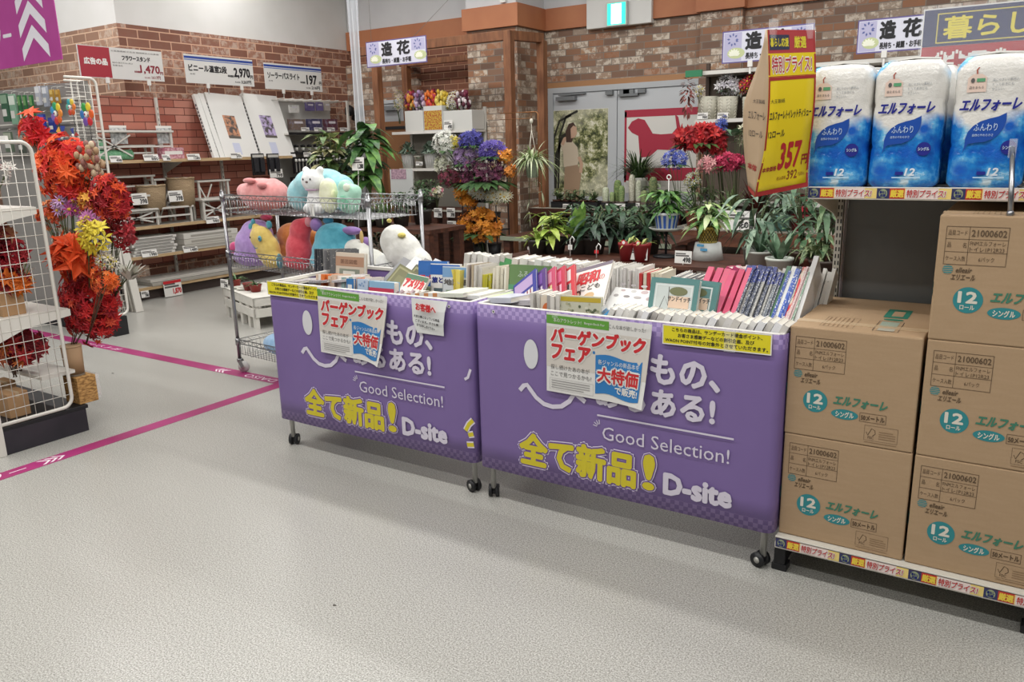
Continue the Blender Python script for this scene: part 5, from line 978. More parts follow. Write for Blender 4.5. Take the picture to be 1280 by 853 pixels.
# ---------------------------------------------------------------- tool gondola behind the flowers
TY0 = at_x(80, 97, -6.5).y; TDY = at_x(119, 98, -6.5).y - TY0; TH = at_x(100, 97, -6.5).z
tr = thing('tool_rack', 'white wire display rack hung with garden tool packets', 'display rack', (-6.5, TY0, 0))
m = MB(); rpanel(m, 0, 0, TDY, .2, TH, True, True, .05, .06, .012); m.build('mesh_panel', tr)
m = MB(); rpanel(m, -.12, .06, TDY, .2, TH - .02, True, True, .05, .06, .01); m.build('second_mesh_panel', tr)
MB().box(-1.9, .12, 0, .0, .26, .18, BLACK).build('plinth', tr); MB().box(-1.9, .20, .18, -.03, .225, TH - .02, mat('#8d8a86', .6)).build('back_board', tr)
m = MB()
for z in (1.72, 2.0, 2.2): m.tube([(-1.9, .16, z), (-.05, .16, z)], .008, RW, 6)
for x in (-1.9, -.05): m.tube([(x, .16, 2.2), (x, .2, 2.2)], .008, RW, 5)
m.build('hanging_bar', tr)
def packet(u, v, w_, h_, col, col2, lb, y=None, grp='hanging tool packets'):
    y = TY0 + .08; w_ *= 1.2; h_ *= 1.2; p = at_y(u, v, y); t = thing('tool_packet', lb, 'packet', tuple(p), 0, grp)
    MB().box(-w_ / 2, 0, -h_, w_ / 2, .018, 0, mat(col, .4)).build('pouch', t, bevel=.004); q = MB().quad((-w_ / 2 + .005, -.001, -h_ * .35), (w_ - .01, 0, 0), (0, 0, h_ * .3), mat(col2, .45)); q.quad((-w_ / 2 + .01, -.0012, -h_ * .8), (w_ * .6, 0, 0), (0, 0, h_ * .25), mat('#d4d2cc', .45)); q.build('printed_card', t)
    MB().tube([(0, .009, 0), (0, .012, .02), (0, .05, .03), (0, .12, .03)], .0025, STEEL, 5).build('hook', t); return t
packet(3, 117, .11, .22, '#3a5f48', '#8aa58c', 'dark green packet hanging at the frame edge of tool rack'); packet(13, 118, .10, .23, '#7fa58c', '#d9e2d6', 'pale green packet hanging on the tool rack')
for i, (u, lb) in enumerate(((22, 'first of the slim green packets beside pale green one'), (29, 'second of the slim green packets on tool rack'), (37, 'third slim green packet before the clear bags'))): packet(u, 119, .045, .22, '#2f6b3c', '#6f9c60', lb)
packet(45, 108, .07, .14, '#b7b9c2', '#e4e4e6', 'silver clear bag hanging above the navy gloves'); packet(54, 108, .07, .15, '#9aa0ac', '#dfe1e6', 'grey clear bag hanging between silver bag and gold packets'); packet(63, 112, .05, .10, '#b08a3a', '#d8b968', 'gold packet hanging beside the mesh panel top'); packet(70, 112, .05, .10, '#a87c2c', '#caa24f', 'second gold packet touching the mesh panel')
packet(50, 143, .10, .14, '#2a3a94', '#4a5ab4', 'navy blue glove packet under the clear bags'); packet(63, 147, .09, .11, '#243082', '#3a4898', 'second navy glove packet beside the rainbow pinwheel'); packet(35, 150, .06, .12, '#41433f', '#8d8f8a', 'dark tool packet behind the red maple twig'); packet(8, 165, .13, .16, '#5c6a58', '#a5ab98', 'grey green packet in the lower row at frame edge'); packet(24, 168, .10, .15, '#4a5046', '#9a9c92', 'olive packet in the lower row behind red twig')
# pinwheels
def pinwheel(u, v, r, cols, lb, y=.2, flower=True):
    y = TY0 - .06 + (y - .2); r *= 1.2; p = at_y(u, v, y); t = thing('pinwheel', lb, 'pinwheel', tuple(p), 0, 'rainbow pinwheels'); n = len(cols)
    for k in range(n):
        a = 2 * PI * k / n; c = V((math.cos(a) * r * .62, -.01, math.sin(a) * r * .62)); m = MB()
        if flower: m.ball(c, (r * .36, .008, r * .36), mat(cols[k], .35), 14, 6)
        else: d = V((math.cos(a), 0, math.sin(a))); s_ = V((-d.z, 0, d.x)); m.add([(0, -.012, 0), d * r + V((0, -.004, 0)), d * r * .8 + s_ * r * .45 + V((0, -.02, 0))], [(0, 1, 2)], mat(cols[k], .35))
        m.build('petal', t)
    MB().ball((0, -.02, 0), (r * .24, .012, r * .24), WHITE, 12, 6).ball((0, -.031, 0), (r * .1, .004, r * .1), mat('#8c3a5a', .5), 8, 5).build('hub', t); MB().tube([(0, .0, 0), (0, .004, -.5)], .003, BLACK, 5).tube([(0, .004, -.2), (-.14, .28, -.2)], .003, STEEL, 4).build('stick', t)
RB = ['#e0632c', '#e3c83c', '#3f9a4c', '#3a78b8', '#7a55a5', '#cc3038']
pinwheel(110, 143, .09, RB, 'round rainbow pinwheel nearest the red brick wall'); pinwheel(72, 142, .085, ['#e08a3a', '#e3c83c', '#3fa06c', '#4a98c9', '#8a6ab5', '#c94040', '#d9662c'], 'round rainbow pinwheel in front of the navy gloves')
pinwheel(90, 134, .065, ['#e07a34', '#e3c84c', '#3aa0a8', '#5fb0a0', '#c94a3a', '#cc5a2c'], 'smaller round pinwheel between the two big ones', .24)
pinwheel(80, 171, .085, ['#c94a3a', '#3f4fa0', '#e0a03a', '#5f4a98', '#d9d04a', '#3f6ab0'], 'pointed fabric pinwheel below the round ones', .18, False); pinwheel(94, 170, .06, ['#c23a34', '#3f4a8c', '#d9c9b8', '#7a3a3c'], 'small pointed pinwheel beside the wire panel', .2, False)

# ---------------------------------------------------------------- shelving along the brick wall
WOOD = noisy('pale_shelf_wood', '#b89a72', '#c9ad86', 8, .6, stretch=(1, 1, 6)); WSH = mat('#cfccc4', .5)
ws = thing('shelving_unit', 'white steel shelving with pale wood shelf edges along the brick wall', 'shelving', (-8.44, 2.0, 0))
MB().box(0, 0, .35, .012, 2.85, 2.36, BR_P).build('brick_board', ws)
for z, d in ((.155, .47), (.525, .46), (.865, .46), (1.625, .46)): MB().box(.012, 0, z - .03, d - .02, 2.85, z, WSH).box(d - .02, 0, z - .032, d, 2.85, z + .004, WOOD).build('shelf', ws)
for y in (0.01, 1.15, 2.0, 2.84):
    u = MB().box(.012, y - .015, 0, .042, y + .015, 2.36, WSH)
    for k in range(30): u.box(.0415, y - .004, .3 + k * .066, .0425, y + .004, .33 + k * .066, mat('#4a4846', .6))
    u.build('upright', ws)
MB().box(.012, 0, 0, .38, 2.85, .1, mat('#4c403c', .7)).build('kick_board', ws)
m = MB()
for y in (.02, 1.15): m.add([(.04, y, 1.595), (.42, y, 1.595), (.04, y, 1.45)], [(0, 1, 2)], WSH)
m.build('shelf_bracket', ws, solid=.004)
def tag_card(p, nx, w_=.1, h_=.055, lb='', tx='980', tilt=-.25, red=False, grp='shelf price cards', name='price_card'):
    """small price card facing the aisle; nx 'x' faces +X, 'y' faces -Y"""
    t = thing(name, lb, 'price card', p, PI / 2 if nx == 'x' else 0, grp); t.rotation_euler.x = tilt
    MB().box(-w_ / 2, -.001, 0, w_ / 2, .001, h_, WHITE).build('card', t); q = MB(); q.text(tx, (-.0 * w_, -.0015, h_ * .1), (w_ * .45, 0, 0), (0, 0, h_ * .38), RED if red else INK, .0004, .05); q.quad((-w_ * .45, -.0015, h_ * .55), (w_ * .8, 0, 0), (0, 0, h_ * .12), GREYTX, .0002); q.quad((-w_ * .45, -.0015, h_ * .72), (w_ * .6, 0, 0), (0, 0, h_ * .1), GREYTX, .0002)
    if red: q.quad((-w_ / 2, -.0015, h_ * .82), (w_, 0, 0), (0, 0, h_ * .18), RED, .0004)
    q.build('printing', t); return t
def xp(u, v, x=-7.955): return tuple(at_x(u, v, x))
for u, v, tx, lb, w_ in ((146, 199, '498', 'price card under the green netting rolls', .14), (190, 197, '880', 'price card under the small pink box', .19), (209, 197, '498', 'narrow price card beside the wider one on top shelf', .1), (243, 196, '1280', 'price card right under the first leaning flat carton', .18), (296, 194, '2970', 'price card under the gap between leaning flat cartons', .17)): tag_card(xp(u, v + 4), 'x', w_, .075, lb, tx)
for u, v, tx, lb in ((176, 256, '398', 'price card hanging before the lower wicker basket'), (221, 252, '398', 'price card hanging before the taller wicker basket')): tag_card(xp(u, v, -7.94), 'x', .19, .13, lb, tx, -.1)
for u, v, tx, lb in ((188, 318, '1980', 'price card under the stacked white frames'), (239, 312, '1480', 'price card under the flat grey cartons'), (267, 276, '980', 'price card under the white trestles beside the wire rack')): tag_card(xp(u, v + 3), 'x', .2, .085, lb, tx)
p = xp(217, 365, -7.93); tag_card((p[0], p[1], p[2] - .05), 'x', .24, .19, 'tilted sale card with red heading hanging off the lowest shelf', '1,870', -.05, True); tag_card(xp(182, 372, -7.94), 'x', .1, .08, 'small price card at the end of the lowest shelf', '780', -.05)
# flat cartons leaning on the top shelf
FCW = mat('#dddcd8', .5)
def flat_carton(u0, u1, vt, vb, ub, th, lb, pic=None):
    a = at_x(u0, vt, -8.33); b = at_x(ub, vb, -8.02); wd = at_x(u1, vt, -8.33).y - a.y; bz = 1.63
    t = thing('flat_carton', lb, 'carton', (-8.02 - .0, b.y, bz), 0, 'flat cartons leaning on the top shelf'); top = V((-.33, a.y - b.y, a.z - bz)); H = top.length
    up = top.normalized(); yv = V((0, 1, 0)); yv = (yv - up * yv.dot(up)).normalized(); nv = yv.cross(up).normalized()
    t.matrix_world = Matrix(((yv.x, nv.x * -1, up.x, -8.02), (yv.y, -nv.y, up.y, b.y), (yv.z, -nv.z, up.z, bz), (0, 0, 0, 1)))
    bx = MB().box(0, 0, 0, wd, th, H, FCW).build('carton', t, bevel=.003)
    if pic:
        q = MB(); q.quad((wd * .28, -.0008, H * .30), (wd * .34, 0, 0), (0, 0, H * .36), noisy('product_photo_' + pic, '#4f4b4a', pic, 16, .5, 5, 0, .42, .56), .0004); q.quad((wd * .3, -.0008, H * .30), (wd * .32, 0, 0), (0, 0, H * .04), mat('#5b5650', .5), .0008); q.quad((wd * .32, -.0008, H * .05), (wd * .2, 0, 0), (0, 0, H * .18), mat('#c2c6da', .5), .0004); q.build('printing', bx)
    q = MB()
    for k in range(14): q.quad((-.0006, th * .8, H * (.1 + .055 * k)), (0, -th * .55, 0), (0, 0, H * .035), mat('#46464a', .6))
    q.build('side_printing', bx); return t
flat_carton(257, 301, 115, 192, 281, .055, 'big white flat carton with brown product photo leaning on brick board', '#c08a6a'); flat_carton(303, 346, 116, 190, 327, .055, 'big white flat carton with lilac product photo beside solar lights', '#b9a9cf')
flat_carton(249, 255, 116, 192, 275, .05, 'thin white flat carton edge just behind the brown photo one'); flat_carton(243, 249, 117, 193, 268, .05, 'outermost thin white flat carton in the leaning stack')
# white trestle flower stands
def trestle(p, L, D, H, lb, rz=0):
    t = thing('flower_stand', lb, 'flower stand', p, rz, 'white wooden flower stands'); W_ = mat('#d2cfc8', .6)
    MB().box(0, 0, H - .022, D, L, H, W_).build('top', t, bevel=.003)
    for y in (.03, L - .03):
        for x in (.03, D - .03): MB().box(x - .012, y - .012, 0, x + .012, y + .012, H - .022, W_).build('leg', t)
    m = MB(); m.bar((D - .03, .03, .04), (D - .03, L * .45, H - .05), .012, .016, W_).bar((D - .03, L * .45, .04), (D - .03, .03, H - .05), .012, .016, W_).bar((D - .03, .03, H * .45), (D - .03, L - .03, H * .45), .012, .02, W_); m.build('cross_brace', t); return t
t1 = trestle((-8.36, 2.1, 1.63), 1.0, .3, .33, 'white trestle stand on the top shelf behind the green netting'); trestle((-8.40, 2.38, 1.63), .55, .2, .17, 'low white stand under the small pink box on top shelf'); trestle((-8.38, 2.0, .87), .75, .38, .36, 'white trestle stand holding the lower wicker basket'); trestle((-8.38, 2.2, .87), 1.0, .40, .20, 'long low white stand in front of wicker baskets'); trestle((-8.36, 2.82, .87), .55, .2, .53, 'tall white trestle stand behind the taller wicker basket'); trestle((-8.36, 3.42, .87), .5, .2, .48, 'tall white trestle near the wire rack end'); trestle((-8.36, 3.3, .87), .85, .42, .26, 'wide white stand near the wire rack end'); trestle((-8.36, 2.05, 1.23), .8, .2, .22, 'white upper stand under the top shelf above wicker baskets')
# wicker baskets
def wick_mat():
    n = NT('woven_wicker'); w1 = n.n('ShaderNodeTexWave', wave_type='BANDS', bands_direction='Z', i_Scale=30, i_Distortion=5, i_Detail=2); n.l(n.co(), w1.inputs[0]); n.set(Base_Color=n.ramp(w1.outputs[1], [(.1, '#8a6f50'), (.6, '#d2b893')]), Roughness=.8); n.bump(w1.outputs[1], .8, .01); return n.m
WK = wick_mat()
def basket2(u, v, r, h, lb):
    p = at_x(u, v, -8.12); t = thing('wicker_basket', lb, 'basket', tuple(p), 0, 'wicker baskets'); MB().lathe([(r * .86, 0), (r * .93, h * .5), (r, h), (r * .9, h), (r * .8, .02), (.001, .02)], WK, 24).build('basket_wall', t)
    MB().tube([(r * .97 * math.cos(a), r * .97 * math.sin(a), h + .004 * math.sin(9 * a)) for a in [2 * PI * k / 28 for k in range(28)]], .012, WK, 6, closed=True).build('rim', t)
basket2(192, 262, .165, .28, 'shorter round wicker basket on the white stand'); basket2(229, 258, .165, .34, 'taller round wicker basket next to the shorter one')
# netting rolls and small packs
NET = noisy('green_netting', '#4f8a62', '#7ab08a', 60, .6)
for u, v, L, lb in ((140, 188, .45, 'green garden netting roll lying on the top shelf'), (122, 172, .12, 'short green netting roll standing behind the lying one')):
    p = at_x(u, v, -8.15); t = thing('netting_roll', lb, 'netting', (p.x, p.y, 1.69 if L > .2 else 1.8)); MB().cyl((0, -L / 2, 0), (0, L / 2, 0), .058, NET, n=14).build('roll', t); MB().cyl((0, -L / 2 - .002, 0), (0, -L / 2 + .002, 0), .03, BLACK, n=10).cyl((0, L / 2 - .002, 0), (0, L / 2 + .002, 0), .03, BLACK, n=10).build('core', t)
p = at_x(213, 188, -8.1); t = thing('seed_box', 'small pink patterned box on the top shelf beside netting', 'box', (p.x, p.y, 1.63)); MB().box(-.06, -.14, 0, .06, .14, .13, noisy('pink_pattern', '#a5586c', '#d9b3b8', 40, .5)).build('carton', t); MB().box(.061, -.12, .05, .0615, .12, .09, WHITE).build('band', t)
for u, v, lb in ((149, 165, 'silver packet on white trestle above green netting'), (207, 170, 'silver packet on white trestle above pink box')):
    p = at_x(u, v, -8.1); t = thing('silver_packet', lb, 'packet', (p.x - .02, p.y, 1.97)); MB().box(-.006, -.1, -.16, .006, .1, .04, noisy('foil_print', '#8d8f8f', '#cfd1d0', 30, .3)).build('pouch', t, bevel=.003); MB().box(-.008, -.1, .02, .008, .1, .045, WHITE).build('header', t)
# stacks of white frames on lower shelves
for i in range(6):
    t = thing('white_frame', 'white panel frame in the pile under the wicker baskets, %s from the bottom' % ORD[i], 'frame', (-8.34, 2.32 + .02 * (i % 3), .528 + .036 * i), 0, 'white panel frames')
    MB().box(0, 0, 0, .36, .55, .03, mat('#d5d2cc', .55)).build('panel', t, bevel=.003); MB().box(.361, .03, .008, .362, .5, .022, mat('#8a8782', .6)).build('slot', t)
for i in range(3):
    t = thing('flat_box', ('lowest flat grey white carton beside the white frames pile', 'middle flat grey white carton beside the white frames', 'topmost flat grey white carton beside the white frames')[i], 'carton', (-8.34, 3.0, .528 + .068 * i)); MB().box(0, 0, 0, .37, 1.0 - .1 * i, .065, mat(('#bdb9b0', '#c7c3ba', '#d2cfc8')[i], .6)).build('carton', t, bevel=.003); MB().box(.371, .1, .02, .3715, .7, .045, mat('#a19d94', .6)).build('label', t)
for i in range(2):
    t = thing('panel_pack', ('film-wrapped panel lying on the bottom shelf', 'grey panel under the film-wrapped one on bottom shelf')[1 - i], 'panel', (-8.34, 2.5, .158 + .04 * i)); MB().box(0, 0, 0, .38 - .03 * i, 1.5, .036, mat(('#a6a197', '#c2beb6')[i], .4)).build('panel', t, bevel=.003); MB().box(-.002, -.002, .036, .38 - .03 * i, 1.502, .038, CLEAR).build('film', t)
# boards leaning at the shelf end
for i in range(6):
    t = thing('leaning_board', ('first tall white board leaning at the shelving end', 'second board leaning at the shelving end', 'third board leaning at the shelving end', 'fourth board in the leaning bundle by the shelving', 'fifth board in the leaning bundle by the shelving', 'last white board of the leaning bundle, nearest the low shelf')[i], 'board', (-7.74 + .062 * i, 1.93 + .008 * i, 0)); MB().bar((0, 0, .0), (-.16, 0, .9), .03, .09, mat(('#d8d4cc', '#6c6258', '#c9c4ba', '#8f8a82', '#bdb8ae', '#d8d4cc')[i], .6), (0, 1, 0)).build('plank', t, bevel=.003); MB().bar((-.004, -.018, .02), (-.15, -.018, .82), .004, .05, mat('#a39e95', .6), (0, 1, 0)).build('edge_groove', t)
t = thing('black_bucket', 'black flower bucket with loop handle behind the red maple', 'bucket', tuple(at_z(147, 388, 0))); MB().lathe([(.1, 0), (.14, .34), (.13, .34), (.095, .02), (.001, .02)], BLACK, 18).build('pail', t); MB().tube([(.14 * math.cos(a) + .03, -.13, .22 + .15 * math.sin(a)) for a in [2 * PI * k / 14 for k in range(14)]], .008, BLACK, 6, closed=True).build('handle', t)

# price signs standing on top of the shelving
def shelf_sign(u0, v0, u1, v1, lb, title, price, sub, red=False):
    x = -8.1; a = at_x(u0, v0, x); b = at_x(u1, v1, x); wd, ht = b.y - a.y, .335; z0 = (b.z + a.z) / 2 - ht / 2 - (a.z - (a.z + b.z) / 2) * 0
    t = thing('shelf_sign', lb, 'price sign', (x, a.y, at_x(u0, v0, x).z - ht), PI / 2, 'price signs over the wall shelving'); s_ = MB().box(0, 0, 0, wd, .005, ht, mat('#dcdbd7', .35)).build('board', t)
    q = MB(); X = lambda k: (k * wd, 0, 0); Z = lambda k: (0, 0, k * ht); B = lambda x_, z_: (x_ * wd, -.001, z_ * ht); e = .0006
    if red:
        q.quad(B(.01, .02), X(.35), Z(.96), mat('#a52f3c', .4), e); q.text('広告の品', B(.06, .42), X(.26), Z(.2), WHITE, .0012, .06); q.text('お客様感謝 広告品 期間限定のお買得', B(.38, .87), X(.58), Z(.05), GREYTX, e); q.stroke([B(.15, .75), B(.19, .92)], .006, (0, -1, 0), WHITE)
        q.text(title, B(.5, .62), X(.34), Z(.15), INK, e, .05); q.text(price, B(.71, .22), X(.24), Z(.28), mat('#8c2434', .4), e, .04); q.text('円', B(.955, .22), X(.035), Z(.1), mat('#8c2434', .4), e, .05); q.text(sub, B(.84, .06), X(.11), Z(.11), mat('#8c2434', .4), e, .03); q.text('本体価格', B(.63, .24), X(.08), Z(.07), mat('#8c2434', .4), e, .04); q.text('幅30×奥行き30×高さ', B(.38, .5), X(.24), Z(.05), GREYTX, e); q.text('各種 各色', B(.38, .41), X(.12), Z(.05), GREYTX, e); q.text('税込価格', B(.75, .07), X(.07), Z(.06), mat('#8c2434', .4), e)
    else:
        q.quad(B(.0, .86), X(1), Z(.08), mat('#2f4a9a', .4), e); q.quad(B(.0, .80), X(1), Z(.03), mat('#5b76b8', .4), e)
        q.text(title, B(.05, .42), X(.54), Z(.24), INK, e, .04); q.text(price, B(.70 if len(price) > 3 else .72, .28), X(.24 if len(price) > 3 else .18), Z(.36), INK, e, .05); q.text('円', B(.945, .28), X(.04), Z(.13), INK, e, .05); q.text(sub, B(.80, .08), X(.15), Z(.13), INK, e, .04); q.text('本体価格', B(.6, .3), X(.09), Z(.08), INK, e, .04); q.text('税込価格', B(.7, .1), X(.08), Z(.06), INK, e); q.text('各種', B(.06, .3), X(.07), Z(.05), GREYTX, e)
    q.build('printing', s_); q = MB()
    for k in (.3, .8): q.box(k * wd - .02, -.004, -.05, k * wd + .02, .012, .012, WHITE).box(k * wd - .005, 0, -.12, k * wd + .005, .008, -.04, STEEL)
    q.build('clip', t)
shelf_sign(95, 55, 201, 62, 'price sign with crimson panel, 1470 yen, over the shelving', 'フラワースタンド', '1,470', '1617円', True); shelf_sign(229, 67, 315, 75, 'blue striped price sign reading 2970 yen over leaning cartons', 'ビニール温室2段', '2,970', '3,267円'); shelf_sign(329, 78, 401, 85, 'blue striped price sign reading 197 yen over solar lights', 'ソーラーパスライト', '197', '216円')

# solar light bay
sb = thing('solar_bay', 'grey pegboard bay with wire grid and thin shelves holding solar lights', 'display bay', (-8.44, 4.87, 0))
MB().box(0, 0, .3, .012, 1.2, 2.4, mat('#b4b3ae', .6)).build('peg_board', sb)
for z in (1.66, 1.93): MB().box(.012, 0, z - .02, .40, 1.2, z, WSH).box(.4, 0, z - .022, .412, 1.2, z + .012, BLACK).build('shelf', sb)
MB().box(.012, 0, .3, .38, 1.2, .9, mat('#3a3734', .7)).build('lower_cupboard', sb)
m = MB()
for k in range(8): m.tube([(.02, 1.2 * k / 7, 2.38), (.38, 1.2 * k / 7, 2.40)], .005, OFFWHITE, 5)
for k in range(4): m.tube([(.02 + .12 * k, 0, 2.385), (.02 + .12 * k, 1.2, 2.385)], .005, OFFWHITE, 5)
m.build('top_grid', sb); MB().box(.38, 1.17, .3, .41, 1.2, 2.4, WSH).build('upright', sb)
def solar(p, lb, grp='black stake solar lights'):
    t = thing('solar_light', lb, 'solar light', p, rnd(-.2, .2), grp)
    MB().lathe([(.022, .0), (.03, .02), (.03, .028), (.012, .036), (.012, .04)], BLACK, 10, (0, 0, .075)).build('cap', t); MB().lathe([(.012, .03), (.02, .075)], mat('#cfcfc8', .2), 10).build('lamp_shade', t); MB().tube([(0, 0, -.0), (0, 0, .03)], .008, BLACK, 6).build('stake', t); return t
s0 = solar((-8.2, 4.95, 1.66), 'black stake solar light in the upper shelf rows, first from the left')
for k in range(17): dup(s0, (-8.2 + .09 * (k % 2), 5.0 + .062 * k, 1.662), rnd(-.3, .3), 'black stake solar light in the upper shelf rows, %s from the left' % ORD[k + 1])
# lower hanging rows under the shelf
def stake(p, lb):
    t = thing('garden_stake', lb, 'solar light', p, 0, 'boxed stake lights in the lower rows'); MB().box(-.02, -.028, 0, .02, .028, .22, BLACK).build('backing_card', t); MB().lathe([(.018, .16), (.02, .19), (.006, .2)], mat('#c9c8c2', .3), 8, (.03, 0, 0)).build('lamp_shade', t); MB().box(.0205, -.006, .02, .03, .006, .15, mat('#8d8b86', .4)).build('tube', t); return t
k0 = stake((-8.02, 4.92, 1.38), 'black carded stake light hanging in the upper row, first from the left')
for k in range(30): dup(k0, (-8.02 - .14 * (k // 16), 4.98 + .066 * (k % 16), 1.38 + .0 * k - .26 * (k // 16) * 0 - (.0 if k < 16 else .27)), None, 'black carded stake light hanging in the %s row, %s from the left' % (('upper', 'lower')[k // 16], ORD[k % 16 + (k < 16)]))
for u, lb in ((322, 'black blister pack hanging at shelf corner below the leaning carton'), (341, 'second black blister pack, beside the first at the shelf corner')):
    p = at_x(u, 192, -7.955); t = thing('blister_pack', lb, 'blister pack', (p.x, p.y, p.z)); MB().box(-.02, -.1, -.28, .0, .1, 0, BLACK).build('card', t, bevel=.003)
    for dy in (-.05, .05): MB().box(0, dy - .035, -.24, .03, dy + .035, -.06, mat('#2c2c30', .2)).build('blister', t, bevel=.008)
    q = MB().box(.0005, -.09, -.05, .001, .09, -.015, mat('#c8c6c0', .5)); q.build('header_print', t)
p = at_x(346, 222, -7.93); tag_card(tuple(p), 'x', .22, .11, 'price card hanging below the black blister packs', '798', -.05)
for i, u in enumerate((382, 398, 414, 430)): tag_card(xp(u, 164, -8.0), 'x', .15, .05, 'small price card on the upper solar light shelf edge, %s from the left' % ORD[i], '297', -.1, grp='solar shelf price cards')
for i, u in enumerate((385, 402, 420)): tag_card(xp(u, 196, -7.98), 'x', .15, .06, 'small price card on the lower solar light shelf edge, %s from the left' % ORD[i], '197', -.1, grp='lower solar shelf price cards')
for i, (u, v, w_, h_, c_, lb) in enumerate(((372, 136, .17, .11, '#d0d0cc', 'clear pack with white lamp hanging on grey pegboard'), (392, 133, .16, .12, '#5f5484', 'purple pack hanging on the pegboard'), (404, 133, .12, .12, '#6d6090', 'violet pack hanging beside the purple one'), (413, 133, .12, .12, '#b5aca4', 'beige pack hanging at the pegboard end'), (371, 156, .26, .15, '#6f5f55', 'brown carton row on the upper solar shelf'), (393, 156, .24, .16, '#3c3a5a', 'indigo box on the upper solar shelf'), (413, 156, .22, .16, '#5a2f3c', 'maroon box on the upper solar shelf'))):
    p = at_x(u, v, -8.2); t = thing('lamp_pack', lb, 'package', (p.x, p.y, max(1.935 + h_ / 2, p.z) if v > 150 else p.z)); MB().box(-.05 if v > 150 else -.1, -w_ / 2, -h_ / 2, .04 if v > 150 else -.06, w_ / 2, h_ / 2, noisy('pack_print_' + c_[1:], c_, '#a9a7a5' if i in (0, 3) else '#7f7a8c', 24, .4, 4, 0, .5, .72)).build('carton', t, bevel=.003); MB().box(.0405 if v > 150 else -.0595, -w_ * .3, h_ * .1, .041 if v > 150 else -.059, w_ * .3, h_ * .3, mat('#cfccd2', .5)).build('label', t)
for i in range(3):
    p = at_x(437 + 8 * i, 140 + 6 * (i % 2), -8.2); t = thing('hanging_lamp', 'black hanging lantern beside the transparent plastic bundle, %s from the left' % ORD[i], 'lantern', tuple(p), 0, 'black hanging lanterns'); MB().lathe([(.02, .1), (.07, .06), (.075, -.04), (.04, -.06), (.001, -.06)], BLACK, 10).build('housing', t); MB().tube([(0, 0, .1), (0, 0, .2)], .004, BLACK, 5).build('cord', t)

# white slatted crate with small pots
cx0, cy0 = -6.36, 2.28
cr = thing('slatted_crate', 'white slatted wooden crate on feet beside the wire rack', 'crate', (cx0, cy0, 0), -.35); WC = noisy('white_painted_wood', '#cfccc3', '#dad7cf', 10, .7)
for z in (.115, .225):
    for (x0, y0, x1, y1) in ((0, 0, .92, .018), (0, .42, .92, .438), (0, 0, .018, .438), (.902, 0, .92, .438)): MB().box(x0, y0, z, x1, y1, z + .085, WC).build('slat_board', cr, bevel=.002)
MB().box(.0, .0, .30, .92, .44, .312, WC).build('top_board', cr)
for x in (.06, .2, .50, .72, .87):
    for y in (.03, .40): MB().box(x - .035, y - .02, 0, x + .035, y + .02, .3, WC).build('leg', cr)
def pot(p, r, h, col, lb, name='flower_pot', group=None, soil=True, foliage=None, cat='potted plant', rough=.5, taper=.78):
    t = thing(name, lb, cat, p, 0, group); MB().lathe([(r * taper, 0), (r, h * .86), (r * 1.06, h * .88), (r * 1.06, h), (r * .94, h), (r * .9, h * .85)], col if not isinstance(col, str) else mat(col, rough), 18).build('pot', t); MB().lathe([(.0005, h * .86), (r * .92, h * .86)], mat('#3a2c22', .9), 14, cap=False).build('soil', t)
    if foliage: foliage(t, r, h)
    return t
def rosette(n, L, W_, c1, c2, bend=.35, up=.5, segs=4, fold=.15, base=.2):
    def f(t, r, h):
        m = MB(); g = g2(c1, c2)
        for i in range(n): d = rvec(.2); d = V((d.x, d.y, up * rnd(.4, 1.6))); m.leaf((d.x * r * base, d.y * r * base, h * .86), d, L * rnd(.6, 1.1), W_ * rnd(.8, 1.1), g, bend * rnd(.6, 1.5), segs, None, fold)
        m.build('foliage', t)
    return f
def leafy(n, R_, H, L, W_, cols, stems=5, bend=.4, lift=0.):
    """upright stems with broad leaves all round"""
    def f(t, r, h):
        m = MB(); gs = [g2(*c) for c in cols]; s_ = MB()
        for k in range(stems):
            a = rnd(0, 6.28); q = V((math.cos(a) * R_ * rnd(.1, .6), math.sin(a) * R_ * rnd(.1, .6), h + H * rnd(.6, 1))); s_.tube([(0, 0, h * .8), (q.x * .4, q.y * .4, h + H * .45), q], .0045, STEM, 5)
        for i in range(n):
            a = rnd(0, 6.28); zz = rnd(lift, 1); rr = R_ * rnd(.1, .75); p = V((math.cos(a) * rr, math.sin(a) * rr, h + H * zz)); d = V((math.cos(a + rnd(-.6, .6)), math.sin(a + rnd(-.6, .6)), rnd(-.2, .7))); m.leaf(p - d * L * .3, d, L * rnd(.7, 1.15), W_ * rnd(.8, 1.15), pick(gs), bend * rnd(.5, 1.4), 4)
        m.build('foliage', t); s_.build('stems', t)
    return f
def cratepos(x, y): a = -.35; return (cx0 + x * math.cos(a) - y * math.sin(a), cy0 + x * math.sin(a) + y * math.cos(a), .313)
pot(cratepos(.10, .12), .045, .08, '#8c2f26', 'small red pot with green plant by the magenta tail on the crate', foliage=rosette(26, .14, .02, '#4a6a42', '#6f8a5c')); pot(cratepos(.42, .14), .06, .075, '#7a241f', 'empty dark red pot standing on the white crate'); pot(cratepos(.56, .16), .06, .075, '#872a22', 'second dark red pot on the white crate', foliage=rosette(20, .12, .02, '#3f5a3a', '#5f7a4c'))
for i, x in enumerate((.25, .36)):
    p = cratepos(x, .1); t = thing('saucer', ('pale saucer lying on the white crate near the card', 'second pale saucer on the white crate')[i], 'saucer', p); MB().lathe([(.05, 0), (.065, .018), (.058, .018), (.045, .006), (.001, .006)], mat('#b9b7ac', .5), 18).build('dish', t); MB().lathe([(.066, .016), (.068, .02), (.062, .02)], mat('#c9c7bc', .5), 18).build('rim', t)
tag_card(cratepos(.09, -.008), 'y', .12, .09, 'small price card at the white crate corner', '398', -.1)
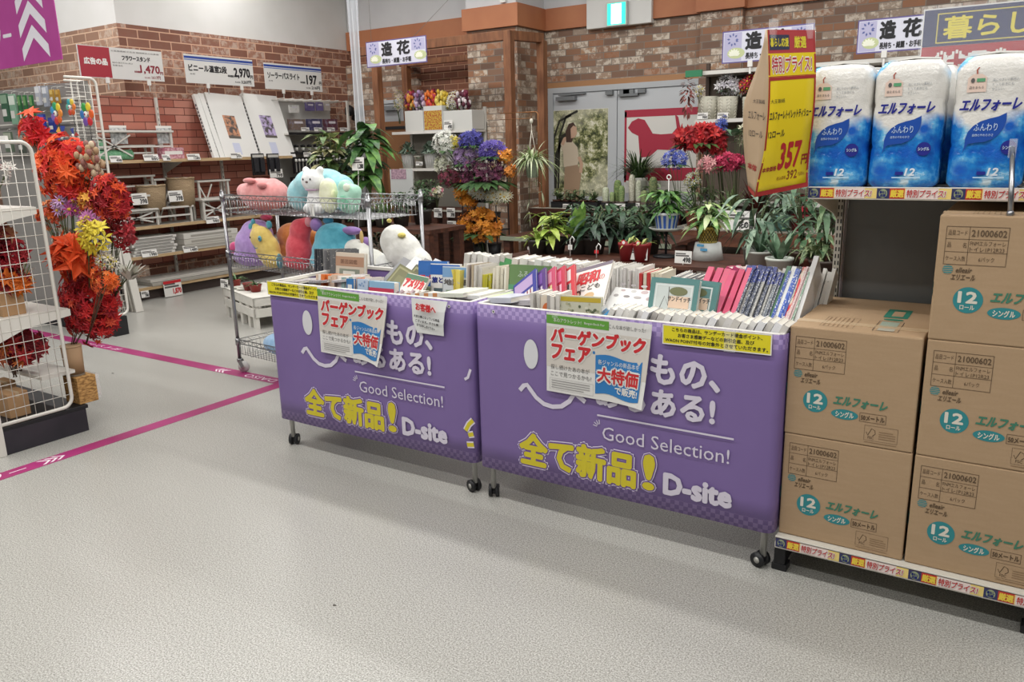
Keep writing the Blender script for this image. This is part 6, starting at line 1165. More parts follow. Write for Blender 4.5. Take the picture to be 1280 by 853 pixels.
# ---------------------------------------------------------------- timber pergola and plant corner
TIM = noisy('brown_timber', '#6a4128', '#8a5a3a', 7, .6, stretch=(3, 3, .5)); DKW = noisy('dark_timber', '#3a2017', '#5a3424', 8, .55, stretch=(.5, 3, 3))
def gp(u, v, y, z): q = at_y(u, v, y); return (q.x, y, z)
pg = thing('timber_pergola', 'brown timber pergola frame in front of the brick pillar', 'pergola', gp(637, 100, 5.5, 0)); b0 = V(pg.location)
zt = at_y(637, 36, 5.5).z
p3x = at_y(471, 90, 5.5).x - b0.x; p2 = at_y(677, 50, 6.02); p4x = at_y(508, 100, 6.35).x - b0.x
for x, y in ((0, 0), (p2.x - b0.x, .52), (p3x, 0), (p4x, .85)): MB().box(x - .05, y - .05, 0, x + .05, y + .05, zt - .02 if y == 0 else zt - .1, TIM).build('post', pg, bevel=.005)
MB().bar((p3x - .3, 0, zt - .07), (-.05, 0, zt - .07), .09, .11, TIM).build('beam', pg, bevel=.005); MB().bar((.0, .05, zt - .07), (p2.x - b0.x, .52, zt - .07), .09, .11, TIM).build('beam', pg, bevel=.005); MB().bar((p3x - .3, .85, zt - .17), (-1.15, .85, zt - .17), .07, .08, TIM).build('beam', pg, bevel=.005)
# hook stand and the hanging spider plant
hy = 5.1; hk = at_y(664, 140, hy); t = thing('hanger_hook', 'copper rod hook hung on the pergola post holding the spider plant', 'hook', (hk.x, hy, hk.z))
COP = mat('#9a6a44', .35, .7); l = at_y(625, 132, hy).x - hk.x; r = at_y(672, 132, hy).x - hk.x
MB().tube([(l, 0, .0), (r - .02, 0, .0), (r, 0, -.02), (r, 0, -.85)], .006, COP, 6).build('rod', t); MB().tube([(l, 0, -.07), (0, 0, -.07)], .004, COP, 5).tube([(0, 0, -.07), (0, 0, 0)], .004, COP, 5).tube([(-.11, 0, 0), (-.11, .35, 0)], .005, COP, 5).build('cross_rod', t)
SP1, SP2 = '#7f9a62', '#c6d1a0'
q = at_y(662, 222, hy); t = thing('spider_plant', 'variegated spider plant trailing from a pale green hanging pot', 'hanging plant', (hk.x, hy, q.z)); R_ = .085
MB().lathe([(.062, 0), (.085, .17), (.092, .175), (.092, .20), (.083, .2), (.08, .17)], mat('#b9cdb2', .5), 18).build('pot', t)
m = MB(); g1, g3 = g2('#86a06a', '#aebf8a'), g2('#c3cfa2', '#dbe2c2')
for i in range(170): d = rvec(.1); d = V((d.x, d.y, rnd(.3, 1.4))); m.leaf((d.x * .04, d.y * .04, .18), d, rnd(.22, .46), .018, g1 if i % 2 else g3, rnd(.35, 1.2), 6, None, .2)
for i in range(5): a = rnd(0, 6.28); e = V((math.cos(a) * .14, math.sin(a) * .1, -.05 - .12 * i)); m.tube([(0, 0, .19), (e.x * .9, e.y * .9, .2), e], .0025, STEM, 4); [m.leaf(e, rvec(-.2), .09, .01, g3, .8, 3) for _ in range(7)]
m.build('foliage', t); zh = hk.z - .08 - q.z; MB().tube([(-.07, 0, .19), (0, 0, zh - .12), (0, 0, zh)], .0035, mat('#d8d2c2', .8), 4).tube([(.07, 0, .19), (0, 0, zh - .12)], .0035, mat('#d8d2c2', .8), 4).tube([(0, -.07, .19), (0, 0, zh - .12)], .0035, mat('#d8d2c2', .8), 4).ball((0, 0, zh - .02), (.022, .02, .03), mat('#d8d2c2', .8), 8, 6).build('hanger_rope', t)
# transparent plastic bundle hanging from the ceiling
q = at_y(444, 60, 3.6); t = thing('plastic_bundle', 'tall translucent rolled plastic sheet standing before the brick corner', 'plastic sheet', (q.x, 3.6, 0)); zb = 1.75
PL = glass('hazy_plastic', '#d5d8de', .38, .2); PL2 = glass('hazy_plastic_fold', '#eef0f4', .5, .15)
MB().lathe([(.05, 0.9), (.055, 1.9), (.045, 2.6), (.06, 3.2), (.065, 4.4)], PL, 12).build('sheet', t); m = MB()
for k in range(6): a = k * 1.05; m.tube([(.05 * math.cos(a), .05 * math.sin(a), .9), (.053 * math.cos(a + .2), .053 * math.sin(a + .2), 2.0), (.045 * math.cos(a + .1), .045 * math.sin(a + .1), 2.6), (.066 * math.cos(a), .066 * math.sin(a), 4.4)], .006, PL2, 5)
m.build('folds', t)
# artificial-flower signs
def zoka_sign(p, wd, ht, rz, lb, wires=None, foot=None):
    t = thing('flower_sign', lb, 'sign', p, rz, 'lilac artificial flower signs'); s_ = MB().box(0, 0, 0, wd, .006, ht, mat('#6a5f96', .4)).build('board', t); q = MB()
    q.quad((wd * .014, -.001, ht * .04), (wd * .972, 0, 0), (0, 0, ht * .92), mat('#d9d9e6', .4)); q.quad((wd * .022, -.0014, ht * .06), (wd * .2, 0, 0), (0, 0, ht * .88), mat('#b7b4d2', .4)); q.quad((wd * .76, -.0014, ht * .5), (wd * .215, 0, 0), (0, 0, ht * .44), mat('#b7b4d2', .4))
    for fx in (.12, .86):
        for k in range(9): a = k * .75; c = V((wd * fx + .03 * math.cos(a), -.002 - .0002 * k, ht * .72 + .035 * math.sin(a))); q.poly([c, c + V((.018 * math.cos(a - .6), 0, .018 * math.sin(a - .6))), c + V((.034 * math.cos(a), 0, .034 * math.sin(a))), c + V((.018 * math.cos(a + .6), 0, .018 * math.sin(a + .6)))], mat('#5d669e', .5))
        q.disc((wd * (fx + .04), -.002, ht * .3), (wd * .1, 0, 0), (0, 0, ht * .17), mat('#c3cc9a', .4), 16)
        for k in range(7): a = PI * k / 6; c = V((wd * (fx + .02), -.003 - .0002 * k, ht * .22)); d = V((math.cos(a), 0, .35 + .8 * math.sin(a))) * ht * .2; n_ = V((-d.z, 0, d.x)) * .25; q.poly([c, c + d * .6 - n_, c + d, c + d * .6 + n_], mat('#eef0dc', .4))
    q.text('造', (wd * .27, -.003, ht * .4), (wd * .17, 0, 0), (0, 0, ht * .5), INK, .0004, .05); q.text('花', (wd * .53, -.003, ht * .4), (wd * .2, 0, 0), (0, 0, ht * .5), INK, .0004, .05); q.text('長持ち・綺麗・お手軽', (wd * .27, -.003, ht * .1), (wd * .48, 0, 0), (0, 0, ht * .19), INK, .0004, .03); q.build('printing', s_)
    m = MB()
    for w_ in (wires or []): m.tube(w_, .003, mat('#8f8a84', .5), 4)
    if foot: m.box(wd * .3, -.01, -.05, wd * .3 + .05, .015, .012, WHITE).box(wd * .3 + .015, 0, -foot, wd * .3 + .035, .01, -.04, WHITE)
    if wires or foot: m.build('hanger', t)
    return t
a, b = at_y(459, 85, 4.9), at_y(534, 78, 4.9); L = b.x - a.x; H_ = at_y(458, 53, 4.9).z - a.z
q = at_y(560, 0, 4.9); zoka_sign((a.x, 4.9, a.z), L, H_, .0, 'lilac artificial flower sign hung by thin wire near the pergola beam', [[(L * .8, 0, H_), (q.x - a.x, 0, q.z - a.z), (q.x - a.x + .6, 0, 4.48 - a.z)], [(L * .1, 0, H_), (L * .1, 0, 4.48 - a.z)]])
a, b = at_y(902, 80, 5.9), at_y(1016, 72, 5.9); zoka_sign((a.x, 5.9, a.z), (b.x - a.x), at_y(902, 40, 5.9).z - a.z, 0, 'lilac artificial flower sign standing over patterned grey pots', None, .12)
a, b = at_y(1070, 68, 5.9), at_y(1180, 62, 5.9); zoka_sign((a.x, 5.9, a.z), (b.x - a.x), at_y(1070, 26, 5.9).z - a.z, 0, 'lilac artificial flower sign partly behind the campaign board', None, .2)
# grey door and cork board behind the flower shelves
xa, xb = at_y(475, 130, 6.47).x, at_y(560, 130, 6.47).x; z2 = at_y(475, 126, 6.47).z
t = thing('service_door', '', ''); del t['label'], t['category']; t.name = 'door_2'; t['kind'] = 'structure'
MB().box(xa, 6.44, 0, xa + .05, 6.5, z2, DG).box(xa, 6.44, z2 - .05, xb, 6.5, z2, DG).build('door_frame', t); lf = MB().box(xa + .05, 6.46, 0, xb, 6.5, z2 - .05, mat('#a9acae', .4)).build('door_leaf', t); MB().box(xa + .12, 6.38, z2 - .15, xa + .4, 6.46, z2 - .09, DSH).build('door_closer', lf)
q = at_y(480, 230, 6.25); t = thing('cork_board', 'brown board in black frame leaning behind the white pots', 'board', (q.x, 6.2, 0)); zz = at_y(490, 152, 6.2).z
MB().box(0, 0, 0, .75, .03, zz, mat('#8a5f3c', .7)).build('board', t); MB().box(.08, -.02, 0, .12, 0, zz - .05, BLACK).box(.12, -.02, zz - .11, .6, 0, zz - .07, BLACK).build('frame_bar', t)

# white flower shelves by the pillar
YF = 5.75
xl, xr = at_y(490, 162, YF).x, at_y(590, 161, YF).x; z1 = at_y(540, 164, YF).z; z0 = at_y(540, 211, YF).z
fs_ = thing('flower_shelf', 'white display shelves with boxes of tulips and white pots beside pillar', 'shelf unit', (xl, YF, 0)); Wd = xr - xl
MB().box(0, 0, z1 - .025, Wd, .33, z1, WSH).box(0, -.006, z1 - .03, Wd, 0, z1 + .006, OFFWHITE).build('shelf', fs_); MB().box(.1, 0, z0 - .025, Wd, .33, z0, WSH).box(.1, -.006, z0 - .03, Wd, 0, z0 + .006, OFFWHITE).build('shelf', fs_)
MB().box(.05, .335, 0, Wd, .35, z1 + .1, mat('#8a867c', .6)).build('back_panel', fs_); MB().box(.05, .32, 0, .09, .36, z1 + .3, WSH).build('upright', fs_); MB().box(Wd - .04, .32, 0, Wd, .36, z1 + .3, WSH).build('upright', fs_); MB().box(0.1, 0, .12, Wd, .33, .15, WSH).build('shelf', fs_)
def fpos(u, z, dy=.03): return (at_y(u, 160, YF + dy).x, YF + dy, z)
CB = mat('#d0d0cb', .5)
for u0, u1, lb in ((505, 528, 'white box of mixed tulips at the shelf end'), (551, 589, 'white box of white flowers next to the pillar')):
    x0, x1 = at_y(u0, 150, YF).x, at_y(u1, 150, YF).x; h = at_y(u0, 139, YF).z - z1; t = thing('flower_box', lb, 'box', (x0, YF + .02, z1 + .006)); MB().box(0, 0, 0, x1 - x0, .28, h - .006, CB).build('box_wall', t, bevel=.004); MB().box(.012, .012, h - .006, x1 - x0 - .012, .268, h - .004, mat('#4a4a40', .8)).build('filling', t)
x0, x1 = at_y(529, 150, YF - .02).x, at_y(552, 150, YF - .02).x; h = at_y(540, 133, YF).z - z1
t = thing('photo_box', 'box with tulip field photograph between the white flower boxes', 'box', (x0, YF - .005, z1 + .006)); MB().box(0, 0, 0, x1 - x0, .25, h, CB).build('carton', t); MB().quad((.006, -.001, .01), (x1 - x0 - .012, 0, 0), (0, 0, h * .78), noisy('tulip_photo', '#a8452a', '#c9b24a', 60, .4, 2, 0, .42, .58)).build('photo_print', t)
gr2 = 'artificial flowers on the white shelves'
for u, c_, k, lb in ((500, ['#d8d0c4', '#bfb7a6'], 'small', 'pale beige blossoms at the end of the upper white shelf'), (516, ['#d98a3a', '#b03a4a', '#c9a24a', '#7a3a5a'], 'tulip', 'orange and plum tulips in the white shelf box'), (528, ['#a58ab0', '#c9b4c4', '#8a5a7a'], 'tulip', 'lilac tulips behind the photo box'), (541, ['#d9722a', '#c23a34', '#b03050'], 'tulip', 'red and orange tulips above the photo box'), (554, ['#d8b83a', '#e0cc6a'], 'tulip', 'yellow tulips beside white blooms'), (568, ['#e4e2dc', '#d2cec6'], 'small', 'white blooms in the box next to pillar'), (580, ['#7a2a44', '#e0d4d6', '#5a1e34'], 'tulip', 'plum and white blooms touching the pillar')):
    bouquet('tulip_bunch' if k == 'tulip' else 'blossom_bunch', lb, fpos(u, at_y(u, 126, YF).z, .12), (.10, .09, .15), 'bud' if k == 'tulip' else 'petal', c_, 60, .034, fpos(u, z1 + .12, .14), gr2, leafcol=('#4a6a3a', '#6a8450'))
MB_ = None
for i, (u, lb) in enumerate(((508, 'white ribbed pot with silver foliage, lower white shelf end'), (537, 'white ribbed pot with grey green foliage, mid lower shelf'), (558, 'white ribbed pot with grey foliage before white hydrangea'))):
    def ff(t, r, h):
        m = MB(); gs = [g2('#5d7060', '#93a396'), g2('#3f5240', '#6a7d68')]
        for k in range(150): d = rvec(.5); m.leaf((d.x * .085, d.y * .085, h + .005 + abs(d.z) * .11), d, .075, .034, gs[k % 2], .2, 3)
        m.build('foliage', t)
    t = pot(fpos(u, z0 + .006, .08), .09, .2, '#d6d6d2', lb, 'ribbed_pot', 'white ribbed pots', foliage=ff); m = MB()
    for k in range(18): a = 2 * PI * k / 18; m.tube([(.068 * math.cos(a), .068 * math.sin(a), .01), (.086 * math.cos(a), .086 * math.sin(a), .17)], .006, mat('#dededb', .5), 5)
    m.build('pot_ribs', t)
pot(fpos(522, z0 + .006, .09), .07, .17, '#9d988c', 'grey square-look pot between the white ribbed pots', 'grey_pot', foliage=rosette(16, .12, .03, '#4a5c46', '#7d8f78'))
for u, v, lb in ((560, 162, 'price card on the upper white flower shelf'), (524, 207, 'price card below the grey pot on white shelf'), (548, 207, 'price card below the last white ribbed pot')): q = at_y(u, v, YF - .02); tag_card(tuple(q), 'y', .14 if v < 200 else .12, .12 if v < 200 else .05, lb, '498', -.1)
# tall foliage plants behind the wire rack
pb_ = thing('plant_bench', 'dark wooden plant bench behind the wire rack', 'bench', (-6.1, 3.1, 0)); MB().box(0, 0, .86, 1.9, .6, .90, DKW).build('bench_top', pb_)
for x in (.06, .95, 1.84):
    for y in (.05, .55): MB().box(x - .04, y - .04, 0, x + .04, y + .04, .86, DKW).build('leg', pb_)
PB = '#3c3a36'
q = at_y(415, 240, 3.3); pot((q.x, 3.3, .902), .10, .16, PB, 'variegated cream and green rubber plant behind the bear plush', foliage=leafy(190, .25, .82, .2, .08, [('#5f7a46', '#a9b27a'), ('#c3c090', '#dcd6ac'), ('#3f5a34', '#6f8850')], 6, .5, .12))
q = at_y(462, 240, 3.3); pot((q.x, 3.3, .902), .10, .16, PB, 'broad green money tree beside the transparent bundle', foliage=leafy(80, .27, .9, .28, .11, [('#3f6a36', '#6f9a4c'), ('#2f5230', '#4f7a40')], 4, .7, .35))
q = at_y(437, 240, 3.55); pot((q.x, 3.55, .902), .10, .16, PB, 'dark blue green bushy plant between rubber plant and money tree', foliage=leafy(170, .24, .68, .14, .05, [('#2f463a', '#5c7668'), ('#44604e', '#7d9486')], 5, .4, .1))
q = at_y(477, 240, 3.2); pot((q.x, 3.2, .902), .09, .14, PB, 'fine grassy green plant standing behind the chrome post', foliage=rosette(90, .30, .02, '#4f7040', '#86a060', .5, 1.1))
q = at_y(448, 240, 3.15); pot((q.x, 3.15, .902), .08, .14, PB, 'small dark fern at the bench front behind the rack', foliage=rosette(60, .22, .03, '#2c4a2e', '#4f6f44', .6, .9))
q = at_y(500, 250, 3.35); pot((q.x, 3.35, .902), .09, .15, PB, 'dark glossy small-leaved plant right of the chrome post', foliage=leafy(90, .15, .2, .08, .03, [('#1f3a24', '#3d5c38'), ('#2c4a2c', '#55744a')], 6, .4, 0))
q = at_y(527, 250, 3.6); pot((q.x, 3.6, .902), .10, .15, PB, 'second dark glossy plant next to the flower table', foliage=leafy(110, .19, .24, .09, .032, [('#1c3320', '#37573a'), ('#27452a', '#4c6a42')], 6, .4, 0))
for i, u in enumerate((425, 455, 482, 512)): q = at_y(u, 280, 3.6); pot((q.x, 3.62, .36), .1, .18, PB, ('dark trailing plant low under the plant bench', 'second dark trailing plant under the bench', 'third dark leafy plant under the bench', 'fourth dark leafy plant under the bench end')[i], foliage=leafy(80, .22, .26, .1, .035, [('#1f3322', '#3f5a3a'), ('#2a4028', '#4c6644')], 6, .6, 0))
sh = MB().box(0, .03, .33, 1.9, .6, .355, DKW).build('lower_shelf', pb_)
q = at_y(446, 203, 3.05); t = tag_card((q.x, 3.06, q.z - .08), 'y', .16, .13, 'white price card in front of the money tree stem', '1,280', -.1, name='plant_card'); MB().tube([(0, .004, .01), (0, .01, .905 - q.z + .08)], .004, WHITE, 5).build('card_stick', t)
q = at_y(497, 222, 4.6); t = thing('poster_stand', 'white notice board with violet flower poster behind dark plants', 'notice board', (q.x - .12, 4.6, .0)); zq = q.z
MB().box(0, 0, zq - .34, .36, .008, zq + .1, mat('#c9ccca', .5)).build('board', t); MB().box(.02, -.002, zq - .02, .26, -.0005, zq + .1, noisy('flower_poster', '#c9a9b6', '#8a6f80', 40, .5)).build('poster_print', t); MB().box(.03, .008, 0, .06, .03, zq - .3, DKW).box(.3, .008, 0, .33, .03, zq - .3, DKW).build('leg', t)
# flower table by the pergola
TX, TY = at_y(497, 264, 5.2).x, 5.2
ft = thing('flower_table', 'dark brown slatted wooden table in front of pergola post', 'table', (TX, TY, 0)); Lt = at_y(577, 262, 5.2).x - TX
MB().box(0, 0, .87, Lt, .55, .90, DKW).box(-.005, -.008, .885, Lt + .005, 0, .905, mat('#b9b4a6', .6)).build('table_top', ft)
for k in range(6): x = Lt * (k + .5) / 6; MB().box(x - .045, .0, .04, x + .045, .03, .87, DKW).build('slat_board', ft)
MB().box(0, .0, .0, Lt, .5, .06, DKW).build('base_board', ft); MB().box(0, .5, .04, Lt, .52, .87, DKW).build('back_board', ft)
for u, lb in ((512, 'dark green small shrub on the flower table'), (527, 'second dark green shrub on the flower table'), (540, 'third dark shrub near the cream flowers')): q = at_y(u, 255, 5.35); pot((q.x, 5.35, .902), .09, .13, PB, lb, 'potted_shrub', foliage=leafy(110, .19, .26, .085, .03, [('#1f3824', '#43603c'), ('#2f4f30', '#5c7a4c')], 6, .4, 0))
bouquet('cream_roses', 'cream and pink roses on the flower table corner', tuple(at_y(546, 240, 5.2)), (.1, .08, .06), 'round', ['#dcd6b4', '#c9c49a', '#b56a7c', '#e4e0d0'], 30, .045, (at_y(546, 240, 5.2).x, 5.2, .92), 'real looking flowers')
for k, u in enumerate((547, 563)): q = at_y(u, 272, 5.17); t = tag_card((q.x, 5.18, q.z), 'y', .13, .12, ('price card at the flower table corner', 'second price card beside the first at the flower table corner')[k], '398', -.05, name='plant_card'); MB().tube([(0, .003, 0), (0, .02, .91 - q.z)] if q.z > .91 else [(0, .002, .1), (0, .01, .12)], .004, WHITE, 5).build('card_stick', t)
q = at_y(565, 288, 5.15); tag_card(tuple(q), 'y', .14, .12, 'price card tied low on the flower table slats', '398', 0)
# artificial flower stand
YC = 4.75
def cp(u, v, y=YC): return tuple(at_y(u, v, y))
q = V(cp(600, 300)); t = thing('flower_stand', 'black wire tiered stand holding purple and orange artificial flowers', 'flower stand', (q.x, YC + .1, 0), 0, 'black flower display stand')
m = MB()
for x in (-.26, .26):
    for y in (-.1, .16): m.tube([(x, y, 0), (x * .9, y, 1.45)], .007, BLACK, 6)
for z in (.35, .72, 1.05, 1.40): m.tube([(-.26, -.1, z), (.26, -.1, z), (.26, .16, z), (-.26, .16, z)], .006, BLACK, 5, closed=True)
m.build('wire_frame', t)
for z in (.35, .72, 1.05, 1.40): MB().box(-.255, -.095, z - .004, .255, .155, z, BLACK).build('tray', t)
gc = 'artificial flowers on the black stand'
for nm, lb, u, v, S, kd, cs, n_, r_ in (('statice_bunch', 'dark burgundy statice bunch filling the middle of the stand', 603, 218, (.23, .12, .13), 'petal', ['#5a1f40', '#6e2a4c', '#4a1a38', '#7d3a5c'], 230, .028), ('statice_bunch', 'wine red statice sprays at the pillar side of the stand', 562, 222, (.10, .08, .09), 'petal', ['#7a2840', '#8f3a50', '#5f1f34'], 80, .026), ('lilac_bunch', 'pale lilac bunch above the burgundy statice', 582, 198, (.11, .08, .09), 'petal', ['#8a6f9c', '#a58ab4', '#7a5a8c'], 110, .026), ('delphinium_bunch', 'indigo blue delphinium bunch topping the stand', 588, 176, (.10, .07, .08), 'petal', ['#39388a', '#4a48a0', '#2f2c74'], 90, .032), ('delphinium_bunch', 'violet delphinium bunch beside the orange rose', 615, 190, (.13, .08, .08), 'petal', ['#54429c', '#6a56b0', '#453488'], 110, .034), ('hydrangea_bunch', 'white hydrangea spray beside the white shelf pots', 556, 180, (.11, .08, .11), 'petal', ['#dfe0d8', '#cfd2c6', '#eceae2'], 130, .026), ('hydrangea_bunch', 'cream white flower cluster under the white hydrangea', 553, 207, (.07, .06, .07), 'round', ['#d9dac6', '#c9ccae'], 30, .036), ('mimosa_sprig', 'small yellow sprig next to the indigo bunch', 570, 178, (.05, .04, .06), 'petal', ['#c2ae2a', '#d2c04a'], 26, .024), ('orange_rose', 'single orange rose beside violet delphinium', 631, 195, (.05, .05, .045), 'round', ['#dc8a2a', '#e69a3c'], 14, .05), ('orange_rose', 'small orange rose lower down by the pergola post', 638, 214, (.04, .04, .045), 'round', ['#c9762a', '#d98a3a'], 10, .045),
    ('marigold_bunch', 'orange marigold bunch at the pillar side under burgundy statice', 579, 240, (.07, .07, .08), 'round', ['#dc8d24', '#e29c34', '#c97a20'], 34, .045), ('mum_bunch', 'white chrysanthemum bunch mid stand', 600, 240, (.09, .07, .06), 'daisy', ['#dedcc9', '#e8e6d8'], 34, .05), ('mum_bunch', 'cream chrysanthemum bunch beside the white one', 622, 246, (.10, .07, .06), 'daisy', ['#dcd9bc', '#e3e0c9'], 36, .05), ('marigold_bunch', 'orange marigold between white chrysanthemums', 586, 252, (.06, .06, .05), 'round', ['#d98624', '#e0942c'], 18, .045), ('marigold_bunch', 'big orange marigold bunch low on the black stand', 600, 282, (.19, .10, .14), 'round', ['#d98a24', '#e29a30', '#c97a1f', '#b86a1c'], 90, .05)):
    p = V(cp(u, v)); S = tuple(k * 1.55 for k in S); n_ = int(n_ * 1.9); r_ *= 1.15; zb = max([z for z in (.35, .72, 1.05, 1.40) if z < p.z - S[2] * .6] or [.35]); bouquet(nm, lb, tuple(p), S, kd, cs, n_, r_, (q.x + (p.x - q.x) * .7, YC + .1, zb), gc, leafcol=('#2f4a2a', '#4a6a3c'))
for i, (z, dx) in enumerate(((.352, -.1), (.352, .12), (.722, -.12), (.722, .12), (1.052, -.12), (1.052, .1))):
    t = thing('black_bucket', 'black flower bucket on the wire stand, %s counting upwards from the floor' % ORD[i], 'bucket', (q.x + dx, YC + .13, z), 0, 'black buckets on the flower stand'); MB().lathe([(.06, 0), (.085, .2), (.08, .2), (.055, .01), (.001, .01)], BLACK, 14).build('pail', t); MB().lathe([(.085, .195), (.09, .205), (.085, .205)], BLACK, 14).build('rim', t)

# ---------------------------------------------------------------- plants in front of the double door
DT = thing('succulent_table', 'black topped plant table in front of the double door', 'table', (-4.75, 5.85, 0)); MB().box(0, 0, .87, 2.05, .75, .90, mat('#a8a698', .6)).box(-.004, -.01, .82, 2.054, 0, .9, DKW).build('table_top', DT)
for x in (.06, 1.0, 1.99):
    for y in (.05, .7): MB().box(x - .04, y - .04, 0, x + .04, y + .04, .87, DKW).build('leg', DT)
MB().box(0, .3, .0, 2.05, .32, .82, mat('#1f1712', .8)).build('back_board', DT)
YT = 6.0
def tray(u0, u1, y, z, d, lb):
    a, b = at_y(u0, 250, y).x, at_y(u1, 250, y).x; t = thing('plant_tray', lb, 'tray', (a, y - .03, z), 0); w_ = b - a; MB().box(0, 0, 0, w_, d, .012, BLACK).box(0, 0, .012, w_, .012, .075, BLACK).box(0, d - .012, .012, w_, d, .075, BLACK).box(0, .012, .012, .012, d - .012, .075, BLACK).box(w_ - .012, .012, .012, w_, d - .012, .075, BLACK).build('tray_wall', t); MB().box(.012, -.001, .02, w_ * .4, .0, .05, mat('#2c2c2e', .3)).build('label_strip', t); return t
tray(690, 748, YT, .902, .3, 'black tray of small succulents in front of the photo poster'); tray(752, 822, YT, .902, .3, 'black tray of cacti in front of crimson dog poster'); 
for i, (u, c1, c2, lb) in enumerate(((697, '#4a6040', '#7d8f62', 'small leafy succulent pot at the tray end near pergola'), (709, '#57694c', '#8f9c78', 'second small succulent pot in front of the poster legs'), (720, '#3f5a3c', '#6d8458', 'third small succulent pot in the black tray'), (731, '#5c6f54', '#97a585', 'fourth small succulent pot in the black tray'), (742, '#46603c', '#7a9060', 'fifth small succulent pot, last before the cacti'))): q = at_y(u, 250, YT + .1); pot((q.x, YT + .08, .916), .055, .08, '#5a3a2c', lb, 'succulent_pot', foliage=leafy(34, .08, .13, .075, .026, [(c1, c2)], 4, .3, 0))
for i, (u, lb) in enumerate(((703, 'small green plant in the rear of the succulent tray'), (716, 'pale grey green plant in the rear of succulent tray'), (728, 'feathery green plant in the rear of succulent tray'), (744, 'tall fine plant in the rear beside cactus'))): q = at_y(u, 245, YT + .25); pot((q.x, YT + .21, .916), .05, .08, '#6a4a38', lb, 'succulent_pot', foliage=rosette(40, .19, .02, ('#4a6648', '#6d7f62', '#3f5f3a', '#5a7450')[i], ('#8aa078', '#a9b596', '#6f9060', '#8fa078')[i], .4, 1.3))
def cactus(u, v0, v1, w_px, y, col, col2, lb, ribs=10, fuzzy=False):
    a, b = at_y(u, v1, y), at_y(u, v0, y); r = (at_y(u + w_px / 2, 240, y).x - at_y(u - w_px / 2, 240, y).x) / 2; zb = .916; h = max(.08, b.z - zb - .07); t = thing('cactus', lb, 'cactus', (a.x, y, zb), 0, 'cacti in the black tray')
    MB().lathe([(r * .95, 0), (r * 1.25, .075), (r * 1.15, .075), (r * 1.1, .06)], mat('#4a3a30', .6), 14).build('pot', t); m = MB(); n = ribs * 2; prof = [(0.86, .0), (.95, .2), (1, .6), (.95, .82), (.75, .94), (.4, .99), (.02, 1)]; vs = []
    for f, z in prof:
        for k in range(n): a_ = 2 * PI * k / n; rr = r * f * (1 if k % 2 == 0 else .86); vs.append((rr * math.cos(a_), rr * math.sin(a_), .07 + z * h))
    m.add(vs, [(j * n + k, j * n + (k + 1) % n, (j + 1) * n + (k + 1) % n, (j + 1) * n + k) for j in range(len(prof) - 1) for k in range(n)], noisy('cactus_' + col[1:], col, col2, 60, .8, 3), True); m.build('body', t)
    m = MB()
    for k in range(ribs):
        for z in range(9): a_ = 4 * PI * k / n; p = V((r * math.cos(a_), r * math.sin(a_), .07 + h * (.08 + .09 * z))); m.leaf(p, (math.cos(a_), math.sin(a_), .5), .012, .003, mat('#d6d2c0', .7), 0, 1)
    m.build('spines', t); return t
cactus(757, 234, 257, 8, YT + .06, '#a3ab8c', '#cfd2bd', 'pale fuzzy column cactus alone at the tray start'); cactus(772, 225, 257, 9, YT + .12, '#4c6a3a', '#86945a', 'tall green column cactus behind the smaller one'); cactus(777, 232, 257, 7, YT + .03, '#5c7a4a', '#93a26a', 'shorter green column cactus in front of the tall one'); cactus(790, 218, 245, 8, YT + .2, '#b1ad98', '#dad6c6', 'tall woolly white cactus left of grass clump'.replace('left of', 'under the')); cactus(798, 225, 245, 7, YT + .16, '#9aa286', '#d4d3c2', 'shorter woolly cactus next to the tall woolly one'); cactus(816, 221, 248, 10, YT + .14, '#3f5a38', '#8a8f62', 'dark ribbed spiny cactus beside the white pot', 12)
cactus(765, 240, 257, 6, YT + .05, '#6f8a5a', '#a2ad7c', 'little green cactus between the pale and tall ones'); cactus(805, 238, 250, 8, YT + .0, '#5a6f48', '#98a070', 'small squat cactus at the front of the tray', 12)
q = at_y(797, 235, YT + .4); pot((q.x, YT + .42, .902), .11, .36, '#c9c7bf', 'tall dark grass-like dracaena before crimson dog poster', foliage=rosette(190, .74, .017, '#22331f', '#47602f', .55, 1.7, 7))
q = at_y(806, 232, YT + .2); pot((q.x + .05, YT + .33, .902), .09, .14, '#d8d7d2', 'white pot of heart-leaved pothos under the dracaena', foliage=leafy(44, .17, .17, .1, .06, [('#4f6f44', '#86a06c'), ('#86a27c', '#b5c4a0')], 5, .5, 0))
for i, (u, v, lb, tx) in enumerate(((709, 262, 'price card in front of the succulent tray', '198'), (763, 262, 'price card in front of the pale fuzzy cactus', '398'), (775, 262, 'second price card in front of the green cacti', '298'), (797, 257, 'narrow price card beside the cactus tray edge', '298'))): q = at_y(u, v, YT - .06); t = tag_card((q.x, YT - .06, q.z - .04), 'y', .13 if i < 3 else .05, .11 if i < 3 else .07, lb, tx, -.05, name='plant_card'); MB().tube([(0, .003, 0), (0, .01, .905 - q.z + .04)] if q.z > .95 else [(0, .003, .05), (0, .03, .05)], .004, WHITE, 5).build('card_stick', t)
